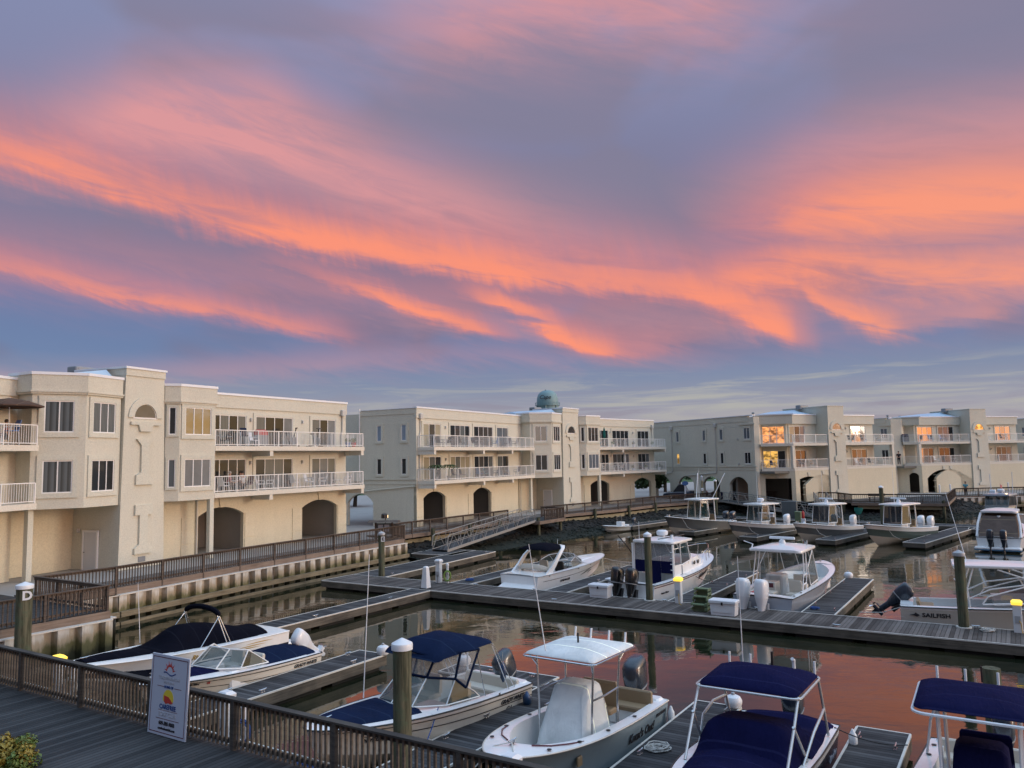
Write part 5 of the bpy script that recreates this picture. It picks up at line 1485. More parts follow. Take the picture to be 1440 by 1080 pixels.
def outboard(root, x, y, z, mat='motor_dark', tilt=0.0, s=1.0, name='outboard_motor', text=None):
    """outboard on the transom at (x, y, z); tilt in degrees swings the leg up and back"""
    Mx = Matrix.Translation((x, y, z - .10)) @ Matrix.Rotation(R(tilt), 4, 'Y') @ Matrix.Scale(s * .90, 4)
    def ring(cx, lx, ly, zz, n=16, p=2.6):
        o = []
        for k in range(n):
            a = 2 * math.pi * k / n; c, si = math.cos(a), math.sin(a)
            o.append((cx + lx * math.copysign(abs(c) ** (2 / p), c), ly * math.copysign(abs(si) ** (2 / p), si), zz))
        return o
    mb = MB(); mb.M = Mx
    mb.loft([ring(-.34, .17, .11, -.22), ring(-.34, .22, .15, .02), ring(-.345, .29, .195, .20), ring(-.35, .345, .225, .42, p=3.2), ring(-.35, .36, .235, .66, p=3.2), ring(-.36, .35, .23, .86, p=3.2), ring(-.40, .29, .20, .97, p=3), ring(-.45, .18, .13, 1.015)])
    cow = mb.build(name, M[mat], root, True, 60)
    mb = MB(); mb.M = Mx
    mb.loft([ring(-.34, .33, .222, .30), ring(-.345, .336, .227, .335)]); mb.build('cowl_seam', M['chrome_grey' if mat != 'motor_white' else 'plastic_white'], cow, True)
    mb = MB(); mb.M = Mx
    mb.loft([ring(-.34, .17, .12, .12), ring(-.36, .14, .085, -.25), ring(-.38, .13, .06, -.62)])
    mb.box(-.68, -.16, -.13, .13, -.64, -.61)
    mb.loft([[(x_, y_, z_) for (z_, y_, x_) in ring(-.80, .075, .075, xx)] for xx in (-.68, -.50, -.26, -.14)])
    mb.slabv([(-.55, -.84), (-.28, -.84), (-.42, -1.08), (-.52, -1.08)], -.012, .012)
    mb.loft([ring(-.36, .10, .05, -.62), ring(-.36, .10, .05, -.80)])
    mb.build('leg', M[mat], cow, True, 50)
    mb = MB(); mb.M = Mx
    mb.box(-.14, .04, -.17, .17, -.30, .12); mb.box(-.30, -.10, -.07, .07, -.12, .10)
    mb.build('bracket', M['black' if mat != 'motor_white' else 'chrome_grey'], cow)
    mb = MB(); mb.M = Mx
    for k in range(3):
        a = 2 * math.pi * k / 3
        mb.add([(-.70, 0, -.80), (-.72, .16 * math.cos(a - .35), -.80 + .16 * math.sin(a - .35)), (-.76, .19 * math.cos(a), -.80 + .19 * math.sin(a)), (-.80, .15 * math.cos(a + .35), -.80 + .15 * math.sin(a + .35))], [(0, 1, 2, 3)])
    mb.build('propeller', M['steel'], cow)
    return cow, Mx

def rrect(x0, x1, hw, z, r=.25, n=5, crown=0.0, taper=1.0):
    pts = []
    for cx, cy, a0 in ((x1 - r, hw * taper - r, 0), (x0 + r, hw - r, 90), (x0 + r, -hw + r, 180), (x1 - r, -hw * taper + r, 270)):
        for k in range(n + 1):
            a = R(a0 + 90 * k / n); pts.append((cx + r * math.cos(a), cy + r * math.sin(a), z))
    return pts

def roof(root, x0, x1, hw, z, mat, th=.07, crown=.10, r=.28, name='hardtop', taper=.92, nose=0.0, nx=14, ny=12):
    """cambered top with thickness; nose lets the front edge curve down"""
    mb = MB(); out = rrect(x0, x1, hw, 0, r, 5, taper=taper)
    c = Vector(((x0 + x1) / 2, 0, 0))
    loops_top = []; loops_bot = []
    def zz(x, y):
        e = abs(y) / hw; f = (x - x0) / (x1 - x0)
        return z + crown * (1 - e * e) - nose * max(0, f - .6) ** 2 * 6.2 + crown * .6 * (1 - (2 * f - 1) ** 2)
    for f in (1.0, .985, .8, .5, .2, .02):
        loops_top.append([(c.x + (p[0] - c.x) * f, p[1] * f, zz(c.x + (p[0] - c.x) * f, p[1] * f) + (th if f < .99 else th * .45)) for p in out])
    for f in (.98, .6, .02):
        loops_bot.append([(c.x + (p[0] - c.x) * f, p[1] * f, zz(c.x + (p[0] - c.x) * f, p[1] * f)) for p in out])
    mb.loft(loops_bot[::-1] + loops_top)
    return mb.build(name, M[mat], root, True, 50)

def pipe_frame(root, lines, r=.022, mat='steel', name='frame'):
    mb = MB()
    for l in lines: mb.tube(l, r, 6)
    return mb.build(name, M[mat], root, True)

def mirror(lines): return lines + [[(p[0], -p[1], p[2]) for p in l] for l in lines]

def each(root, lines, r, mat, name):
    for l in lines: MB().tube(l, r, 6).build(name, M[mat], root, True)

def rod_holders(root, x, z, ys, mat='plastic_white', lean=-.10):
    for y in ys:
        MB().tube([(x, y, z), (x + lean, y, z + .30)], .028, 8).build('rod_holder', M[mat], root, True)

def radar(root, x, y, z, bar=False):
    mb = MB()
    if bar:
        mb.lathe([(.16, 0), (.17, .12), (.12, .26), (.06, .30)], (x, y, z), 14)
        b = mb.build('radar_pedestal', M['plastic_white'], root, True)
        m2 = MB(); m2.rbox(x - .06, x + .06, y - .62, y + .62, z + .30, z + .42, .03); m2.build('antenna_bar', M['plastic_white'], b)
    else:
        mb.lathe([(.12, 0), (.14, .12), (.28, .16), (.31, .24), (.30, .36), (.22, .41), (.01, .42)], (x, y, z), 18); mb.build('radar_dome', M['plastic_white'], root, True)

def antenna(root, p, q, r=.014): MB().tube([p, q], [r, r * .55], 5).build('antenna', M['plastic_white'], root, True)

def windshield(root, base, top, name='windshield', glass='windshield', fr='alu', r=.016, posts=None):
    """glazed panels between a base line and a top line, each with its frame"""
    n = len(base)
    f = MB(); f.tube(base, r, 5); f.tube(top, r, 5)
    for i in range(n):
        if posts is None or i in posts: f.tube([base[i], top[i]], r, 5)
    w = f.build(name, M[fr], root, True)
    for i in range(n - 1):
        MB().add([base[i], base[i + 1], top[i + 1], top[i]], [(0, 1, 2, 3)]).build('pane', M[glass], w)
    return w

def seat(root, x0, x1, y0, y1, z0, z1, back=None, mat='vinyl_cream', name='seat', base='gel_white'):
    mb = MB(); mb.rbox(x0, x1, y0, y1, z1 - .12, z1, .035); s_ = mb.build(name, M[mat], root)
    if base: MB().rbox(x0 + .04, x1 - .04, y0 + .04, y1 - .04, z0, z1 - .121, .02).build('seat_base', M[base], s_)
    if back:
        bx, bh = back
        mb = MB(); mb.loft([[(bx - .06, y0, z1 - .02), (bx + .06, y0, z1 - .02), (bx + .06, y1, z1 - .02), (bx - .06, y1, z1 - .02)], [(bx - .10, y0 + .02, z1 + bh * .9), (bx + .0, y0 + .02, z1 + bh * .9), (bx + .0, y1 - .02, z1 + bh * .9), (bx - .10, y1 - .02, z1 + bh * .9)],
                            [(bx - .09, y0 + .06, z1 + bh), (bx - .03, y0 + .06, z1 + bh), (bx - .03, y1 - .06, z1 + bh), (bx - .09, y1 - .06, z1 + bh)]]); mb.build('backrest', M[mat], s_)
    return s_

def wheel(root, x, y, z, r=.19):
    n = 16; mb = MB()
    mb.tube([(x + .5 * r * math.cos(2 * math.pi * k / n), y + r * math.sin(2 * math.pi * k / n), z + .87 * r * math.cos(2 * math.pi * k / n)) for k in range(n + 1)], .014, 5)
    for k in range(3):
        a = 2 * math.pi * k / 3; mb.tube([(x, y, z), (x + .5 * r * math.cos(a), y + r * math.sin(a), z + .87 * r * math.cos(a))], .010, 4)
    mb.build('steering_wheel', M['black'], root, True)

def hull_text(root, H, t, h, side, s, size, mat='ink_black', shear=0.0, sx=1.0, bold=.006, name='hull_lettering'):
    p = H.pt(t, h, side); a = H.pt(t + .02, h, side); b = H.pt(t - .02, h, side); up = (H.pt(t, min(1, h + .08), side) - H.pt(t, h - .08, side)).normalized()
    d = (b - a).normalized() if side > 0 else (a - b).normalized()
    n = d.cross(up).normalized(); up = n.cross(d)
    m_ = Matrix((d, up, n)).transposed().to_4x4(); m_.translation = p + n * .014
    return textmesh(name, s, size, M[mat], root, m_, bold, shear, sx=sx, extr=.003)

def bow_cleat(root, H, t=.93): cleat(root, H.L * t - .1, 0, H.zs(t) + .07, 0)

def boat(label, u, v, az, group=None): return thing('motor_boat', label, 'boat', W(u, v), az, group)
def nav_light(root, p): MB().lathe([(.035, 0), (.04, .05), (.02, .08)], p, 8).build('bow_light', M['steel'], root, True)

# --- covered bowrider, far left
def f1():
    r_ = boat('white and black sport boat under a black mooring cover with a folded sunshade frame', .80, -11.9, 213.3)
    H = Hull(8.0, 2.55, .90, 1.20, full=.42, pw=2.3, rake=.12)
    H.bc = lambda t: H.bs(t) * (.95 - .36 * max(0, (t - .25) / .75) ** 1.8)
    hull_parts(r_, H, 'gel_white', 'gel_white', 'gel_white', 4, stripes=[(.14, .34, 'gel_navy', .0, .965)], rub='gel_white')
    deck_parts(r_, H, .16, .60, .25, .4)
    cover(r_, H, .665, .935, lambda t: .07 + .04 * math.sin(math.pi * (t - .665) / .27), .62, 'canvas_black', 'bow_cover', zoff=.06)
    cover(r_, H, .10, .655, lambda t: .66 * smooth(.665, .50, t) * (1 - .70 * smooth(.45, .12, t)) + .05, .80, 'canvas_black', 'mooring_cover', pw=2.0)
    MB().rbox(-.62, .05, -1.0, 1.0, .28, .40, .05).build('swim_platform', M['gel_white'], r_)
    MB().loft([[(x, y, z) for x, y in ((.0, -b), (w, -b * .96), (w, b * .96), (.0, b))] for z, b, w in ((.35, 1.08, .9), (.70, 1.08, .85), (.86, .95, .7))]).build('engine_hatch', M['gel_white'], r_)
    # folded bimini boot on its struts
    arch = [(3.05, 1.0 * math.cos(a) , 1.95 + .28 * math.sin(a)) for a in [R(8 + 164 * k / 12) for k in range(13)]]
    bo = MB(); bo.tube(arch, [.06] + [.095] * 11 + [.06], 8); bo.build('bimini_boot', M['canvas_black'], r_, True)
    each(r_, mirror([[(2.6, 1.08, .95), (3.05, 1.0, 1.97)], [(2.75, 1.08, .95), (3.12, .98, 2.0)], [(3.9, 1.1, .98), (3.05, 1.0, 1.97)]]), .016, 'steel', 'bimini_strut')
    antenna(r_, (4.9, -.9, 1.2), (5.0, -.95, 3.3))
    hull_text(r_, H, .50, .72, 1, 'Rinker', .22, 'ink_gold', .3)
    m2 = MB()
    for k, (a, b, c) in enumerate(((.14, .30, .70), (.10, .26, .80), (.17, .34, .62))):
        vs = [];
        for q in range(9):
            t = a + (b - a) * q / 8
            for hh in (c, c + .035 * math.sin(math.pi * q / 8) + .006):
                p = H.pt(t, hh, 1); p.y += .012; vs.append(p)
        m2.add(vs, [(2 * i, 2 * i + 2, 2 * i + 3, 2 * i + 1) for i in range(8)])
    m2.build('flame_decal', M['ink_gold'], r_)
    bow_cleat(r_, H)
f1()

# --- white bow rider with white tilted outboard
def f2():
    r_ = boat('cream hulled boat with a folding windshield, navy stern cover and white tilted outboard', 4.38, -13.45, 213.5)
    H = Hull(6.2, 2.2, .80, 1.05, full=.42, pw=2.2)
    hull_parts(r_, H, 'gel_cream', 'gel_cream', 'gel_white', 5, stripes=[(.80, .035, 'ink_black', 0, .97), (.50, .03, 'ink_black', 0, .75), (.05, .12, 'gel_white', 0, .9)])
    deck_parts(r_, H, .10, .60, .24, .36)
    cover(r_, H, .03, .37, lambda t: .10 + .16 * math.sin(math.pi * min(1, t / .37)), .93, 'canvas_blue', 'stern_cover')
    cover(r_, H, .62, .86, lambda t: .06, .62, 'canvas_navy', 'bow_cover', zoff=.06)
    zb = .98
    windshield(r_, [(2.3, 1.00, zb - .02), (3.35, .98, zb + .02), (3.95, .55, zb + .08), (4.05, -.55, zb + .08), (3.45, -.98, zb + .02), (2.3, -1.0, zb - .02)],
               [(2.45, .93, zb + .10), (3.0, .88, zb + .50), (3.40, .48, zb + .56), (3.45, -.48, zb + .56), (3.0, -.88, zb + .50), (2.45, -.93, zb + .10)], fr='white', r=.022)
    MB().rbox(3.0, 3.7, .25, .95, .4, .95, .05).build('helm_console', M['gel_white'], r_); MB().rbox(3.0, 3.7, -.95, -.25, .4, .95, .05).build('passenger_console', M['gel_white'], r_)
    seat(r_, 2.3, 2.8, .2, .8, .4, .80, (2.35, .4)); seat(r_, 2.3, 2.8, -.8, -.2, .4, .80, (2.35, .4))
    outboard(r_, -.10, .05, .72, 'motor_white', 52, .92)
    hull_text(r_, H, .12, .66, 1, 'GRADY-WHITE', .15, 'ink_black', .25)
    hull_text(r_, H, .36, .28, 1, 'Lucky Too', .20, 'ink_black', .1)
    hull_text(r_, H, .80, .74, 1, 'NJ 3862 GW', .10, 'ink_black'); hull_text(r_, H, .715, .745, 1, '12', .10, 'ink_red')
    each(r_, [[(4.9, .5, 1.05), (5.4, .38, 1.22), (5.75, .1, 1.26), (5.75, -.1, 1.26), (5.4, -.38, 1.22), (4.9, -.5, 1.05)]], .014, 'steel', 'bow_rail')
    bow_cleat(r_, H)
f2()

# --- dual console with navy bimini
def f3():
    r_ = boat('cream boat with navy bimini, clear side curtains and navy bow cover beside the nearest piling', 12.95, -13.5, 219.0)
    H = Hull(7.0, 2.55, .95, 1.30, full=.42, pw=2.2)
    hull_parts(r_, H, 'gel_cream', 'gel_cream', 'gel_white', 5, stripes=[(.83, .03, 'ink_black', 0, .975), (.60, .03, 'ink_black', 0, .85)])
    deck_parts(r_, H, .05, .585, .22, .40)
    cover(r_, H, .60, .93, lambda t: .05, .80, 'canvas_blue', 'bow_cover', zoff=.07, pw=4)
    zb = 1.12
    base = [(2.2, 1.08, zb - .04), (3.45, 1.06, zb + .03), (4.25, .62, zb + .10), (4.38, .0, zb + .12), (4.25, -.62, zb + .10), (3.45, -1.06, zb + .03), (2.2, -1.08, zb - .04)]
    top = [(2.35, 1.03, zb + .12), (3.0, .95, zb + .55), (3.62, .52, zb + .66), (3.70, 0, zb + .68), (3.62, -.52, zb + .66), (3.0, -.95, zb + .55), (2.35, -1.03, zb + .12)]
    windshield(r_, base, top, r=.02)
    MB().rbox(3.2, 4.1, .22, 1.0, .4, 1.12, .06).build('helm_console', M['gel_white'], r_); MB().rbox(3.2, 4.1, -1.0, -.22, .4, 1.12, .06).build('passenger_console', M['gel_white'], r_)
    MB().loft([[(3.4, -1.0, 1.13), (4.2, -.6, 1.2), (4.2, -.2, 1.2), (3.4, -.2, 1.13)], [(3.5, -.9, 1.22), (4.1, -.55, 1.27), (4.1, -.3, 1.27), (3.5, -.3, 1.22)]]).build('console_cover', M['vinyl_cream'], r_)
    roof(r_, 1.55, 3.75, 1.12, 2.32, 'canvas_blue', .035, .20, .22, 'bimini_top', .95, .16)
    # forward and side curtains between windshield and bimini
    cur = windshield(r_, [(2.65, 1.02, 1.40), (3.0, .96, zb + .57), (3.62, .53, zb + .68), (3.70, 0, zb + .70), (3.62, -.53, zb + .68), (3.0, -.96, zb + .57), (2.65, -1.02, 1.40)],
                     [(2.2, 1.09, 2.32), (2.9, 1.07, 2.38), (3.58, .80, 2.33), (3.66, 0, 2.42), (3.58, -.80, 2.33), (2.9, -1.07, 2.38), (2.2, -1.09, 2.32)], 'side_curtain', 'clearvinyl', 'canvas_blue', .035)
    each(r_, mirror([[(1.0, 1.12, 1.0), (1.65, 1.08, 2.32)], [(.75, 1.12, 1.0), (1.62, 1.08, 2.34)], [(2.0, 1.12, 1.05), (2.3, 1.08, 2.34)]]), .015, 'steel', 'bimini_strut')
    seat(r_, 2.3, 2.85, .22, .85, .4, 1.0, (2.35, .45)); seat(r_, 2.3, 2.85, -.85, -.22, .4, 1.0, (2.35, .45))
    seat(r_, .45, .95, -1.0, 1.0, .4, .82, (.48, .28), name='stern_bench')
    MB().rbox(-.02, .34, -1.05, 1.05, .5, 1.0, .05).build('splash_well', M['gel_white'], r_)
    outboard(r_, -.12, .0, .60, 'motor_dark', 27, 1.15)
    hull_text(r_, H, .13, .72, 1, 'GRADY-WHITE', .16, 'ink_black', .25)
    hull_text(r_, H, .155, .44, 1, 'G.I.', .20, 'ink_black', .4); hull_text(r_, H, .80, .50, 1, 'NJ 7302 HC', .12, 'ink_black')
    MB().loft([[(1.55, 1.28, 1.02), (1.65, 1.30, 1.02), (1.65, 1.30, 1.0), (1.55, 1.28, 1.0)], [(1.55, 1.28, 1.06), (1.65, 1.30, 1.06), (1.65, 1.30, 1.05), (1.55, 1.28, 1.05)]]).build('fairlead', M['steel'], r_)
    for y in (.20, .34): MB().lathe([(.05, 0), (.055, .02), (.03, .09)], (4.55, y + .3, 1.16), 10).build('horn', M['steel'], r_, True)
    MB().tube([(.25, -1.12, 1.0), (.25, -1.12, 1.95)], .03, 8).build('stern_pole', M['plastic_white'], r_, True)
    antenna(r_, (4.4, -1.05, 1.2), (4.1, -1.15, 4.9), .016)
    bow_cleat(r_, H); nav_light(r_, (6.45, 0, 1.33))
    return r_
f3()

# --- centre consoles
def fender(label, p, mat='fender_blue', r=.09, h=.45, top=None):
    t = thing('boat_fender', label, 'fender', p)
    MB().lathe([(.02, -h / 2 - .06), (r * .6, -h / 2), (r, -h / 2 + .07), (r, h / 2 - .07), (r * .6, h / 2), (.025, h / 2 + .08)], (0, 0, 0), 14).build('fender_body', M[mat], t, True)
    if top: MB().tube([(0, 0, h / 2), top], .008, 4).build('lanyard', M['rope'], t)
    return t

def f4():
    r_ = boat('pale blue centre console boat with a white top on steel legs and a covered helm', 16.95, -13.15, 214.8)
    H = Hull(6.35, 2.45, .92, 1.22, full=.45, pw=2.5, qw=.60)
    hull_parts(r_, H, 'gel_iceblue', 'antifoul_dark', rub='gel_tan')
    deck_parts(r_, H, .05, .86, .26, .42, round_=.26)
    # forward casting platform
    MB().prism([(4.5, -.62), (5.25, -.32), (5.32, 0), (5.25, .32), (4.5, .62), (4.35, 0)], .43, .82).build('casting_seat', M['gel_white'], r_)
    for y in (-1, 1): MB().rbox(4.35, 4.55, y * .98 - .03, y * .98 + .03, .62, .82, .02).build('bolster', M['vinyl_tan'], r_)
    each(r_, mirror([[(4.3, 1.02, 1.10), (4.75, .90, 1.16), (5.1, .66, 1.18), (5.35, .32, 1.2)]]), .016, 'ink_maroon', 'grab_rail')
    # covered console
    mb = MB(); lp = []
    for z, x0, x1, w in ((.44, 2.15, 3.75, .66), (.80, 2.2, 3.65, .62), (1.35, 2.3, 3.4, .55), (1.82, 2.42, 3.15, .47), (1.90, 2.5, 3.02, .40)):
        o = rrect(x0, x1, w, z, .12, 4)
        lp.append([(p[0] + .025 * math.sin(k * 2.3 + z * 4), p[1] + .025 * math.cos(k * 1.9 + z * 5), p[2]) for k, p in enumerate(o)])
    mb.loft(lp); mb.build('console_cover', M['cloth_white'], r_, True, 60)
    roof(r_, 1.55, 3.70, 1.0, 2.60, 'cloth_white', .045, .11, .14, 'canvas_top', .98)
    each(r_, mirror([[(3.45, .72, .45), (3.40, .74, 1.5), (3.38, .80, 2.64)], [(2.1, .72, .45), (2.12, .74, 1.5), (2.02, .80, 2.64)], [(3.40, .76, 1.7), (2.9, .80, 1.7), (2.10, .76, 1.7)], [(3.38, .78, 2.34), (3.6, .86, 2.62)], [(2.06, .78, 2.34), (1.8, .86, 2.62)]]), .026, 'steel', 'top_leg')
    pipe_frame(r_, [rrect(1.50, 3.75, 1.01, 2.605, .15, 4) + [rrect(1.50, 3.75, 1.01, 2.605, .15, 4)[0]], [(3.38, -.80, 2.6), (3.38, .80, 2.6)], [(2.02, -.80, 2.6), (2.02, .80, 2.6)]], .022, 'steel', 'top_frame')
    rod_holders(r_, 1.58, 2.62, (-.75, -.28, .25, .72), lean=-.06)
    antenna(r_, (3.5, -.45, 2.7), (3.7, -.75, 5.3), .015); MB().tube([(2.7, .0, 2.78), (2.7, .0, 3.05)], .025, 6).build('gps_mast', M['black'], r_)
    seat(r_, 1.62, 2.12, -.52, .52, .85, 1.10, (1.70, .58), 'vinyl_tan', 'leaning_post', None)
    each(r_, mirror([[(1.68, .46, .44), (1.68, .46, .98)], [(2.06, .46, .44), (2.06, .46, .98)]]), .02, 'steel', 'seat_leg')
    seat(r_, .62, 1.05, -.95, .95, .44, .92, (.60, .32), 'vinyl_tan', 'stern_bench')
    MB().rbox(-.02, .35, -1.02, 1.02, .5, .99, .05).build('splash_well', M['gel_white'], r_)
    outboard(r_, -.14, .0, .66, 'motor_dark', 12, 1.28)
    hull_text(r_, H, .26, .52, 1, "Knox's Out!", .30, 'ink_black', .15, bold=.008); hull_text(r_, H, .075, .74, 1, 'SPORTSMAN', .11, 'ink_black', .2)
    for t in (.30, .52, .70, .84):
        for sd_ in (1, -1):
            p = H.pt(t, 1, sd_); MB().lathe([(.05, 0), (.055, .012), (.02, .018)], (p.x, p.y - sd_ * .12, H.zs(t) + .035), 10).build('deck_fitting', M['black'], r_)
    bow_cleat(r_, H, .90)
    each(r_, [[(5.65, 0, 1.30), (5.95, .25, 1.24), (6.1, .4, .9)], [(5.65, 0, 1.30), (5.9, -.3, 1.24), (6.25, -.6, .8), (6.5, -1.1, .52)]], .014, 'rope', 'bow_line')
f4()

def f5():
    r_ = boat('white boat wholly under navy canvas, navy top on white tube legs', 21.2, -13.1, 213.2)
    H = Hull(6.7, 2.5, .92, 1.26, full=.44, pw=2.4)
    hull_parts(r_, H, 'gel_navy', 'gel_navy', 'gel_white', 4)
    deck_parts(r_, H, .06, .60, .24, .42)
    cover(r_, H, .58, .93, lambda t: .16 * smooth(.95, .75, t) + .05, .84, 'canvas_navy', 'bow_cover', zoff=.05)
    cover(r_, H, .36, .60, lambda t: .05 + .66 * smooth(.60, .50, t) * (1 - .12 * smooth(.5, .36, t)), .86, 'canvas_navy', 'helm_cover', pw=7, m_=20)
    cover(r_, H, .02, .42, lambda t: .10 + .26 * smooth(.10, .38, t) + .05 * math.sin(t * 34), .96, 'canvas_navy', 'aft_cover', pw=2.4)
    roof(r_, 1.45, 3.35, 1.10, 2.36, 'canvas_navy', .05, .17, .2, 'canvas_top', .97, .05)
    each(r_, mirror([[(4.35, 1.02, 1.12), (3.75, 1.05, 1.8), (3.25, 1.06, 2.38)], [(3.0, 1.12, 1.02), (3.72, 1.05, 1.92)], [(1.0, 1.12, .98), (1.35, 1.12, 1.7), (1.55, 1.08, 2.39)], [(3.3, 1.10, 1.05), (2.7, 1.2, 1.55), (2.0, 1.2, 1.68), (1.3, 1.12, 1.65)]]), .030, 'alu', 'top_leg')
    pipe_frame(r_, [rrect(1.40, 3.40, 1.12, 2.37, .2, 4) + [rrect(1.40, 3.40, 1.12, 2.37, .2, 4)[0]]], .026, 'alu', 'top_frame')
    rod_holders(r_, 1.46, 2.40, (-.95, -.45, .55, 1.0), lean=-.02)
    MB().tube([(1.6, .1, 2.5), (1.6, .1, 2.85)], .03, 6).build('light_mast', M['black'], r_); MB().tube([(1.75, .62, 2.46), (1.75, .62, 2.75), (1.85, .62, 2.8)], .04, 8).build('spot_light', M['plastic_white'], r_)
    antenna(r_, (1.7, -.55, 2.5), (1.75, -.55, 5.0), .014)
    outboard(r_, -.15, .0, .68, 'motor_dark', 10, 1.18)
    hull_text(r_, H, .10, .40, 1, 'Carefree', .24, 'signboard', .15)
    fender('pale fender hanging at the stern corner of the navy covered boat', W(22.62, -12.95, .55), 'plastic_white', .10, .4)
    bow_cleat(r_, H, .95)
f5()

def f6():
    r_ = boat('white boat with a navy canvas top and navy covered helm at the lower right corner', 25.45, -13.0, 213.4)
    H = Hull(6.6, 2.5, .92, 1.26, full=.44, pw=2.4)
    hull_parts(r_, H, 'gel_white', 'antifoul_dark')
    deck_parts(r_, H, .05, .84, .32, .42, round_=.22)
    MB().rbox(-.02, .3, -1.05, 1.05, .5, .98, .05).build('splash_well', M['gel_white'], r_)
    mb = MB(); mb.loft([rrect(2.2, 3.7, .52, .44, .12, 4), rrect(2.3, 3.5, .48, 1.2, .12, 4), rrect(2.4, 3.2, .44, 1.75, .12, 4), rrect(2.5, 3.1, .36, 1.85, .1, 4)]); mb.build('console_cover', M['canvas_navy'], r_, True, 60)
    seat(r_, 1.45, 2.0, -.48, .48, .44, 1.15, (1.5, .5), 'canvas_navy', 'leaning_post')
    roof(r_, 1.45, 3.75, 1.10, 2.52, 'canvas_navy', .05, .14, .25, 'canvas_top', .93)
    o = rrect(1.40, 3.80, 1.12, 2.53, .26, 5, taper=.93); pipe_frame(r_, [o + [o[0]]], .03, 'plastic_white', 'top_frame')
    each(r_, mirror([[(3.35, .62, .45), (3.3, .66, 2.56)], [(3.15, .62, .45), (3.1, .66, 2.56)], [(2.15, .62, .45), (2.1, .66, 2.58)], [(2.0, .62, .45), (1.95, .66, 2.58)], [(1.2, 1.12, .95), (1.25, 1.0, 1.7), (1.6, .85, 2.1), (2.0, .70, 2.2)]]), .030, 'plastic_white', 'top_leg')
    rod_holders(r_, 1.42, 2.56, (-.80, -.28, .30, .85), lean=-.03); MB().tube([(1.5, .02, 2.66), (1.5, .02, 2.98)], .02, 6).build('light_mast', M['black'], r_)
    seat(r_, .5, .95, -.95, .95, .44, .85, (.48, .25), 'vinyl_cream', 'stern_bench')
    for t in (.09, .20):
        p = H.pt(t, 1, -1); MB().lathe([(.05, 0), (.055, .012), (.02, .018)], (p.x, p.y + .14, H.zs(t) + .035), 10).build('deck_fitting', M['black'], r_)
    outboard(r_, -.15, .25, .82, 'motor_dark', 8, 1.05)
    bow_cleat(r_, H, .93)
f6()

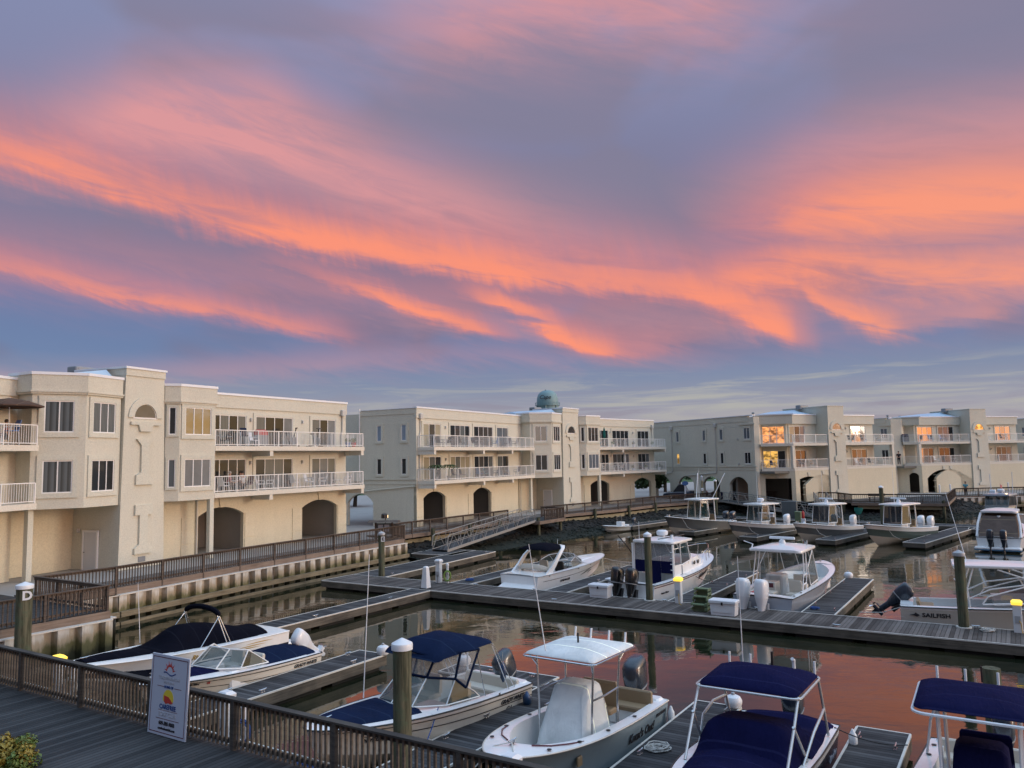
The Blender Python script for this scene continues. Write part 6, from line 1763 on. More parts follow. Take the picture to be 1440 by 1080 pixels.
# --- middle row, moored beyond the main dock
def m1():
    r_ = boat('white sport boat with a curved white arch and black sunshade, stern towards the main dock', 3.0, 3.35, 38.0)
    H = Hull(8.6, 2.8, 1.05, 1.34, zc0=.16, full=.36, pw=2.2, rake=.13)
    hull_parts(r_, H, 'gel_white', 'gel_white', rub='chrome_grey', stripes=[(.62, .025, 'ink_black', .06, .9)])
    deck_parts(r_, H, .17, .60, .26, .45)
    # stern: sun pad, platform
    MB().loft([[(x, y, z) for x, y in ((a, -b), (1.5, -b), (1.5, b), (a, b))] for z, a, b in ((.25, -.85, 1.15), (.40, -.85, 1.15), (.44, -.35, 1.13), (.62, .05, 1.08), (.90, .5, .98))]).build('swim_platform', M['gel_white'], r_, True, 30)
    MB().lathe([(.0, 0), (.62, .0), (.68, .06), (.62, .12), (.0, .14)], (.95, .1, .98), 20, 1, 1.15).build('sun_pad', M['vinyl_cream'], r_, True)
    n = 14
    MB().tube([(1.55 - .35 * math.cos(R(-90 + 180 * k / n)), .05 + .85 * math.sin(R(-90 + 180 * k / n)), 1.22 + .18 * math.cos(R(-90 + 180 * k / n))) for k in range(n + 1)], .15, 8).build('seat_back', M['vinyl_cream'], r_, True)
    seat(r_, 1.75, 2.3, -1.0, 1.0, .46, .92, None, 'vinyl_cream', 'aft_bench'); seat(r_, 3.1, 3.6, -.85, -.25, .46, 1.0, (3.15, .5), 'black', 'helm_seat'); seat(r_, 3.1, 3.6, .25, .85, .46, 1.0, (3.15, .5), 'vinyl_cream', 'passenger_seat')
    MB().rbox(3.9, 4.6, -1.0, -.15, .46, 1.22, .08).build('helm_console', M['gel_tan'], r_); wheel(r_, 3.8, -.55, 1.2)
    MB().rbox(2.5, 2.9, .6, 1.05, .46, 1.0, .06).build('wet_bar', M['gel_white'], r_)
    # arch, leaning forward as it rises
    def leg(s_):
        return [[(a + w, s_ * (y + .05), z), (a - w, s_ * (y + .05), z), (a - w * .9, s_ * (y - .05), z), (a + w * .9, s_ * (y - .05), z)] for a, y, z, w in
                ((1.05, 1.16, .98, .34), (1.6, 1.18, 1.40, .22), (2.15, 1.16, 1.90, .17), (2.75, 1.06, 2.30, .15), (3.0, .9, 2.42, .14))]
    mb = MB()
    L1, L2 = leg(1), leg(-1)
    mb.loft(L1 + [[(p[0] + .05, p[1] * .6, p[2] + .03) for p in L1[-1]]] + [[(L2[-1][k][0] + .05, L2[-1][k][1] * .6, L2[-1][k][2] + .03) for k in range(4)]] + L2[::-1]); mb.build('arch', M['gel_white'], r_, True, 40)
    roof(r_, 1.25, 3.3, 1.05, 2.20, 'canvas_black', .05, .22, .2, 'sunshade', 1.0, -.02)
    windshield(r_, [(3.6, 1.14, 1.1), (4.8, 1.02, 1.22), (5.5, .5, 1.32), (5.65, 0, 1.34), (5.5, -.5, 1.32), (4.8, -1.02, 1.22), (3.6, -1.14, 1.1)],
               [(3.55, 1.06, 1.45), (4.2, .93, 1.66), (4.75, .45, 1.74), (4.85, 0, 1.75), (4.75, -.45, 1.74), (4.2, -.93, 1.66), (3.55, -1.06, 1.45)], r=.02, glass='windshield')
    cover(r_, H, .64, .88, lambda t: .10 * smooth(.88, .66, t), .45, 'gel_white', 'foredeck_hatch', zoff=.05)
    m2 = MB()
    for (a, b, c, d_) in ((.50, .66, .40, .05), (.56, .74, .52, .045), (.62, .70, .34, .07)):
        vs = []
        for q in range(9):
            t = a + (b - a) * q / 8
            for hh in (c + .12 * (q / 8), c + .12 * (q / 8) + d_ * math.sin(math.pi * q / 8) + .01):
                p = H.pt(t, hh, -1); p.y -= .012; vs.append(p)
        m2.add(vs, [(2 * i, 2 * i + 2, 2 * i + 3, 2 * i + 1) for i in range(8)])
    m2.build('tribal_decal', M['ink_black'], r_)
    hull_text(r_, H, .30, .45, -1, 'SUNDANCER', .16, 'ink_black', .2); hull_text(r_, H, .93, .88, -1, 'Pura V', .12, 'ink_black')
    for t in (.12, .45, .62, .8): MB().lathe([(.05, 0), (.05, .03)], (H.pt(t, .9, -1).x, H.pt(t, .9, -1).y - .01, H.pt(t, .9, -1).z), 8).build('vent', M['black'], r_)
    each(r_, [[(8.0, 0, 1.25), (8.9, -.6, .9), (10.4, -2.6, .55)]], .012, 'rope', 'bow_line')
    antenna(r_, (2.9, -.6, 2.5), (2.95, -.6, 2.8))
m1()

def m2():
    r_ = boat('white pilothouse fishing boat with navy aft curtains and twin black outboards', 9.55, 3.55, 39.5)
    H = Hull(8.9, 2.95, 1.02, 1.62, zc1=.9, full=.40, pw=2.2, sag=.04)
    hull_parts(r_, H, 'gel_white', 'antifoul', stripes=[(.84, .05, 'ink_maroon', 0, .98)])
    deck_parts(r_, H, .04, .40, .30, .46)
    MB().rbox(-.75, .02, -1.25, 1.25, .25, .38, .06).build('swim_platform', M['gel_white'], r_)
    MB().rbox(-.02, .32, -1.2, 1.2, .4, 1.04, .06).build('transom', M['gel_white'], r_)
    # trunk cabin and house
    MB().loft([[(3.5, -1.12, 1.1), (6.2, -.95, 1.35), (7.1, -.55, 1.45), (7.3, 0, 1.5), (7.1, .55, 1.45), (6.2, .95, 1.35), (3.5, 1.12, 1.1)], [(3.5, -1.08, 1.72), (5.7, -.85, 1.86), (6.5, -.45, 1.84), (6.7, 0, 1.84), (6.5, .45, 1.84), (5.7, .85, 1.86), (3.5, 1.08, 1.72)]]).build('trunk_cabin', M['gel_white'], r_, True, 30)
    for x in (5.0, 5.55): MB().lathe([(.10, 0), (.11, .03), (.06, .04)], (0, 0, 0), 12).build('porthole', M['black'], r_).matrix_local = Matrix.Translation((x, -1.02 + (x - 5) * .10, 1.58)) @ Matrix.Rotation(R(90), 4, 'X')
    zt = 2.78
    roof(r_, 2.2, 5.0, 1.28, zt, 'gel_white', .12, .09, .35, 'hardtop', .86, .06)
    hb = 1.68
    windshield(r_, [(3.3, 1.12, hb - .05), (4.5, 1.04, hb + .10), (5.45, .62, hb + .20), (5.6, 0, hb + .22), (5.45, -.62, hb + .20), (4.5, -1.04, hb + .10), (3.3, -1.12, hb - .05)],
               [(3.2, 1.14, zt), (4.15, 1.06, zt), (4.62, .68, zt + .02), (4.70, 0, zt + .04), (4.62, -.68, zt + .02), (4.15, -1.06, zt), (3.2, -1.14, zt)], 'house_windows', 'windshield', 'gel_white', .035)
    MB().add([(2.45, 1.16, .95), (3.3, 1.14, 1.2), (3.3, 1.14, 1.7), (2.45, 1.16, 1.7)], [(0, 1, 2, 3)]).build('house_side', M['gel_white'], r_)
    MB().add([(2.45, -1.16, .95), (3.3, -1.14, 1.2), (3.3, -1.14, 1.7), (2.45, -1.16, 1.7)], [(0, 1, 2, 3)]).build('house_side', M['gel_white'], r_)
    ac = MB()
    for y0, y1, z0 in ((-1.14, -.42, 1.28), (-.40, .38, .55), (.40, 1.14, 1.28)): ac.box(2.40, 2.43, y0, y1, z0, 1.90)
    ac.build('aft_curtain', M['canvas_navy'], r_)
    for y0, y1 in ((-1.14, -.42), (-.40, .38), (.40, 1.14)): MB().box(2.405, 2.425, y0, y1, 1.90, zt).build('curtain_window', M['clearvinyl'], r_)
    each(r_, [[(2.42, y, .95), (2.40, y, zt)] for y in (-1.18, 1.18)] + [[(2.30, y, 1.0), (2.25, y, zt)] for y in (-1.2, 1.2)], .04, 'gel_white', 'house_post')
    each(r_, [[(2.2, -1.3, z), (2.2, -1.1, z)] for z in (1.5, 1.8, 2.1, 2.4)], .02, 'gel_white', 'rod_rack')
    seat(r_, 3.0, 3.5, -.8, -.25, .46, 1.25, (3.05, .5), 'vinyl_cream', 'helm_seat'); MB().rbox(3.9, 4.5, -1.0, .9, .8, 1.75, .06).build('dashboard', M['gel_tan'], r_)
    radar(r_, 3.6, .1, zt + .20); MB().lathe([(.09, 0), (.09, .25)], (3.6, .1, zt + .12), 10).build('radar_mount', M['plastic_white'], r_)
    antenna(r_, (2.6, .95, zt + .1), (2.6, .95, 3.9)); MB().tube([(3.2, -.7, 3.0), (3.2, -.7, 3.2)], .07, 8).build('anchor_light', M['plastic_white'], r_)
    each(r_, [[(2.6, 1.18, 1.9), (2.2, 1.5, 2.6), (1.8, 1.8, 3.2)]], .03, 'black', 'outrigger'); MB().tube([(2.6, -.2, 3.0), (4.2, -.9, 3.15)], .025, 5).build('outrigger', M['black'], r_)
    each(r_, mirror([[(5.6, 1.12, 1.45), (6.2, 1.02, 2.0), (7.4, .72, 2.12), (8.3, .30, 2.2), (8.62, 0, 2.22)], [(6.6, .96, 1.5), (6.6, .95, 2.04)], [(7.5, .70, 1.55), (7.5, .69, 2.13)], [(8.2, .35, 1.6), (8.25, .32, 2.19)]]), .018, 'steel', 'bow_rail')
    outboard(r_, -.35, .42, .78, 'motor_black', 14, 1.22); outboard(r_, -.35, -.42, .78, 'motor_black', 14, 1.22)
    hull_text(r_, H, .655, .60, -1, 'Wonder', .50, 'ink_black', .1, bold=.012); hull_text(r_, H, .80, .66, -1, "'S", .46, 'ink_red', .1, bold=.012)
    hull_text(r_, H, .12, .48, -1, 'Boston Whaler', .12, 'ink_black', .2)
    MB().rbox(.3, .9, 1.25, 1.75, 1.02, 1.10, .02).build('bait_table', M['plastic_white'], r_)
m2()

def m3():
    r_ = boat('silver blue hulled boat with a white hardtop and twin white outboards at the main dock', 16.25, 2.95, 37.8)
    H = Hull(9.4, 2.95, .98, 1.52, full=.44, pw=2.3, qw=.62)
    hull_parts(r_, H, 'gel_silver', 'antifoul_dark', 'gel_white', 6)
    deck_parts(r_, H, .05, .90, .26, .46, round_=.2)
    MB().rbox(-.72, .02, -1.3, -.35, .22, .36, .05).build('swim_platform', M['gel_white'], r_)
    MB().rbox(-.72, .02, 1.0, 1.32, .22, .36, .05).build('swim_platform', M['gel_white'], r_)
    MB().rbox(.02, .30, -.35, 1.25, .45, 1.0, .05).build('transom', M['gel_white'], r_)
    MB().rbox(.02, .30, -1.25, -1.0, .45, 1.0, .05).build('transom', M['gel_white'], r_)
    seat(r_, 1.2, 1.85, -.1, 1.1, .47, .98, None, 'vinyl_cream', 'mezzanine_seat', 'gel_tan'); seat(r_, 1.5, 2.2, -1.15, -.55, .47, .95, (2.1, .55), 'vinyl_cream', 'lounge_seat', 'gel_tan')
    MB().rbox(2.5, 3.0, -1.15, -.5, .47, 1.25, .04).build('helm_seat', M['vinyl_cream'], r_); MB().rbox(2.55, 2.60, -1.0, -.6, 1.25, 1.7, .02).build('helm_backrest', M['vinyl_cream'], r_)
    MB().rbox(2.2, 2.9, .15, 1.15, .47, 1.30, .04).build('galley_console', M['gel_tan'], r_); MB().box(2.19, 2.21, .25, .85, 1.05, 1.25).build('galley_panel', M['ink_maroon'], r_)
    MB().rbox(3.6, 4.5, -1.15, -.3, .47, 1.45, .06).build('helm_console', M['gel_tan'], r_); MB().box(3.58, 3.60, -.95, -.55, 1.15, 1.42).build('chart_screen', M['black'], r_); wheel(r_, 3.5, -.75, 1.1)
    MB().rbox(3.6, 4.5, .3, 1.15, .47, 1.45, .06).build('cabin_console', M['gel_white'], r_); MB().box(3.58, 3.60, .38, .95, .6, 1.4).build('cabin_door', M['liner'], r_)
    seat(r_, 6.0, 7.3, .35, .95, .47, .95, None, 'vinyl_cream', 'bow_lounge', 'gel_white'); seat(r_, 6.0, 7.3, -.95, -.35, .47, .95, None, 'vinyl_cream', 'bow_lounge', 'gel_white')
    zt = 2.72
    roof(r_, 1.75, 4.7, 1.28, zt, 'gel_white', .13, .12, .3, 'hardtop', .88, .05)
    windshield(r_, [(3.1, 1.22, 1.15), (4.4, 1.18, 1.28), (5.3, .75, 1.42), (5.5, 0, 1.45), (5.3, -.75, 1.42), (4.4, -1.18, 1.28), (3.1, -1.22, 1.15)],
               [(3.0, 1.16, 2.0), (3.95, 1.10, zt), (4.45, .70, zt), (4.55, 0, zt + .03), (4.45, -.70, zt), (3.95, -1.10, zt), (3.0, -1.16, 2.0)], r=.022, fr='gel_white')
    each(r_, mirror([[(2.0, 1.2, 1.05), (2.35, 1.18, 2.0), (2.5, 1.12, zt + .02)], [(2.5, 1.2, 1.08), (2.8, 1.16, 2.0), (2.95, 1.10, zt + .02)], [(2.1, 1.2, 1.3), (2.6, 1.19, 1.35)], [(2.25, 1.19, 1.7), (2.7, 1.17, 1.75)]]), .03, 'gel_white', 'hardtop_leg')
    radar(r_, 3.3, .1, zt + .22, True); each(r_, [[(2.0, 1.15, zt + .15), (2.05, 1.1, zt + .35), (2.6, 1.75, zt + .42)]], .03, 'plastic_white', 'outrigger')
    MB().tube([(3.9, -.9, zt + .15), (3.9, -.9, zt + .45)], .03, 6).build('gps_mast', M['chrome_grey'], r_)
    each(r_, [[(.7, 1.3, 1.0), (.75, 1.55, 1.45)], [(1.1, 1.3, 1.0), (1.15, 1.55, 1.5)]], .03, 'plastic_white', 'rod_holder')
    outboard(r_, -.30, .62, .72, 'motor_white', 8, 1.28); outboard(r_, -.30, -.22, .72, 'motor_white', 8, 1.28)
    for t in (.06, .15): MB().lathe([(.05, 0), (.05, .02)], (H.pt(t, 1, -1).x, H.pt(t, 1, -1).y + .12, H.zs(t) + .04), 8).build('deck_fitting', M['black'], r_)
    MB().rbox(.55, 1.0, .25, .75, .98, 1.05, .02).build('cushion', M['red'], r_)
    bow_cleat(r_, H, .95)
m3()

def m4():
    r_ = boat('cream sided boat alongside the main dock, white top, dark tilted outboard', 21.75, 4.55, 117.5)
    H = Hull(8.0, 2.6, .95, 1.30, full=.45, pw=2.3)
    hull_parts(r_, H, 'gel_tan', 'antifoul_dark', 'gel_white', 5)
    deck_parts(r_, H, .06, .56, .26, .44)
    MB().loft([[(x, y, z) for x, y in ((.0, -b), (w, -b), (w, b), (.0, b))] for z, b, w in ((.5, 1.15, .5), (.99, 1.1, .42))]).build('transom', M['gel_white'], r_)
    seat(r_, .65, 1.25, -.9, .2, .45, .95, (.7, .2), 'vinyl_tan', 'stern_bench')
    roof(r_, 2.0, 5.2, 1.12, 2.60, 'gel_white', .10, .06, .3, 'hardtop', .9)
    windshield(r_, [(3.0, 1.12, 1.2), (4.8, 1.06, 1.34), (6.0, .55, 1.52), (6.1, 0, 1.54), (6.0, -.55, 1.52), (4.8, -1.06, 1.34), (3.0, -1.12, 1.2)],
               [(3.2, 1.08, 1.5), (4.5, 1.0, 1.95), (5.1, .55, 2.05), (5.15, 0, 2.08), (5.1, -.55, 2.05), (4.5, -1.0, 1.95), (3.2, -1.08, 1.5)], fr='gel_white', r=.03)
    each(r_, mirror([[(2.55, 1.16, 1.05), (2.5, 1.12, 1.8), (2.75, 1.0, 2.6)], [(2.55, 1.12, 1.4), (3.3, 1.1, 1.8), (4.9, .98, 2.1)], [(5.0, .95, 2.58), (5.3, .9, 2.1), (6.4, .55, 1.6)], [(3.6, 1.0, 2.58), (5.0, .95, 2.1), (6.1, .7, 1.5)], [(5.2, .8, 2.55), (6.6, .5, 1.62)], [(2.3, 1.18, 1.5), (2.1, 1.3, 1.85)], [(2.3, 1.18, 2.0), (2.1, 1.3, 2.35)]]), .028, 'gel_white', 'top_leg')
    MB().loft([[(3.4, -1.0, 1.15), (6.6, -.5, 1.4), (6.6, .5, 1.4), (3.4, 1.0, 1.15)], [(3.4, -.95, 1.35), (6.1, -.45, 1.55), (6.1, .45, 1.55), (3.4, .95, 1.35)]]).build('cabin_top', M['gel_white'], r_)
    antenna(r_, (2.6, .8, 2.7), (2.0, 1.5, 5.6), .015)
    outboard(r_, -.10, .1, .78, 'motor_dark', 50, 1.05)
    hull_text(r_, H, .165, .62, -1, 'SAILFISH', .24, 'ink_black', .0, 1.15)
    m2_ = MB(); p = H.pt(.07, .62, -1); m2_.slabv([(p.x - .22, p.z), (p.x - .05, p.z + .03), (p.x + .0, p.z + .10), (p.x + .1, p.z + .03), (p.x + .16, p.z), (p.x + .05, p.z - .07), (p.x - .05, p.z - .03)], p.y - .03, p.y - .012); m2_.build('fish_emblem', M['ink_black'], r_)
    each(r_, mirror([[(5.2, 1.0, 1.2), (5.8, .95, 1.75), (7.2, .5, 1.85), (7.7, 0, 1.88)], [(6.6, .72, 1.3), (6.6, .70, 1.8)]]), .02, 'steel', 'bow_rail')
    each(r_, [[(.3, -1.0, .98), (-.7, -.7, .55), (-1.6, -1.0, .55)]], .015, 'rope', 'stern_line')
m4()

# --- far row
def far_console(label, u, v, side, L=8.6, zs1=1.75, top=2.9, fold=None, motors=2, mmat='motor_white', windows='windshield', dome=True, bar=False, front='vinyl_cream', hull_band=3, seat_m='vinyl_tan', rig=False, cons='gel_white', az=231.0):
    r_ = boat(label, u, v, az)
    H = Hull(L, 2.8, 1.02, zs1, zc0=.26, zc1=.92, rake=.13, full=.40, pw=2.1, ce=2.0)
    hull_parts(r_, H, side, 'gel_cream', 'gel_white', hull_band, rub='gel_white')
    deck_parts(r_, H, .05, .86, .24, .5, round_=.24)
    MB().rbox(L * .36, L * .52, -.55, .55, .5, 1.55, .08).build('helm_console', M[cons], r_)
    MB().rbox(L * .52, L * .59, -.50, .50, .5, 1.15, .05).build('console_seat', M[front], r_)
    b0, b1 = L * .40, L * .55
    windshield(r_, [(b0, .80, 1.5), (b1, .74, 1.5), (b1, -.74, 1.5), (b0, -.80, 1.5)], [(b0 + .1, .78, top - .05), (b1 - .28, .72, top - .02), (b1 - .28, -.72, top - .02), (b0 + .1, -.78, top - .05)], 'windscreen', windows, 'gel_white', .035)
    roof(r_, L * .24, L * .58, 1.12, top, 'gel_white', .10, .08, .3, 'hardtop', .9)
    each(r_, mirror([[(L * .30, .85, .55), (L * .31, .80, top)], [(L * .42, .72, .55), (L * .42, .75, top)]]), .05, 'gel_white', 'top_leg')
    seat(r_, L * .26, L * .33, -.6, .6, .5, 1.25, (L * .27, .5), seat_m, 'leaning_post'); MB().rbox(.0, .4, -1.15, 1.15, .5, 1.05, .05).build('transom', M['gel_white'], r_)
    if bar: radar(r_, L * .42, 0, top + .18, True)
    if dome: radar(r_, L * .44, .15, top + .18)
    antenna(r_, (L * .34, -.7, top), (L * .33, -.75, top + 2.9), .02)
    for k in range(motors): outboard(r_, -.35, (k - (motors - 1) / 2) * .8, .85, mmat, 6, 1.15)
    if rig: each(r_, mirror([[(L * .36, .9, top), (L * .22, 1.6, top + 2.5)]]), .035, 'plastic_white', 'outrigger')
    bow_cleat(r_, H, .95); nav_light(r_, (L * .97, 0, zs1 + .05))
    each(r_, [[(L * .88, 1.0, zs1 - .1), (L * .84, 1.35, .9), (L * .78, 1.7, .55)]], .016, 'rope', 'bow_line')
    return r_
far_console('dark grey fishing boat with two slanting white outriggers above its top', 1.9, 43.4, 'gel_grey', 9.0, 1.9, 3.15, motors=2, mmat='motor_dark', dome=False, rig=True, hull_band=6, cons='gel_white')
far_console('grey fishing boat with a round white radar dome on its hardtop', 8.0, 41.0, 'gel_grey', 8.2, 1.75, 2.9, motors=1, dome=True)
far_console('grey brown fishing boat with a flat radar bar and a green landing net behind it', 13.6, 41.6, 'gel_grey', 8.8, 1.75, 2.95, motors=1, dome=False, bar=True, windows='tint')
far_console('dark green hulled fishing boat with a black console front, largest of the far row', 19.3, 42.3, 'gel_greygreen', 9.8, 1.8, 3.0, motors=2, dome=False, bar=True, front='black', windows='tint')

def skiff():
    r_ = boat('small open white skiff with a box console tied up by the rocks', -6.9, 41.0, 226)
    H = Hull(4.6, 1.7, .45, .72, zc1=.35, full=.55, pw=2.8, qw=.5)
    hull_parts(r_, H, 'gel_cream', 'gel_white', rub='gel_white'); deck_parts(r_, H, .06, .88, .12, .22)
    MB().rbox(1.7, 2.3, -.35, .35, .22, .95, .05).build('console', M['gel_white'], r_); MB().rbox(1.1, 1.5, -.4, .4, .22, .65, .04).build('seat_box', M['gel_white'], r_)
    each(r_, [[(2.2, -.3, .95), (2.2, -.3, 1.45), (2.2, .3, 1.45), (2.2, .3, .95)]], .02, 'steel', 'grab_rail')
    outboard(r_, -.1, 0, .45, 'motor_dark', 20, .85)
skiff()

def s7():
    r_ = boat('express cruiser with a brown cockpit cover and twin dark outboards facing the viewer', 24.9, 34.2, 38.0)
    H = Hull(9.2, 3.05, .98, 1.5, full=.42, pw=2.2)
    hull_parts(r_, H, 'gel_white', 'gel_blue'); deck_parts(r_, H, .05, .5, .28, .46)
    MB().rbox(-.85, .02, -1.45, 1.45, .22, .36, .06).build('swim_platform', M['gel_white'], r_); MB().box(-.84, .0, -1.46, 1.46, .12, .218).build('platform_skirt', M['gel_blue'], r_)
    MB().loft([[(.1, -1.25, .9), (4.0, -1.2, 1.2), (4.0, 1.2, 1.2), (.1, 1.25, .9)], [(.6, -1.2, 1.7), (4.0, -1.1, 2.0), (4.0, 1.1, 2.0), (.6, 1.2, 1.7)], [(1.2, -1.05, 2.45), (3.6, -1.0, 2.6), (3.6, 1.0, 2.6), (1.2, 1.05, 2.45)]]).build('cockpit_cover', M['canvas_brown'], r_, True, 25)
    roof(r_, 1.2, 4.4, 1.22, 2.62, 'gel_white', .16, .12, .4, 'hardtop', .9)
    each(r_, mirror([[(.35, 1.38, 1.0), (.9, 1.34, 1.9), (1.5, 1.18, 2.64)]]), .09, 'gel_white', 'arch_leg')
    outboard(r_, -.35, .42, .70, 'motor_dark', 4, 1.1); outboard(r_, -.35, -.42, .70, 'motor_dark', 4, 1.1)
    MB().lathe([(.12, 0), (.12, .14)], (1.25, 0, 2.35), 10).build('spot_light', M['plastic_white'], r_)
    antenna(r_, (2.4, -1.0, 2.7), (2.3, -1.3, 4.3))
s7()
def s6():
    r_ = boat('dark blue grey cabin boat half hidden behind the brown covered cruiser', 25.6, 59.5, 223)
    H = Hull(9.5, 3.1, 1.0, 1.7, full=.42, pw=2.2)
    hull_parts(r_, H, 'gel_grey', 'antifoul_dark'); deck_parts(r_, H, .05, .35, .28, .46)
    MB().loft([[(3.2, -1.2, 1.2), (6.0, -1.05, 1.4), (6.0, 1.05, 1.4), (3.2, 1.2, 1.2)], [(3.2, -1.15, 2.0), (5.7, -.95, 2.05), (5.7, .95, 2.05), (3.2, 1.15, 2.0)]]).build('cabin', M['gel_grey'], r_)
    windshield(r_, [(3.3, 1.14, 2.0), (5.65, .95, 2.05), (5.7, 0, 2.05), (5.65, -.95, 2.05), (3.3, -1.14, 2.0)], [(3.2, 1.1, 2.95), (5.2, .95, 2.95), (5.25, 0, 2.95), (5.2, -.95, 2.95), (3.2, -1.1, 2.95)], 'house_windows', 'tint', 'gel_grey', .05)
    roof(r_, 2.6, 5.7, 1.28, 2.95, 'gel_silver', .16, .10, .35, 'hardtop', .9)
    radar(r_, 4.0, .1, 3.2); MB().rbox(3.4, 3.9, -.9, -.4, 3.15, 3.5, .06).build('roof_box', M['plastic_white'], r_); MB().lathe([(.08, 0), (.1, .1), (.03, .16)], (5.3, .8, 3.1), 10).build('deck_lamp', M['lamp_warm'], r_)
    each(r_, [[(3.0, .9, 3.1), (3.0, .95, 5.2)], [(3.0, -.9, 3.1), (3.0, -.95, 5.0)]], .03, 'plastic_white', 'antenna')
    fl = MB(); fl.add([(2.8, -.15, 4.0), (2.3, -.1, 3.9), (2.3, -.1, 3.6), (2.8, -.15, 3.65)], [(0, 1, 2, 3)]); fl.tube([(2.8, -.15, 3.1), (2.8, -.15, 4.1)], .015, 4); fl.build('ensign', M['shirt_pink'], r_)
s6()

# ------------------------------------------------------------------ dock furniture
def pedestal(label, u, v, lamp=True, h=1.15, blue=False, z=.5):
    t = thing('power_pedestal', label, 'power pedestal', W(u, v, z), 212.5)
    mb = MB(); mb.rbox(-.13, .13, -.15, .15, 0, h - .12, .02); mb.build('post', M['pedestal'], t)
    mb = MB(); mb.loft([[(-.16, -.18, h - .12), (.16, -.18, h - .12), (.16, .18, h - .12), (-.16, .18, h - .12)], [(-.17, -.19, h - .02), (.17, -.19, h - .02), (.17, .19, h - .02), (-.17, .19, h - .02)], [(-.10, -.12, h + .05), (.10, -.12, h + .05), (.10, .12, h + .05), (-.10, .12, h + .05)]])
    mb.build('lamp_head' if lamp else 'head', M['lamp_yellow' if lamp else 'plastic_white'], t)
    mb = MB(); mb.box(.132, .15, -.09, .09, .35, .62); mb.build('socket_panel', M['chrome_grey'], t)
    mb = MB(); mb.tube([(.14, .05, .45), (.26, .10, .38), (.30, .12, .05), (.5, .3, .02)], .018, 5); mb.build('shore_cable', M['ink_gold'] if lamp else M['rubber'], t)
    return t
pedestal('white pedestal with a glowing yellow head beside the pilothouse boat', 12.55, 2.30)
pedestal('white pedestal with a glowing yellow head beside the white topped boat at the right', 26.0, 2.25)
pedestal('white pedestal with a glowing yellow head behind the near railing at the left', 1.45, -20.45, h=1.2)
pedestal('white pedestal with plain head behind the near railing, right of the sign', 9.25, -20.4, False, 1.2)
pedestal('white pedestal with plain head below the bow of the pale blue boat', 17.75, -20.45, False, 1.2)
pedestal('white pedestal with a boxy head where the main dock meets the gangway dock', -1.75, 2.35, False, 1.25)
def hosepost(label, u, v, mat, z=.5):
    t = thing('water_post', label, 'hose post', W(u, v, z))
    mb = MB(); mb.lathe([(.07, 0), (.07, .95), (.09, .96), (.085, 1.06), (.03, 1.10)], n=12); mb.build('post', M['plastic_white'], t, True)
    mb = MB()
    for k in range(7):
        rr = .17 + .018 * (k % 3)
        mb.tube([(rr * math.cos(2 * math.pi * q / 14) + .0, -.10 - .02 * k, .42 + rr * 1.45 * math.sin(2 * math.pi * q / 14)) for q in range(15)], .018, 5)
    mb.build('hose_coil', M[mat], t, True)
hosepost('white water post with a coiled bright green hose on the main dock', -1.15, 2.38, 'hose_green')
hosepost('white water post with a coiled blue hose behind the near railing', 9.95, -20.4, 'rope_blue')
hosepost('small white capped post beside the plain pedestal at the bow of the pale blue boat', 18.35, -20.4, 'rope_blue')
hosepost('small white capped post beside the yellow lit pedestal behind the near railing', 2.2, -20.4, 'rope')
t = thing('dock_light', 'tapered white light column at the corner of the main dock', 'dock light', W(-1.05, .32, .5), 212.5)
mb = MB(); mb.loft([[(-.19, -.19, .04), (.19, -.19, .04), (.19, .19, .04), (-.19, .19, .04)], [(-.12, -.12, 1.12), (.12, -.12, 1.12), (.12, .12, 1.12), (-.12, .12, 1.12)], [(-.07, -.07, 1.19), (.07, -.07, 1.19), (.07, .07, 1.19), (-.07, .07, 1.19)]]); mb.build('column', M['plastic_white'], t)
mb = MB(); mb.rbox(-.25, .25, -.25, .25, 0, .05, .01); mb.build('base', M['black'], t)

def dock_box(label, u, v, L=1.05, wd=.6, h=.62):
    t = thing('dock_box', label, 'dock box', W(u, v, .5), 122.5)
    mb = MB(); mb.loft([[(x, y, z) for x, y in ((-a, -b), (a, -b), (a, b), (-a, b))] for z, a, b in ((0, L / 2 - .06, wd / 2 - .05), (h - .1, L / 2 - .02, wd / 2 - .02))]); mb.build('body', M['plastic_white'], t)
    mb = MB(); mb.rbox(-L / 2 - .03, L / 2 + .03, -wd / 2 - .03, wd / 2 + .03, h - .1, h + .02, .03); mb.build('lid', M['plastic_white'], t)
    mb = MB(); mb.box(-.04, .04, -wd / 2 - .05, -wd / 2 - .028, h - .18, h - .06); mb.build('latch', M['black'], t)
    mb = MB(); mb.box(-L / 2 + .14, L / 2 - .14, -wd / 2 + .022, -wd / 2 + .034, .12, .42); mb.build('front_panel', M['pedestal'], t)
dock_box('white dock box left of the twin black outboards', 8.55, 2.15)
dock_box('white dock box in front of the twin white outboards', 15.25, .62, 1.15)
t = thing('dock_steps', 'green slotted plastic steps standing on the main dock', 'steps', W(14.1, .95, .5), 212.5)
mb = MB()
for k, (d0, h) in enumerate(((-.32, .95), (0, .65), (.28, .35))): 
    mb.box(d0 - .14, d0 + .14, -.30, .30, h - .05, h); mb.box(d0 - .14, d0 - .10, -.30, .30, 0, h - .05)
mb.build('treads', M['plastic_green'], t)
mb = MB()
for y in (-.31, .31):
    for z in (.08, .28, .48, .68, .86): mb.box(-.46, -.02 if z > .6 else (.2 if z > .35 else .42), y - .02, y + .02, z, z + .11)
    for x in (-.45, .1): mb.box(x - .03, x + .03, y - .021, y + .021, 0, .9 if x < 0 else .6)
mb.build('side_slats', M['plastic_green'], t)

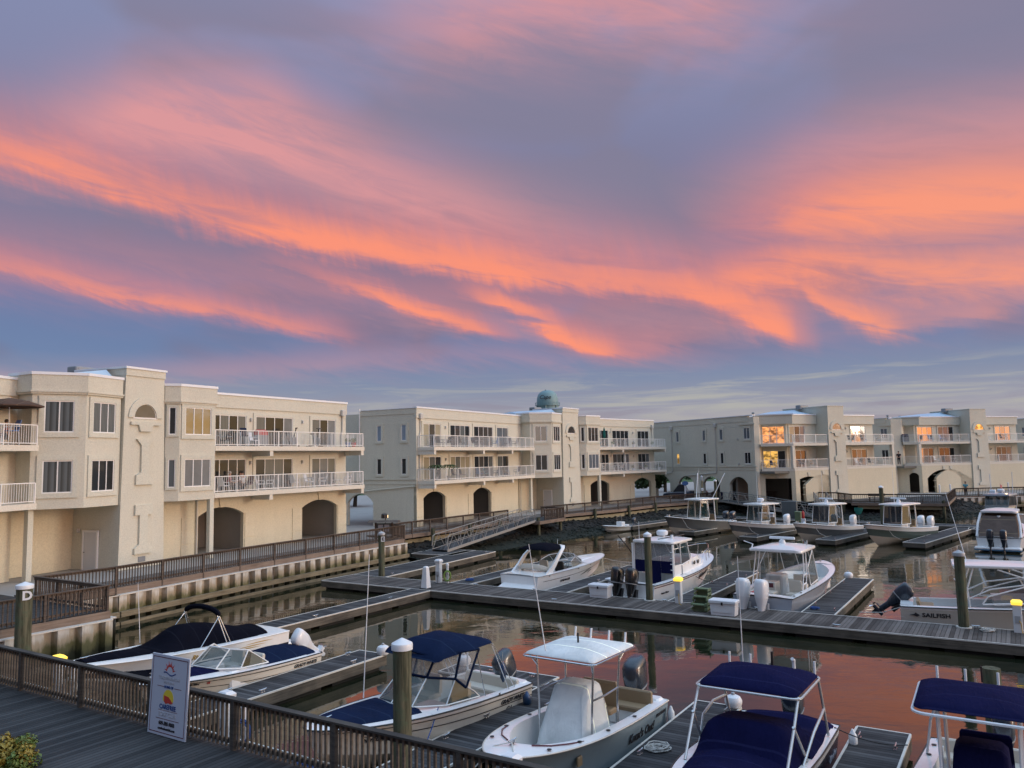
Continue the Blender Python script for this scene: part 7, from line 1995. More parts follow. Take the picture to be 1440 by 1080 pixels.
def bumper(label, u, v):
    t = thing('dock_bumper', label, 'dock bumper', W(u, v, .5))
    MB().lathe([(.10, -.05), (.20, .02), (.235, .12), (.235, .2), (.19, .28), (.08, .33), (.0, .335)], n=18).build('wheel', M['plastic_white'], t, True)
    MB().lathe([(.05, .3), (.05, .38), (.02, .4)], n=8).build('hub', M['chrome_grey'], t)
bumper('round white corner bumper at the end of the finger left of the nearest piling', 6.7, -11.75)
bumper('round white corner bumper seen under the navy bimini boat top', 10.15, -11.55)
bumper('round white corner bumper on the finger end left of the navy covered boat', 19.35, -11.62)
bumper('round white corner bumper at the far right end of the bare finger dock', 18.15, 13.4)
dock('short cross piece of dock behind the stern of the navy bimini boat', 9.9, -12.55, 122.5, 3.75, 1.2, 'dockdeck_dark', [(1.4, .9, 0), (3, .9, 0)])

def rope_coil(label, u, v, mat='rope', r=.26, z=.51):
    t = thing('rope_coil', label, 'rope', W(u, v, z))
    rn = random.Random(int(u * 10)); pts = []
    for k in range(90):
        a = k * .55; rr = r * (.35 + .65 * abs(math.sin(k * .21))) * rn.uniform(.85, 1.1)
        pts.append((rr * math.cos(a) * 1.3, rr * math.sin(a), .015 + .0012 * k * rn.uniform(.5, 1)))
    MB().tube(pts, .014, 5).build('coil', M[mat], t, True)
rope_coil('heap of white rope on the finger dock right of the pale blue boat', 18.75, -15.6, 'rope', .24)
rope_coil('blue rope heaped on the walkway below the near railing', 12.3, -20.6, 'rope_blue', .22)
rope_coil('second blue rope heap at the bow of the navy bimini boat', 13.6, -20.7, 'rope_blue', .2)
rope_coil('dark blue cloth and rope left on the finger dock near the arch boat', -.5, 3.6, 'rope_blue', .2)
rope_coil('white rope tossed on the main dock near the right hand piling', 25.0, 1.9, 'rope', .2)
rope_coil('blue rope on the bare finger dock right of the twin white outboards', 18.4, 3.5, 'rope_blue', .16)
v_ = W(10.55, -13.55, 0)
fender('blue fender hanging from the navy bimini strut', W(13.75, -14.6, 1.42), 'fender_blue', .085, .42, (0, 0, .55))
fender('navy fender at the stern corner of the navy bimini boat', W(14.25, -14.15, .62), 'fender_blue', .12, .3)
fender('white fender along the side of the round domed fishing boat', W(9.0, 40.6, .75), 'plastic_white', .14, .5)
fender('white fender near the stern of the round domed fishing boat', W(9.4, 43.2, .75), 'plastic_white', .14, .5)
fender('pale fender at the stern of the pale blue centre console boat', W(18.2, -13.3, .55), 'plastic_white', .09, .35)

def line_thing(label, pts, mat='rope', r=.014, sag=.15):
    t = thing('mooring_line', label, 'rope', pts[0]); a = Vector(pts[0])
    P_ = [Vector(p) for p in pts]; q = []
    for i in range(len(P_) - 1):
        for k in range(8):
            f = k / 8; p = P_[i].lerp(P_[i + 1], f); p.z -= sag * 4 * f * (1 - f); q.append(tuple(p - a))
    q.append(tuple(P_[-1] - a)); MB().tube(q, r, 5).build('line', M[mat], t, True)
line_thing('blue mooring line from the navy bimini boat to its dock', [W(13.55, -17.3, 1.15), W(14.0, -18.5, .52)], 'rope_blue', .014, .05)
line_thing('dark mooring line from the pilothouse boat bow to the finger at its right', [W(10.9, 11.6, 1.6), W(12.3, 9.0, .52)], 'rubber', .016, .15)
line_thing('dark mooring line low on the pilothouse boat side', [W(10.95, 7.5, 1.3), W(12.3, 8.3, .52)], 'rubber', .014, .1)
line_thing('dark line at the stern of the navy covered boat', [W(22.3, -13.4, .95), W(23.75, -12.6, .55)], 'rubber', .014, .12)

# utility cabinet, extinguisher and boxes on the far walkway
t = thing('utility_cabinet', 'tall grey electrical cabinet on the far walkway', 'cabinet', W(7.0, 48.0, .5), 212)
MB().rbox(-.25, .25, -.72, .72, .45, 2.15, .03).build('body', M['utility'], t)
mb = MB(); mb.box(.251, .265, -.68, -.02, .5, 2.1); mb.box(.251, .265, .02, .68, .5, 2.1); mb.build_each('door', M['utility'], t)
for y in (-.6, .6): MB().box(-.2, .2, y - .05, y + .05, 0, .449).build('leg', M['alu'], t)
t = thing('fire_extinguisher', 'red fire extinguisher on a white post on the far walkway', 'extinguisher', W(8.5, 46.9, .5), 212)
MB().rbox(-.12, .12, -.2, .2, 0, .55, .02).build('post', M['plastic_white'], t)
MB().lathe([(.12, .56), (.13, .6), (.13, 1.15), (.07, 1.24), (.03, 1.3)], n=12).build('cylinder', M['red'], t, True)
t = thing('storage_bin', 'small green bin beside the grey cabinet on the far walkway', 'bin', W(7.95, 47.3, .5), 212)
MB().rbox(-.25, .25, -.28, .28, 0, 1.1, .04).build('body', M['plastic_green'], t); MB().rbox(-.28, .28, -.31, .31, 1.101, 1.18, .03).build('lid', M['plastic_green'], t)
dock_box('pale dock box on the far walkway behind the round domed boat', 4.5, 48.6, 1.6, .8, .9)
t = thing('landing_net', 'green landing net standing at the stern of the flat radar bar boat', 'landing net', W(14.35, 41.9, .9))
MB().tube([(0, 0, 0), (0, 0, 1.0)], .02, 6).build('pole', M['alu'], t)
mb = MB(); n = 16
mb.loft([[(.38 * f * math.cos(2 * math.pi * k / n), .12 * f * math.sin(2 * math.pi * k / n), 1.45 + .3 * math.sin(0) + h) for k in range(n)] for f, h in ((1, .15), (.95, -.1), (.6, -.38), (.1, -.5))], cap=False); mb.build('net', M['canvas_green'], t)

# ------------------------------------------------------------------ gangways
def gangway(label, a, b, w=1.35, h=1.1, bays=8):
    A, B_ = Vector(a), Vector(b); d = (B_ - A); L = d.length; d.normalize(); n = Vector((-d.y, d.x, 0)).normalized(); up = d.cross(n) * -1
    if up.z < 0: up = -up
    t = thing('gangway', label, 'gangway', A)
    fr = Matrix((d, n, Vector((0, 0, 1)))).transposed().to_4x4()
    mb = MB(); mb.M = fr; mb.box(0, L, -w / 2, w / 2, -.02, .03); mb.build('walkway', M['dockdeck_dark'], t)
    for s_ in (-1, 1):
        y = s_ * (w / 2 + .03)
        mb = MB(); mb.M = fr
        mb.box(0, L, y - .03, y + .03, -.14, .06)
        mb.tube([(0, y, .3), (.15, y, h - .1), (.4, y, h), (L - .4, y, h), (L - .15, y, h - .1), (L, y, .3)], .035, 6)
        mb.tube([(.2, y, h * .52), (L - .2, y, h * .52)], .02, 5)
        for k in range(bays):
            x0 = L * k / bays; x1 = L * (k + 1) / bays
            mb.tube([(x0 + .1, y, .03), ((x0 + x1) / 2, y, h)], .022, 5); mb.tube([((x0 + x1) / 2, y, h), (x1 - .1, y, .03)], .022, 5)
            mb.tube([(x0 + .1, y, .03), (x0 + .1, y, h - .03)], .022, 5)
        mb.build('truss_rail', M['alu_dull'], t)
gangway('aluminium truss gangway sloping down from the boardwalk landing at the middle', tuple(W(-11.0, 14.3, .62)), tuple(W(-11.75, 28.6, 1.74)))
gangway('second aluminium gangway, far off behind the row of dark fishing boats', tuple(W(9.3, 54.3, .62)), tuple(W(-4.6, 63.8, 1.74)), 1.4, 1.1, 9)
gangway('second far gangway running down to the right behind the grey cabinet', tuple(W(10.2, 52.6, .62)), tuple(W(6.5, 65.0, 1.74)), 1.3, 1.1, 7)

# ------------------------------------------------------------------ the sign on the near railing
def sign():
    a = W(10.2, -23.10, 1.70)
    t = thing('notice_board', 'white upright sign with a sun logo and boat club lettering leaning on the near railing', 'sign', a, 122.5)
    t.rotation_euler = (R(-3.0), 0, R(90 - 122.5))
    w, h = 1.30, 1.66
    MB().box(0, w, -.03, 0, .02, h).build('board', M['signboard'], t)
    fr = MB(); y0, y1 = -.034, -.0301
    for x0, x1, z0, z1 in ((.05, w - .05, h - .065, h - .05), (.05, w - .05, .07, .085), (.05, .062, .085, h - .065), (w - .062, w - .05, .085, h - .065)): fr.box(x0, x1, y0, y1, z0, z1)
    fr.build('border', M['ink_maroon'], t)
    def tx(s, z, size, mat, sx=1.0, bold=.003):
        textmesh('lettering', s, size, M[mat], t, Matrix.Translation((w / 2, -.034, z * .81)) @ Matrix.Rotation(R(90), 4, 'X'), bold, 0, sx=sx, extr=.003)
    mb = MB()
    cx, cz = w / 2, 1.335
    for k in range(11):
        a_ = R(10 + 160 * k / 10); l = .20 if k % 2 == 0 else .15
        c, s_ = math.cos(a_), math.sin(a_)
        mb.slabv([(cx + .10 * c - .02 * s_, cz + .10 * s_ + .02 * c), (cx + l * c, cz + l * s_ * 1.12), (cx + .10 * c + .02 * s_, cz + .10 * s_ - .02 * c)], y0, y1)
    mb.build('sunburst', M['ink_red'], t)
    mb = MB(); wv = [(cx - .21 + .42 * k / 12, cz - .05 + .028 * math.sin(k * .55 + .6)) for k in range(13)]
    for p, q in zip(wv, wv[1:]): mb.slabv([(p[0], p[1] - .012), (q[0], q[1] - .012), (q[0], q[1] + .012), (p[0], p[1] + .012)], y0, y1)
    mb.build('wave', M['ink_navy'], t)
    tx('CORINTHIAN BAY', 1.47, .085, 'ink_grey', 1.05); tx('M A R I N A', 1.37, .07, 'ink_grey')
    ln = MB(); ln.cut().box(.25, .50, y0, y1, 1.008, 1.018); ln.cut().box(.84, 1.08, y0, y1, 1.008, 1.018); ln.cut().box(.33, .99, y0, y1, .53, .537); ln.cut().box(.27, 1.06, y0, y1, .356, .366); ln.build_each('rule', M['ink_maroon'], t)
    tx('HOME OF', 1.25, .07, 'ink_navy')
    mb = MB(); mb.slabv([(w / 2 + .18 * math.cos(R(-20 + 220 * k / 20)), .785 + .18 * math.sin(R(-20 + 220 * k / 20))) for k in range(21)], y0, y1); mb.build('sun_disc', M['sun_yellow'], t)
    mb = MB(); mb.slabv([(w / 2 - .14, .84), (w / 2 + .02, .82), (w / 2 + .17, .71), (w / 2 + .09, .685), (w / 2 + .02, .70), (w / 2 - .07, .675), (w / 2 - .13, .71)], y0 - .004, y0 - .0001); mb.build('hull_logo', M['ink_red'], t)
    tx('CAREFREE', .745, .13, 'ink_navy', .95, .004); tx('BOAT CLUB', .56, .115, 'ink_grey', .95)
    tx('609-380-9000', .335, .105, 'ink_black', .92, .004); tx('carefreeboatclub.com', .205, .07, 'ink_black', .95)
sign()

# ------------------------------------------------------------------ foreground shrub
def leaf_cloud(mb, c, rx, ry, rz_, n, s, rn, lo=.55):
    for _ in range(n):
        while True:
            d = Vector((rn.uniform(-1, 1), rn.uniform(-1, 1), rn.uniform(-1, 1)))
            if lo < d.length < 1: break
        p = Vector((c[0] + d.x * rx, c[1] + d.y * ry, c[2] + d.z * rz_))
        ax = (d + Vector((rn.uniform(-.7, .7), rn.uniform(-.7, .7), rn.uniform(-.2, .9)))).normalized()
        e1 = ax.orthogonal().normalized(); e1 = Matrix.Rotation(rn.uniform(0, 6.28), 3, ax) @ e1; e2 = ax.cross(e1); q = s * rn.uniform(.6, 1.3)
        mb.add([p - e1 * q * .5, p + e2 * q * .34 + ax * q * .12, p + e1 * q * .6, p - e2 * q * .34 + ax * q * .12], [(0, 1, 2, 3)])
t = thing('potted_shrub', 'green and yellow leafy shrub cut off by the lower left corner', 'shrub', W(9.75, -25.70, 1.72))
rn = random.Random(5); g1 = MB(); g2 = MB()
for k in range(16):
    a = rn.uniform(0, 6.28); rr = rn.uniform(.05, .42)
    leaf_cloud(g1, (rr * 1.15 * math.cos(a), rr * 1.15 * math.sin(a), rn.uniform(.0, .40)), .19, .19, .17, 130, .085, rn)
    leaf_cloud(g2, (rr * 1.05 * math.cos(a + .3), rr * 1.05 * math.sin(a + .3), rn.uniform(.15, .50)), .17, .17, .14, 90, .08, rn)
g1.build('green_leaves', M['leaf_green'], t); g2.build('yellow_leaves', M['leaf_yellow'], t)
MB().lathe([(.26, -.001), (.34, .02), (.30, -.0)], n=14).build('pot', M['vinyl_tan'], t)

# ------------------------------------------------------------------ vehicles
def car(label, loc, az, mat, kind='suv', L=4.6, wd=1.85, h=1.65):
    t = thing('parked_car', label, 'car', loc, az)
    hb = .95 if kind != 'sedan' else .85
    def sec(x, y, z0, z1, c=.12): return [(x, -y, z0 + c), (x, -y + .04, z1 - c), (x, -y + c + .05, z1), (x, y - c - .05, z1), (x, y - .04, z1 - c), (x, y, z0 + c), (x, y - c, z0), (x, -y + c, z0)]
    w = wd / 2
    mb = MB(); mb.loft([sec(-L / 2, w * .86, .40, hb - .08), sec(-L / 2 + .15, w, .28, hb), sec(-L * .2, w, .25, hb + .03), sec(L * .18, w, .25, hb + .02), sec(L / 2 - .5, w * .97, .27, hb - .10), sec(L / 2 - .1, w * .9, .32, hb - .22), sec(L / 2, w * .78, .42, hb - .32)])
    body = mb.build('body', M[mat], t, True, 35)
    x0, x1, x2, x3 = {'suv': (-L / 2 + .12, -L / 2 + .45, L * .08, L * .24), 'sedan': (-L * .36, -L * .22, L * .06, L * .22), 'truck': (-L * .06, .0, L * .14, L * .26)}[kind]
    mb = MB(); mb.loft([[(x0, -w * .88, hb), (x3, -w * .88, hb), (x3, w * .88, hb), (x0, w * .88, hb)], [(x1, -w * .72, h - .06), (x2, -w * .72, h - .06), (x2, w * .72, h - .06), (x1, w * .72, h - .06)]]); mb.build('windows', M['glass_dark'], t)
    mb = MB(); mb.rbox(x1 - .02, x2 + .02, -w * .74, w * .74, h - .06, h, .03); mb.build('roof', M[mat], t)
    if kind == 'truck': MB().rbox(-L / 2 + .08, x0 - .05, -w * .84, w * .84, hb + .001, hb + .06, .02).build('bed_rim', M[mat], t)
    for sx in (-L * .31, L * .31):
        for sy in (-1, 1):
            wb = MB(); wb.M = Matrix.Translation((sx, sy * (w - .10), .34)) @ Matrix.Rotation(R(90), 4, 'X'); wb.lathe([(.20, -.11), (.34, -.11), (.35, -.08), (.35, .08), (.34, .11), (.20, .11)], n=18); o = wb.build('wheel', M['rubber'], t, True, 40)
            wb = MB(); wb.M = Matrix.Translation((sx, sy * (w - .10), .34)) @ Matrix.Rotation(R(90), 4, 'X'); wb.lathe([(.05, -.118), (.21, -.115), (.21, .115), (.05, .118)], n=12); wb.build('rim', M['chrome_grey'], o, True, 40)
    for sy in (-1, 1):
        MB().rbox(L / 2 - .14, L / 2 - .03, sy * w * .62 - .17, sy * w * .62 + .17, hb - .36, hb - .24, .02).build('headlight', M['plastic_white'], t)
        MB().rbox(-L / 2 - .01, -L / 2 + .06, sy * w * .72 - .08, sy * w * .72 + .08, hb - .32, hb - .10, .02).build('tail_light', M['red'], t)
    MB().rbox(L / 2 - .06, L / 2 + .02, -w * .5, w * .5, .44, hb - .40, .02).build('grille', M['black'], t)
    return t
car('white car parked nose out in the left arch of the middle apartment block', (-9.4, 78.6, 1.62), 128, 'carpaint_white', 'suv')
car('dark utility vehicle deep in the second arch of the middle apartment block', (-1.2, 90.5, 1.62), 128, 'carpaint_dark', 'truck', 4.0, 1.6, 1.8)
car('dark navy pickup truck parked between the middle and third apartment blocks', (23.2, 107.0, 1.62), 292, 'carpaint_navy', 'truck', 5.8, 2.0, 1.9)
car('white van in the shade of the third parking arch of the long grey wall', (29.6, 108.6, 1.62), 245, 'carpaint_silver', 'suv', 5.2, 2.0, 2.2)
car('white car in the nearest parking arch of the long grey wall', (33.3, 102.6, 1.62), 245, 'carpaint_white', 'sedan', 4.6, 1.85, 1.5)
car('dark blue car behind the right arch of the third apartment block', (46.0, 104.3, 1.62), 152, 'carpaint_navy', 'sedan', 4.5, 1.85, 1.5)
car('white car under the right arch of the fourth apartment block', (67.4, 114.6, 1.62), 164, 'carpaint_white', 'suv', 4.6, 1.85, 1.6)

# ------------------------------------------------------------------ small things on the boardwalk
def kiosk():
    p = W(-13.0, 10.3, 1.60)
    t = thing('notice_kiosk', 'small roofed notice kiosk behind the railing near the post marked E', 'kiosk', p, 95)
    for x in (-.62, .62): MB().box(x - .06, x + .06, -.06, .06, 0, 1.40).build('post', M['rail'], t)
    MB().box(-.56, .56, -.03, .03, .5, 1.3).build('board', M['utility'], t); 
    for x in (-.25, .22): MB().box(x - .18, x + .18, -.045, -.031, .7, 1.2).build('notice', M['signboard'], t)
    mb = MB(); mb.loft([[(-1.15, -.55, 1.38), (1.15, -.55, 1.38), (1.15, .55, 1.38), (-1.15, .55, 1.38)], [(-1.1, -.04, 1.52), (1.1, -.04, 1.52), (1.1, .04, 1.52), (-1.1, .04, 1.52)]]); mb.build('roof', M['rail'], t)
kiosk()
t = thing('flood_light', 'small black floodlight with a bright face above the notice kiosk', 'lamp', W(-13.3, 10.8, 1.60), 60)
MB().tube([(0, 0, 0), (0, 0, 1.7)], .04, 6).build('pole', M['black'], t); MB().rbox(-.28, .12, -.22, .22, 1.62, 1.97, .08).build('housing', M['black'], t); MB().box(.121, .135, -.18, .18, 1.65, 1.86).build('lamp_face', M['lamp_warm'], t)
t = thing('electric_meters', 'bank of grey electric meter boxes against the grey end wall of the middle block', 'meter boxes', (-11.4, 74.3, 1.6), 36 - 7.5 + 90)
for x, z in ((-.75, 1.2), (-.2, 1.2), (.35, 1.2), (-.2, .55), (-.2, 1.85), (.35, .6)): MB().rbox(x - .26, x + .26, -.28, -.02, z, z + .55, .04).build('meter_box', M['utility'], t)
MB().tube([(.05, -.1, 0), (.05, -.1, 3.6)], .05, 6).build('conduit', M['downspout'], t); MB().rbox(.75, 1.15, -.3, 0, .5, 1.25, .04).build('switch_box', M['hvac'], t)
def ac_unit(label, x, y):
    t = thing('air_conditioner', label, 'air conditioner', (x, y, 1.6), 118)
    MB().rbox(-.42, .42, -.42, .42, .05, .95, .05).build('housing', M['hvac'], t); MB().lathe([(.05, .951), (.34, .951), (.34, .98), (.05, .99)], n=14).build('fan_grille', M['black'], t)
ac_unit('air conditioner beside the meter boxes, left of two', -10.1, 73.6); ac_unit('air conditioner at the corner of the grey end wall, right of two', -9.2, 72.3)
def bollard(label, x, y):
    t = thing('bollard', label, 'bollard', (x, y, 1.62), group='white bollards before the parking arches')
    MB().lathe([(.11, 0), (.11, 1.0), (.12, 1.01), (.09, 1.10), (.02, 1.14)], n=12).build('post', M['plastic_white'], t, True); MB().lathe([(.16, 0), (.16, .04), (.11, .06)], n=12).build('foot', M['downspout'], t)
for lab, x, y in (('white bollard left of the paddleboard arch, under the orange glowing window', 33.6, 99.0), ('white bollard right of the standing paddleboard', 38.2, 100.8), ('white bollard in the wide arch of the fourth block, left one', 58.4, 108.4), ('white bollard in the wide arch of the fourth block, beside the man in teal', 60.0, 108.6), ('white bollard at the right arch of the fourth block', 69.6, 111.2)): bollard(lab, x, y)
t = thing('sign_post', 'white post with a round blue sign beside the dark pickup truck', 'sign', (22.0, 101.5, 1.6), 90)
MB().box(-.09, .09, -.09, .09, 0, 2.1).build('post', M['plastic_white'], t); MB().slabv([(.42 * math.cos(2 * math.pi * k / 16), 2.25 + .28 * math.sin(2 * math.pi * k / 16)) for k in range(16)], -.14, -.095).build('sign_panel', M['blue_paint'], t)
t = thing('lamp_post', 'wooden lamp post with a white lantern by the dark pickup truck', 'lamp post', (23.6, 99.0, 1.6), 90)
MB().lathe([(.14, 0), (.12, 2.6)], n=10).build('post', M['treated'], t, True); MB().lathe([(.10, 2.6), (.16, 2.7), (.16, 3.15), (.06, 3.25)], n=10).build('lantern', M['plastic_white'], t, True); MB().lathe([(.19, 1.35), (.2, 1.6), (.15, 1.7)], n=10).build('life_ring_box', M['plastic_white'], t)
t = thing('tarpaulin', 'blue tarpaulin hung over the far railing beside the lamp post', 'tarpaulin', W(-5.4, 64.75, 1.7), 60)
mb = MB(); vs = []
for i in range(13):
    for j in range(5): vs.append((i * .22, -.12 + .03 * math.sin(i * 1.3 + j), .15 + j * .22))
mb.add(vs, [(i * 5 + j, (i + 1) * 5 + j, (i + 1) * 5 + j + 1, i * 5 + j + 1) for i in range(12) for j in range(4)]); mb.build('cloth', M['canvas_navy'], t)
t = thing('bench', 'dark timber bench on the jutting boardwalk platform', 'bench', W(12.5, 66.5, 1.7), 110)
for k in range(3): MB().box(-.9, .9, -.25 + k * .17, -.10 + k * .17, .42, .46).build('seat_slat', M['rail'], t)
MB().box(-.9, .9, .27, .31, .55, .85).build('backrest', M['rail'], t)
for x in (-.75, .75): MB().box(x - .04, x + .04, -.24, .28, 0, .419).build('leg', M['rail'], t)
t = thing('paddleboard', 'paddleboard standing upright on its end in the parking arch of the third block', 'paddleboard', (37.15, 97.8, 1.62), 62)
o = []
for k in range(24):
    a = 2 * math.pi * k / 24; o.append((.40 * math.copysign(abs(math.sin(a)) ** .8, math.sin(a)), 1.65 + 1.6 * -math.cos(a)))
mb = MB(); mb.M = Matrix.Rotation(R(16), 4, 'Y'); mb.slabv(o, -.06, .06); mb.build('board', M['ink_maroon'], t, True); mb = MB(); mb.M = Matrix.Rotation(R(16), 4, 'Y'); mb.slabv([(x * .82, 1.65 + (z - 1.65) * .88) for x, z in o], -.07, -.061); mb.build('deck_pad', M['shirt_dark'], t)
def hose_reel(label, loc, az):
    t = thing('garden_hose', label, 'hose', loc, az); mb = MB()
    for k in range(6):
        rr = .30 + .03 * (k % 3); mb.tube([(rr * .8 * math.cos(2 * math.pi * q / 14), -.05 - .03 * k, 1.0 + rr * 1.5 * math.sin(2 * math.pi * q / 14)) for q in range(15)], .028, 5)
    mb.build('coil', M['leaf'], t, True); MB().rbox(-.12, .12, -.10, 0, 1.35, 1.55, .03).build('hook', M['hvac'], t)
hx = B1[1] @ Vector((3.1, 5.94, 0)); hw = Matrix.Translation((-21.87, 45.06, 0)) @ Matrix.Rotation(R(90 - 22), 4, 'Z') @ hx
hose_reel('coiled green garden hose on the back wall of the nearest parking arch', (hw.x, hw.y, 1.62), 29.5)

# ------------------------------------------------------------------ people
def person(label, loc, az, pose='stand', shirt='shirt_dark', legs='trousers', hair='hair', scale=1.0):
    """continuous skinned body facing local +x, with clothes and hair as its parts"""
    t = thing('person', label, 'person', loc, az)
    def skin(name, mat, V, E, Rd, root=0):
        me = bpy.data.meshes.new(name); me.from_pydata([tuple(Vector(v) * scale) for v in V], E, [])
        o = link(bpy.data.objects.new(name, me)); o.parent = t
        md = o.modifiers.new('skin', 'SKIN')
        for i, r_ in enumerate(Rd):
            me.skin_vertices[0].data[i].radius = (r_ * scale, r_ * scale)
        me.skin_vertices[0].data[root].use_root = True
        sb = o.modifiers.new('sub', 'SUBSURF'); sb.levels = sb.render_levels = 1
        dg = bpy.context.evaluated_depsgraph_get(); m2 = bpy.data.meshes.new_from_object(o.evaluated_get(dg))
        o.modifiers.clear(); o.data = m2; m2.materials.clear(); m2.materials.append(M[mat])
        for p in m2.polygons: p.use_smooth = True
        return o
    sit = pose == 'sit'
    hip = .50 if sit else .93
    lean = .12 if pose == 'lean' else (.05 if sit else 0)
    S = lambda x, y, z: (x + lean * max(0, z - hip), y, z)
    V = [S(0, 0, hip), S(0, 0, hip + .25), S(-.01, 0, hip + .46), S(0, 0, hip + .55), S(.02, 0, hip + .64), S(.03, 0, hip + .76)]
    E = [(i, i + 1) for i in range(5)]; Rd = [.145, .135, .14, .06, .085, .07]
    leg_v = []
    for s_ in (1, -1):
        b = len(V)
        if sit: V += [(.06, s_ * .10, hip - .02), (.45, s_ * .11, hip + .0), (.48, s_ * .11, .08), (.62, s_ * .11, .04)]
        else: V += [(.0, s_ * .10, hip - .08), (.02, s_ * .11, .50), (-.02, s_ * .11, .08), (.13, s_ * .12, .03)]
        E += [(0, b), (b, b + 1), (b + 1, b + 2), (b + 2, b + 3)]; Rd += [.095, .065, .045, .04]
        a = len(V)
        if pose == 'lean': V += [S(0, s_ * .20, hip + .46), S(.10, s_ * .27, hip + .20), S(.38, s_ * .22, hip + .18), S(.46, s_ * .21, hip + .17)]
        elif sit: V += [S(0, s_ * .20, hip + .44), S(.06, s_ * .26, hip + .18), S(.30, s_ * .18, hip + .12), S(.38, s_ * .16, hip + .12)]
        else: V += [S(0, s_ * .20, hip + .46), S(.02, s_ * .26, hip + .20), S(.22, s_ * .24, hip + .10), S(.30, s_ * .22, hip + .12)]
        E += [(2, a), (a, a + 1), (a + 1, a + 2), (a + 2, a + 3)]; Rd += [.065, .048, .034, .036]
        hb = a + 3; p = Vector(V[hb])
        for k in range(4):
            c = len(V); l = (.075, .085, .08, .065)[k]
            V += [tuple(p + Vector((l * .6, (k - 1.5) * .021, .0))), tuple(p + Vector((l, (k - 1.5) * .023, -.03)))]
            E += [(hb, c), (c, c + 1)]; Rd += [.010, .008]
        c = len(V); V += [tuple(p + Vector((.02, -s_ * .045, .01))), tuple(p + Vector((.055, -s_ * .05, .0)))]; E += [(hb, c), (c, c + 1)]; Rd += [.011, .009]
    skin('body', 'skin', V, E, Rd)
    Vs = V[:3]; Es = [(0, 1), (1, 2)]; Rs = [.158, .155, .158]
    b = 6
    off = 4 + 4 + 10
    for k in range(2):
        a = 6 + k * off + 4; q = len(Vs); mid = tuple((Vector(V[a]) + Vector(V[a + 1])) / 2 + (Vector(V[a + 1]) - Vector(V[a])) * .3)
        Vs += [V[a], mid]; Es += [(2, q), (q, q + 1)]; Rs += [.085, .066]
    skin('shirt', shirt, Vs, Es, Rs)
    Vt = [V[0]]; Et = []; Rt = [.155]
    for k in range(2):
        a = 6 + k * off; q = len(Vt); Vt += [V[a], V[a + 1], V[a + 2]]; Et += [(0, q), (q, q + 1), (q + 1, q + 2)]; Rt += [.112, .082, .062]
    skin('trousers', legs, Vt, Et, Rt)
    hd = Vector(V[5]) * scale
    mb = MB(); mb.lathe([(.0, .10), (.05, .092), (.085, .05), (.098, 0), (.095, -.06)], (hd.x - .018, hd.y, hd.z + .015), 12); mb.build('hair', M[hair], t, True)
    return t
def on_wing(bl, which, s, tt, z):
    T_, a_ = bl; v = which @ Vector((s, tt, 0)); w_ = Matrix.Translation((T_[0], T_[1], 0)) @ Matrix.Rotation(R(90 - a_), 4, 'Z') @ v
    return (w_.x, w_.y, z)
b1 = ((-21.87, 45.06), 22); b2 = ((6.35, 89.9), 36)
F1_, F2_ = Z2 + .30, Z1 + .30
person('person in a teal shirt leaning on the boardwalk railing at the far right', tuple(W(20.9, 79.8, 1.7)), 205, 'lean', 'shirt_teal')
person('person in dark clothes standing on the right balcony of the third block', (50.6, 103.3, F1_), 205, 'stand', 'shirt_dark', 'shirt_dark')
person('seated person in a pink top on the lower balcony of the nearest block', on_wing(b1, B1[1], 1.9, .9, F1_ - .02), 60, 'sit', 'shirt_pink', hair='hair_grey')
person('seated person in a dark top beside the pink top on the lower balcony', on_wing(b1, B1[1], 3.0, 1.0, F1_ - .02), 230, 'sit', 'shirt_dark')
person('seated person in a white top at the table of the lower balcony', on_wing(b1, B1[1], 2.7, .5, F1_ - .02), 300, 'sit', 'shirt_white')
person('seated person with reddish face under the brown umbrella, leftmost', on_wing(b1, B1[2], -2.5, 1.0, F2_ - .02), 70, 'sit', 'shirt_dark')
person('seated person in black under the brown umbrella, second from the left edge', on_wing(b1, B1[2], -1.95, .8, F2_ - .02), 250, 'sit', 'shirt_dark')
person('seated person nearest the lit doorway under the brown umbrella', on_wing(b1, B1[2], -.9, 1.1, F2_ - .02), 250, 'sit', 'shirt_pink')

# ------------------------------------------------------------------ balcony furniture
def chair(label, loc, az, mat='plastic_white', cloth=None, tall=False, group=None):
    t = thing('patio_chair', label, 'chair', loc, az, group)
    h = .72 if tall else .42
    if cloth:
        MB().rbox(-.24, .26, -.25, .25, h - .03, h + .02, .015).build('seat', M[cloth], t); s_ = M[cloth]
    else:
        MB().rbox(-.24, .26, -.25, .25, h - .03, h + .02, .015).build('seat', M[mat], t); s_ = M[mat]
    MB().loft([[(-.24, -.24, h + .03), (-.20, -.24, h + .03), (-.20, .24, h + .03), (-.24, .24, h + .03)], [(-.38, -.22, h + .55), (-.34, -.22, h + .55), (-.34, .22, h + .55), (-.38, .22, h + .55)]]).build('backrest', s_, t)
    for x in (-.22, .23):
        for y in (-.24, .24): MB().tube([(x, y, h - .03), (x * 1.15, y * 1.08, 0)], .022, 5).build('leg', M[mat], t)
    for y in (-.27, .27): MB().tube([(-.28, y, h + .22), (.18, y, h + .22), (.22, y, h - .03)], .022, 5).build('armrest', M[mat], t)
    return t
def table(label, loc, r=.5, mat='plastic_white', h=.72, group=None):
    t = thing('patio_table', label, 'table', loc, group=group)
    MB().lathe([(r - .02, h - .03), (r, h - .015), (r - .01, h)], n=18).build('tabletop', M[mat], t)
    for k in range(4):
        a = math.pi / 4 + k * math.pi / 2; MB().tube([(r * .55 * math.cos(a), r * .55 * math.sin(a), h - .03), (r * .75 * math.cos(a), r * .75 * math.sin(a), 0)], .022, 5).build('leg', M[mat], t)
    return t
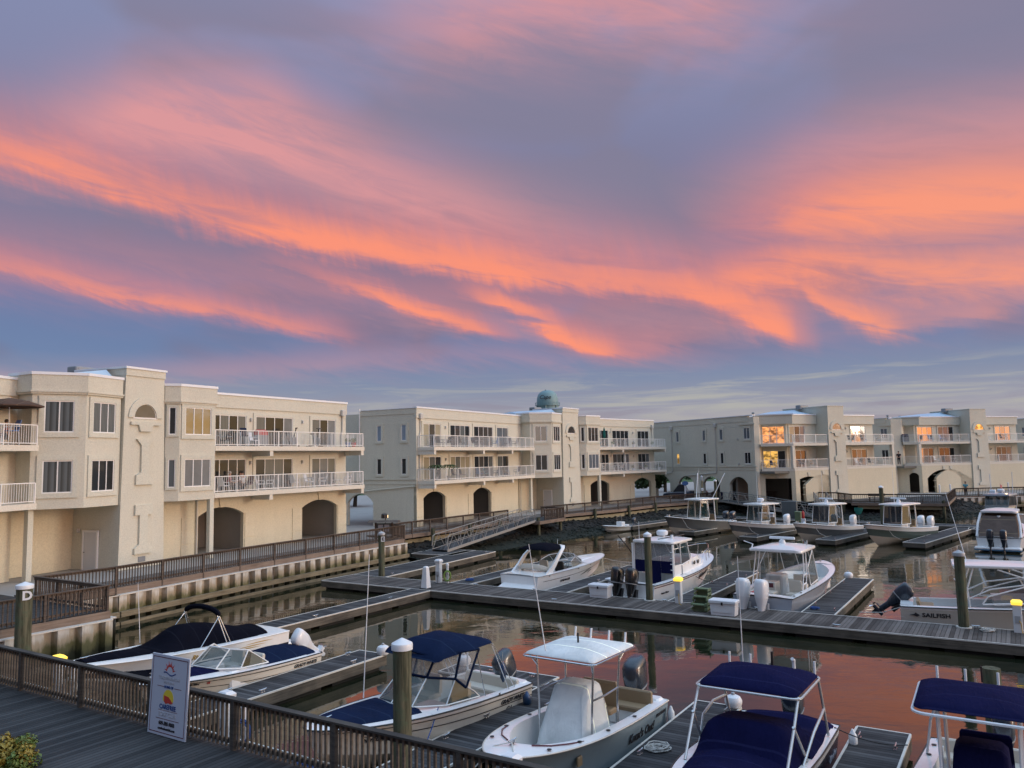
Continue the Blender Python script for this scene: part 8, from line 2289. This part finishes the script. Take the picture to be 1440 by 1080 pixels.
def umbrella(label, loc, mat, open_=True, h=2.35, r=1.35):
    t = thing('patio_umbrella', label, 'umbrella', loc)
    MB().tube([(0, 0, 0), (0, 0, h + .08)], .025, 8).build('pole', M['plastic_white'], t); MB().lathe([(.24, 0), (.24, .05), (.06, .1)], n=12).build('base', M['hvac'], t)
    mb = MB(); n = 8
    if open_: mb.loft([[(f * r * math.cos(2 * math.pi * (k + .5) / n), f * r * math.sin(2 * math.pi * (k + .5) / n), z) for k in range(n)] for f, z in ((1.0, h - .42), (1.0, h - .36), (.55, h - .10), (.02, h + .05))])
    else: mb.lathe([(.05, h - 1.5), (.13, h - 1.25), (.17, h - .9), (.11, h - .3), (.03, h)], n=10)
    mb.build('canopy', M[mat], t)
    return t
umbrella('brown open umbrella on the upper balcony at the left edge', on_wing(b1, B1[2], -1.15, .75, F2_), 'canvas_umber', True, 2.35, 1.55)
umbrella('teal closed umbrella on the upper right balcony of the middle block', on_wing(b2, B2[1], 2.1, .9, F2_), 'canvas_green', False, 2.45)
umbrella('white closed umbrella on the lower right balcony of the middle block', on_wing(b2, B2[1], 6.2, .9, F1_), 'cloth_white', False, 2.3)
# nearest block
chair('tall white chair with blue sling seat under the brown umbrella', on_wing(b1, B1[2], -1.35, .35, F2_), 210, 'plastic_white', 'blue_paint', True)
table('white bar table under the brown umbrella', on_wing(b1, B1[2], -2.2, .45, F2_), .42, 'plastic_white', 1.0)
chair('tall chair with dark blue sling back on the upper balcony of the nearest block', on_wing(b1, B1[1], 3.1, .9, F2_), 150, 'plastic_white', 'canvas_blue', True)
table('small dark table at the left end of the nearest upper balcony', on_wing(b1, B1[1], .8, .9, F2_), .4, 'hvac')
chair('dark chair at the left end of the nearest upper balcony', on_wing(b1, B1[1], 1.6, .9, F2_), 200, 'hvac', 'canvas_black')
chair('white chair beside the red grill on the nearest upper balcony', on_wing(b1, B1[1], 3.9, .8, F2_), 100, 'plastic_white')
def grill(label, loc, az, mat):
    t = thing('barbecue_grill', label, 'grill', loc, az)
    MB().rbox(-.5, .5, -.28, .28, .1, .8, .03).build('cart', M['hvac'], t); MB().loft([[(-.42, -.26, .801), (.42, -.26, .801), (.42, .26, .801), (-.42, .26, .801)], [(-.42, -.22, 1.05), (.42, -.22, 1.05), (.42, .24, 1.0), (-.42, .24, 1.0)], [(-.4, -.05, 1.18), (.4, -.05, 1.18), (.4, .12, 1.16), (-.4, .12, 1.16)]]).build('lid', M[mat], t)
grill('red lidded grill on the upper balcony of the nearest block', on_wing(b1, B1[1], 4.75, 1.1, F2_), 29, 'red')
def bike(label, loc, az):
    t = thing('exercise_machine', label, 'exercise machine', loc, az)
    each(t, [[(-.6, 0, .1), (.6, 0, .1)], [(0, 0, .1), (-.25, 0, .95)], [(.1, 0, .1), (.45, 0, 1.35)], [(.45, -.25, 1.35), (.45, .25, 1.35)], [(-.6, -.25, .05), (-.6, .25, .05)], [(.6, -.25, .05), (.6, .25, .05)]], .04, 'black', 'frame_tube')
    MB().rbox(-.40, -.10, -.12, .12, .95, 1.02, .03).build('saddle', M['black'], t); wb = MB(); wb.M = Matrix.Translation((.3, 0, .42)) @ Matrix.Rotation(R(90), 4, 'X'); wb.lathe([(.05, -.05), (.28, -.05), (.28, .05), (.05, .05)], n=16); wb.build('flywheel', M['hvac'], t)
bike('black exercise bike on the upper balcony of the nearest block', on_wing(b1, B1[1], 7.4, 1.0, F2_), 60)
bike('low black exercise machine right of the bike on the nearest upper balcony', on_wing(b1, B1[1], 9.9, 1.0, F2_), 120)
def pot(label, loc, mat='plastic_white', plant='leaf_green', h=.35, palm=False, group=None):
    t = thing('plant_pot', label, 'plant pot', loc, group=group)
    MB().lathe([(.13, 0), (.2, h - .04), (.22, h), (.17, h), (.15, h - .06)], n=12).build('pot', M[mat], t)
    rn_ = random.Random(int(abs(loc[0]) * 10)); mb = MB()
    if palm:
        for k in range(13):
            a = 2 * math.pi * k / 13; l = rn_.uniform(.7, 1.0)
            for q in range(7):
                f0, f1 = q / 7, (q + 1) / 7
                p0 = Vector((l * f0 * math.cos(a), l * f0 * math.sin(a), h + .9 + .75 * f0 - 1.0 * f0 * f0)); p1 = Vector((l * f1 * math.cos(a), l * f1 * math.sin(a), h + .9 + .75 * f1 - 1.0 * f1 * f1)); n_ = Vector((-math.sin(a), math.cos(a), 0)) * .11 * (1 - f0 * .6)
                mb.add([p0 - n_, p1 - n_ * .7 - Vector((0, 0, .05)), p1, p0], [(0, 1, 2, 3)]); mb.add([p0 + n_, p1 + n_ * .7 - Vector((0, 0, .05)), p1, p0], [(0, 1, 2, 3)])
        mb.tube([(0, 0, h), (0, 0, h + .9)], .05, 6)
    else: leaf_cloud(mb, (0, 0, h + .18), .22, .22, .2, 130, .09, rn_, .2)
    mb.build('plant', M[plant], t)
pot('terracotta pot at the right end of the nearest upper balcony', on_wing(b1, B1[1], 13.7, .5, F2_), 'ink_red'); pot('small blue pot beside the terracotta one on the nearest upper balcony', on_wing(b1, B1[1], 13.0, .5, F2_), 'blue_paint')
ch = [(1.2, .6, 20, 'white chair at the left end of the lower balcony of the nearest block'), (4.4, .7, 80, 'white chair right of the seated people on the nearest lower balcony'), (5.3, .8, 250, 'second white chair right of the seated people on the nearest lower balcony'),
      (7.7, .8, 30, 'white chair left of the dark table on the nearest lower balcony'), (8.9, .6, 100, 'white chair against the railing by the dark table on the nearest lower balcony'), (10.5, .8, 240, 'white chair right of the dark table on the nearest lower balcony'), (13.3, .8, 250, 'white lounge chair at the right end of the nearest lower balcony')]
for s_, tt, a_, lab in ch: chair(lab, on_wing(b1, B1[1], s_, tt, F1_), a_)
table('dark round table amid white chairs on the nearest lower balcony', on_wing(b1, B1[1], 9.5, 1.1, F1_), .45, 'hvac'); table('white table by the seated people on the nearest lower balcony', on_wing(b1, B1[1], 2.35, 1.0, F1_), .4); table('low white table near the right end of the nearest lower balcony', on_wing(b1, B1[1], 12.1, .8, F1_), .4, 'plastic_white', .45)
chair('red cloth chair beside the seated people on the nearest lower balcony', on_wing(b1, B1[1], 3.75, 1.2, F1_), 200, 'hvac', 'ink_maroon')
# middle block
LLm = 19.4
for s_, tt, a_, cl_, lab in ((2.2, .9, 30, 'canvas_black', 'dark chair at the left end of the upper left balcony of the middle block'), (3.6, .9, 210, 'canvas_black', 'dark chair right of the small table on the upper left balcony of the middle block'), (5.9, .8, 60, 'canvas_black', 'black sling chair before the first door on the upper left balcony of the middle block'),
                             (8.2, .8, 40, 'canvas_blue', 'blue beach chair at the middle of the upper left balcony of the middle block'), (9.2, .8, 40, 'canvas_blue', 'second blue beach chair on the upper left balcony of the middle block'), (12.2, .8, 300, 'blue_paint', 'bright blue chair on the upper left balcony of the middle block'), (14.6, .8, 300, 'canvas_blue', 'navy chair near the bay on the upper left balcony of the middle block'), (16.4, .8, 300, 'canvas_umber', 'brown chair near the bay on the upper left balcony of the middle block')):
    chair(lab, on_wing(b2, B2[2], -LLm + s_, tt, F2_), a_, 'hvac', cl_)
for s_, tt, a_, cl_, lab in ((4.6, .8, 60, 'canvas_blue', 'blue slatted chair on the lower left balcony of the middle block'), (5.9, .8, 60, 'canvas_blue', 'second blue slatted chair on the lower left balcony of the middle block'), (9.0, .8, 30, 'blue_paint', 'bright blue chair before the cream doors of the lower left balcony'), (10.2, .7, 90, 'shirt_teal', 'turquoise chair on the lower left balcony of the middle block'), (12.3, .8, 300, 'canvas_blue', 'navy chair by the open black doorway of the middle block'), (14.4, .8, 60, 'vinyl_tan', 'tan wooden chair near the bay on the lower left balcony of the middle block'), (16.6, .8, 300, 'canvas_blue', 'navy chair beside the bay on the lower left balcony of the middle block')):
    chair(lab, on_wing(b2, B2[2], -LLm + s_, tt, F1_), a_, 'hvac', cl_)
table('small dark table on the upper left balcony of the middle block', on_wing(b2, B2[2], -LLm + 2.9, .8, F2_), .4, 'hvac'); grill('dark grill on the upper left balcony near the bay of the middle block', on_wing(b2, B2[2], -LLm + 15.6, 1.3, F2_), 40, 'hvac')
pot('small potted palm at the left end of the lower balcony of the middle block', on_wing(b2, B2[2], -LLm + 1.0, .5, F1_), 'hvac', 'leaf', .35, True); pot('potted palm right of the first palm on the lower balcony of the middle block', on_wing(b2, B2[2], -LLm + 3.1, .5, F1_), 'hvac', 'leaf', .35, True)
for s_, z, lab in ((3.2, F2_, 'white planter left of three on the upper right balcony of the middle block'), (7.6, F2_, 'white planter middle of three on the upper right balcony of the middle block'), (11.8, F2_, 'white planter right of three on the upper right balcony of the middle block'), (7.3, F1_, 'white pot with a plant by the closed umbrella of the middle block'), (10.2, F1_, 'white pot with a bushy plant on the lower right balcony of the middle block'), (13.2, F1_, 'white pot at the right end of the lower right balcony of the middle block')): pot(lab, on_wing(b2, B2[1], s_, .45, z))
for s_, a_, lab in ((1.3, 30, 'white chair at the left end of the lower right balcony of the middle block'), (3.3, 80, 'white chair left of the closed white umbrella of the middle block'), (5.2, 250, 'white chair right before the closed white umbrella of the middle block')): chair(lab, on_wing(b2, B2[1], s_, .8, F1_), a_)
table('white table under the closed white umbrella of the middle block', on_wing(b2, B2[1], 4.3, .8, F1_), .45)
# far blocks
def at3(P0, a, x, y, z): v = Matrix.Translation((P0[0], P0[1], 0)) @ Matrix.Rotation(R(90 - a), 4, 'Z') @ Vector((x, y, 0)); return (v.x, v.y, z)
p3, p4 = ((33.45, 93.7), 62), ((56.2, 108.5), 74)
for blk, x, y, z, c_, lab in ((p3, -2.2, 3.0, F1_, 'canvas_navy', 'navy chair left of two behind the canted lower railing of the third block'), (p3, -1.2, 2.2, F1_, 'canvas_navy', 'navy chair right of two behind the canted lower railing of the third block'), (p3, 2.2, .9, F1_, 'canvas_blue', 'blue chair on the front lower balcony of the third block'), (p3, 4.2, .9, F1_, 'vinyl_tan', 'tan chair on the front lower balcony of the third block'),
                           (p3, 11.2, .9, F2_, 'canvas_black', 'dark chair on the upper right balcony of the third block, left one'), (p3, 13.6, .9, F2_, 'canvas_black', 'dark chair on the upper right balcony of the third block, right one'), (p3, 12.3, .9, F1_, 'plastic_white', 'white chair on the lower right balcony of the third block'), (p3, 14.8, .9, F1_, 'canvas_black', 'dark chair on the lower right balcony of the third block'),
                           (p4, 2.7, .8, F2_, 'blue_paint', 'blue and white chair left of two on the upper balcony of the fourth block'), (p4, 4.6, .8, F2_, 'blue_paint', 'blue and white chair right of two on the upper balcony of the fourth block'), (p4, 3.4, .8, F1_, 'plastic_white', 'white chair on the lower front balcony of the fourth block'), (p4, 6.4, .8, F1_, 'canvas_black', 'dark chair on the lower front balcony of the fourth block'),
                           (p4, 12.8, .8, F2_, 'plastic_white', 'white chair right of the tower on the upper balcony of the fourth block'), (p4, 15.4, .8, F2_, 'canvas_black', 'dark chair right of the tower on the upper balcony of the fourth block')):
    chair(lab, at3(*blk, x, y, z), 150, 'plastic_white', c_)
pot('shrub in a dark trough on the upper balcony beside the fourth tower', at3(*p4, 7.4, .6, F2_), 'hvac', 'leaf')
grill('navy covered grill at the left end of the upper balcony of the fourth block', at3(*p4, -1.0, 1.6, F2_), 100, 'canvas_navy')

# ------------------------------------------------------------------ trees seen past and through the buildings
def tree(label, loc, h, r, seed, mat='leaf'):
    t = thing('leafy_tree', label, 'tree', loc)
    rn_ = random.Random(seed)
    mb = MB(); mb.tube([(0, 0, 0), (.1, .05, h * .3), (.0, .1, h * .6), (.1, 0, h * .85)], [.28, .22, .14, .05], 8)
    for k in range(6):
        a = rn_.uniform(0, 6.28); z = h * rn_.uniform(.3, .6); l = r * rn_.uniform(.5, .8)
        mb.tube([(0, 0, z), (l * .5 * math.cos(a), l * .5 * math.sin(a), z + h * .12), (l * math.cos(a), l * math.sin(a), z + h * .2)], [.11, .07, .03], 5)
    mb.build('trunk', M['bark'], t, True)
    cr = MB()
    for k in range(34):
        a = rn_.uniform(0, 6.28); rr = r * math.sqrt(rn_.random()) * .85; z = h * rn_.uniform(.32, .95); sh = 1 - abs(z / h - .6) * .9
        leaf_cloud(cr, (rr * sh * math.cos(a), rr * sh * math.sin(a), z), r * .3, r * .3, h * .09, 90, .42, rn_, .3)
    cr.build('crown', M[mat], t)
tree('dark green tree seen in the gap right of the middle block', (24.5, 128.0, 1.6), 7.5, 3.4, 11)
tree('green tree seen through the right arch of the middle block', (19.5, 112.0, 1.6), 5.0, 2.6, 12)
tree('green tree seen through the first parking arch of the long grey wall', (30.5, 131.0, 1.6), 7.0, 3.2, 13)
tree('low green tree on the bank behind the gap beside the nearest block', (-21.0, 104.0, 1.6), 5.5, 3.2, 14, 'leaf')
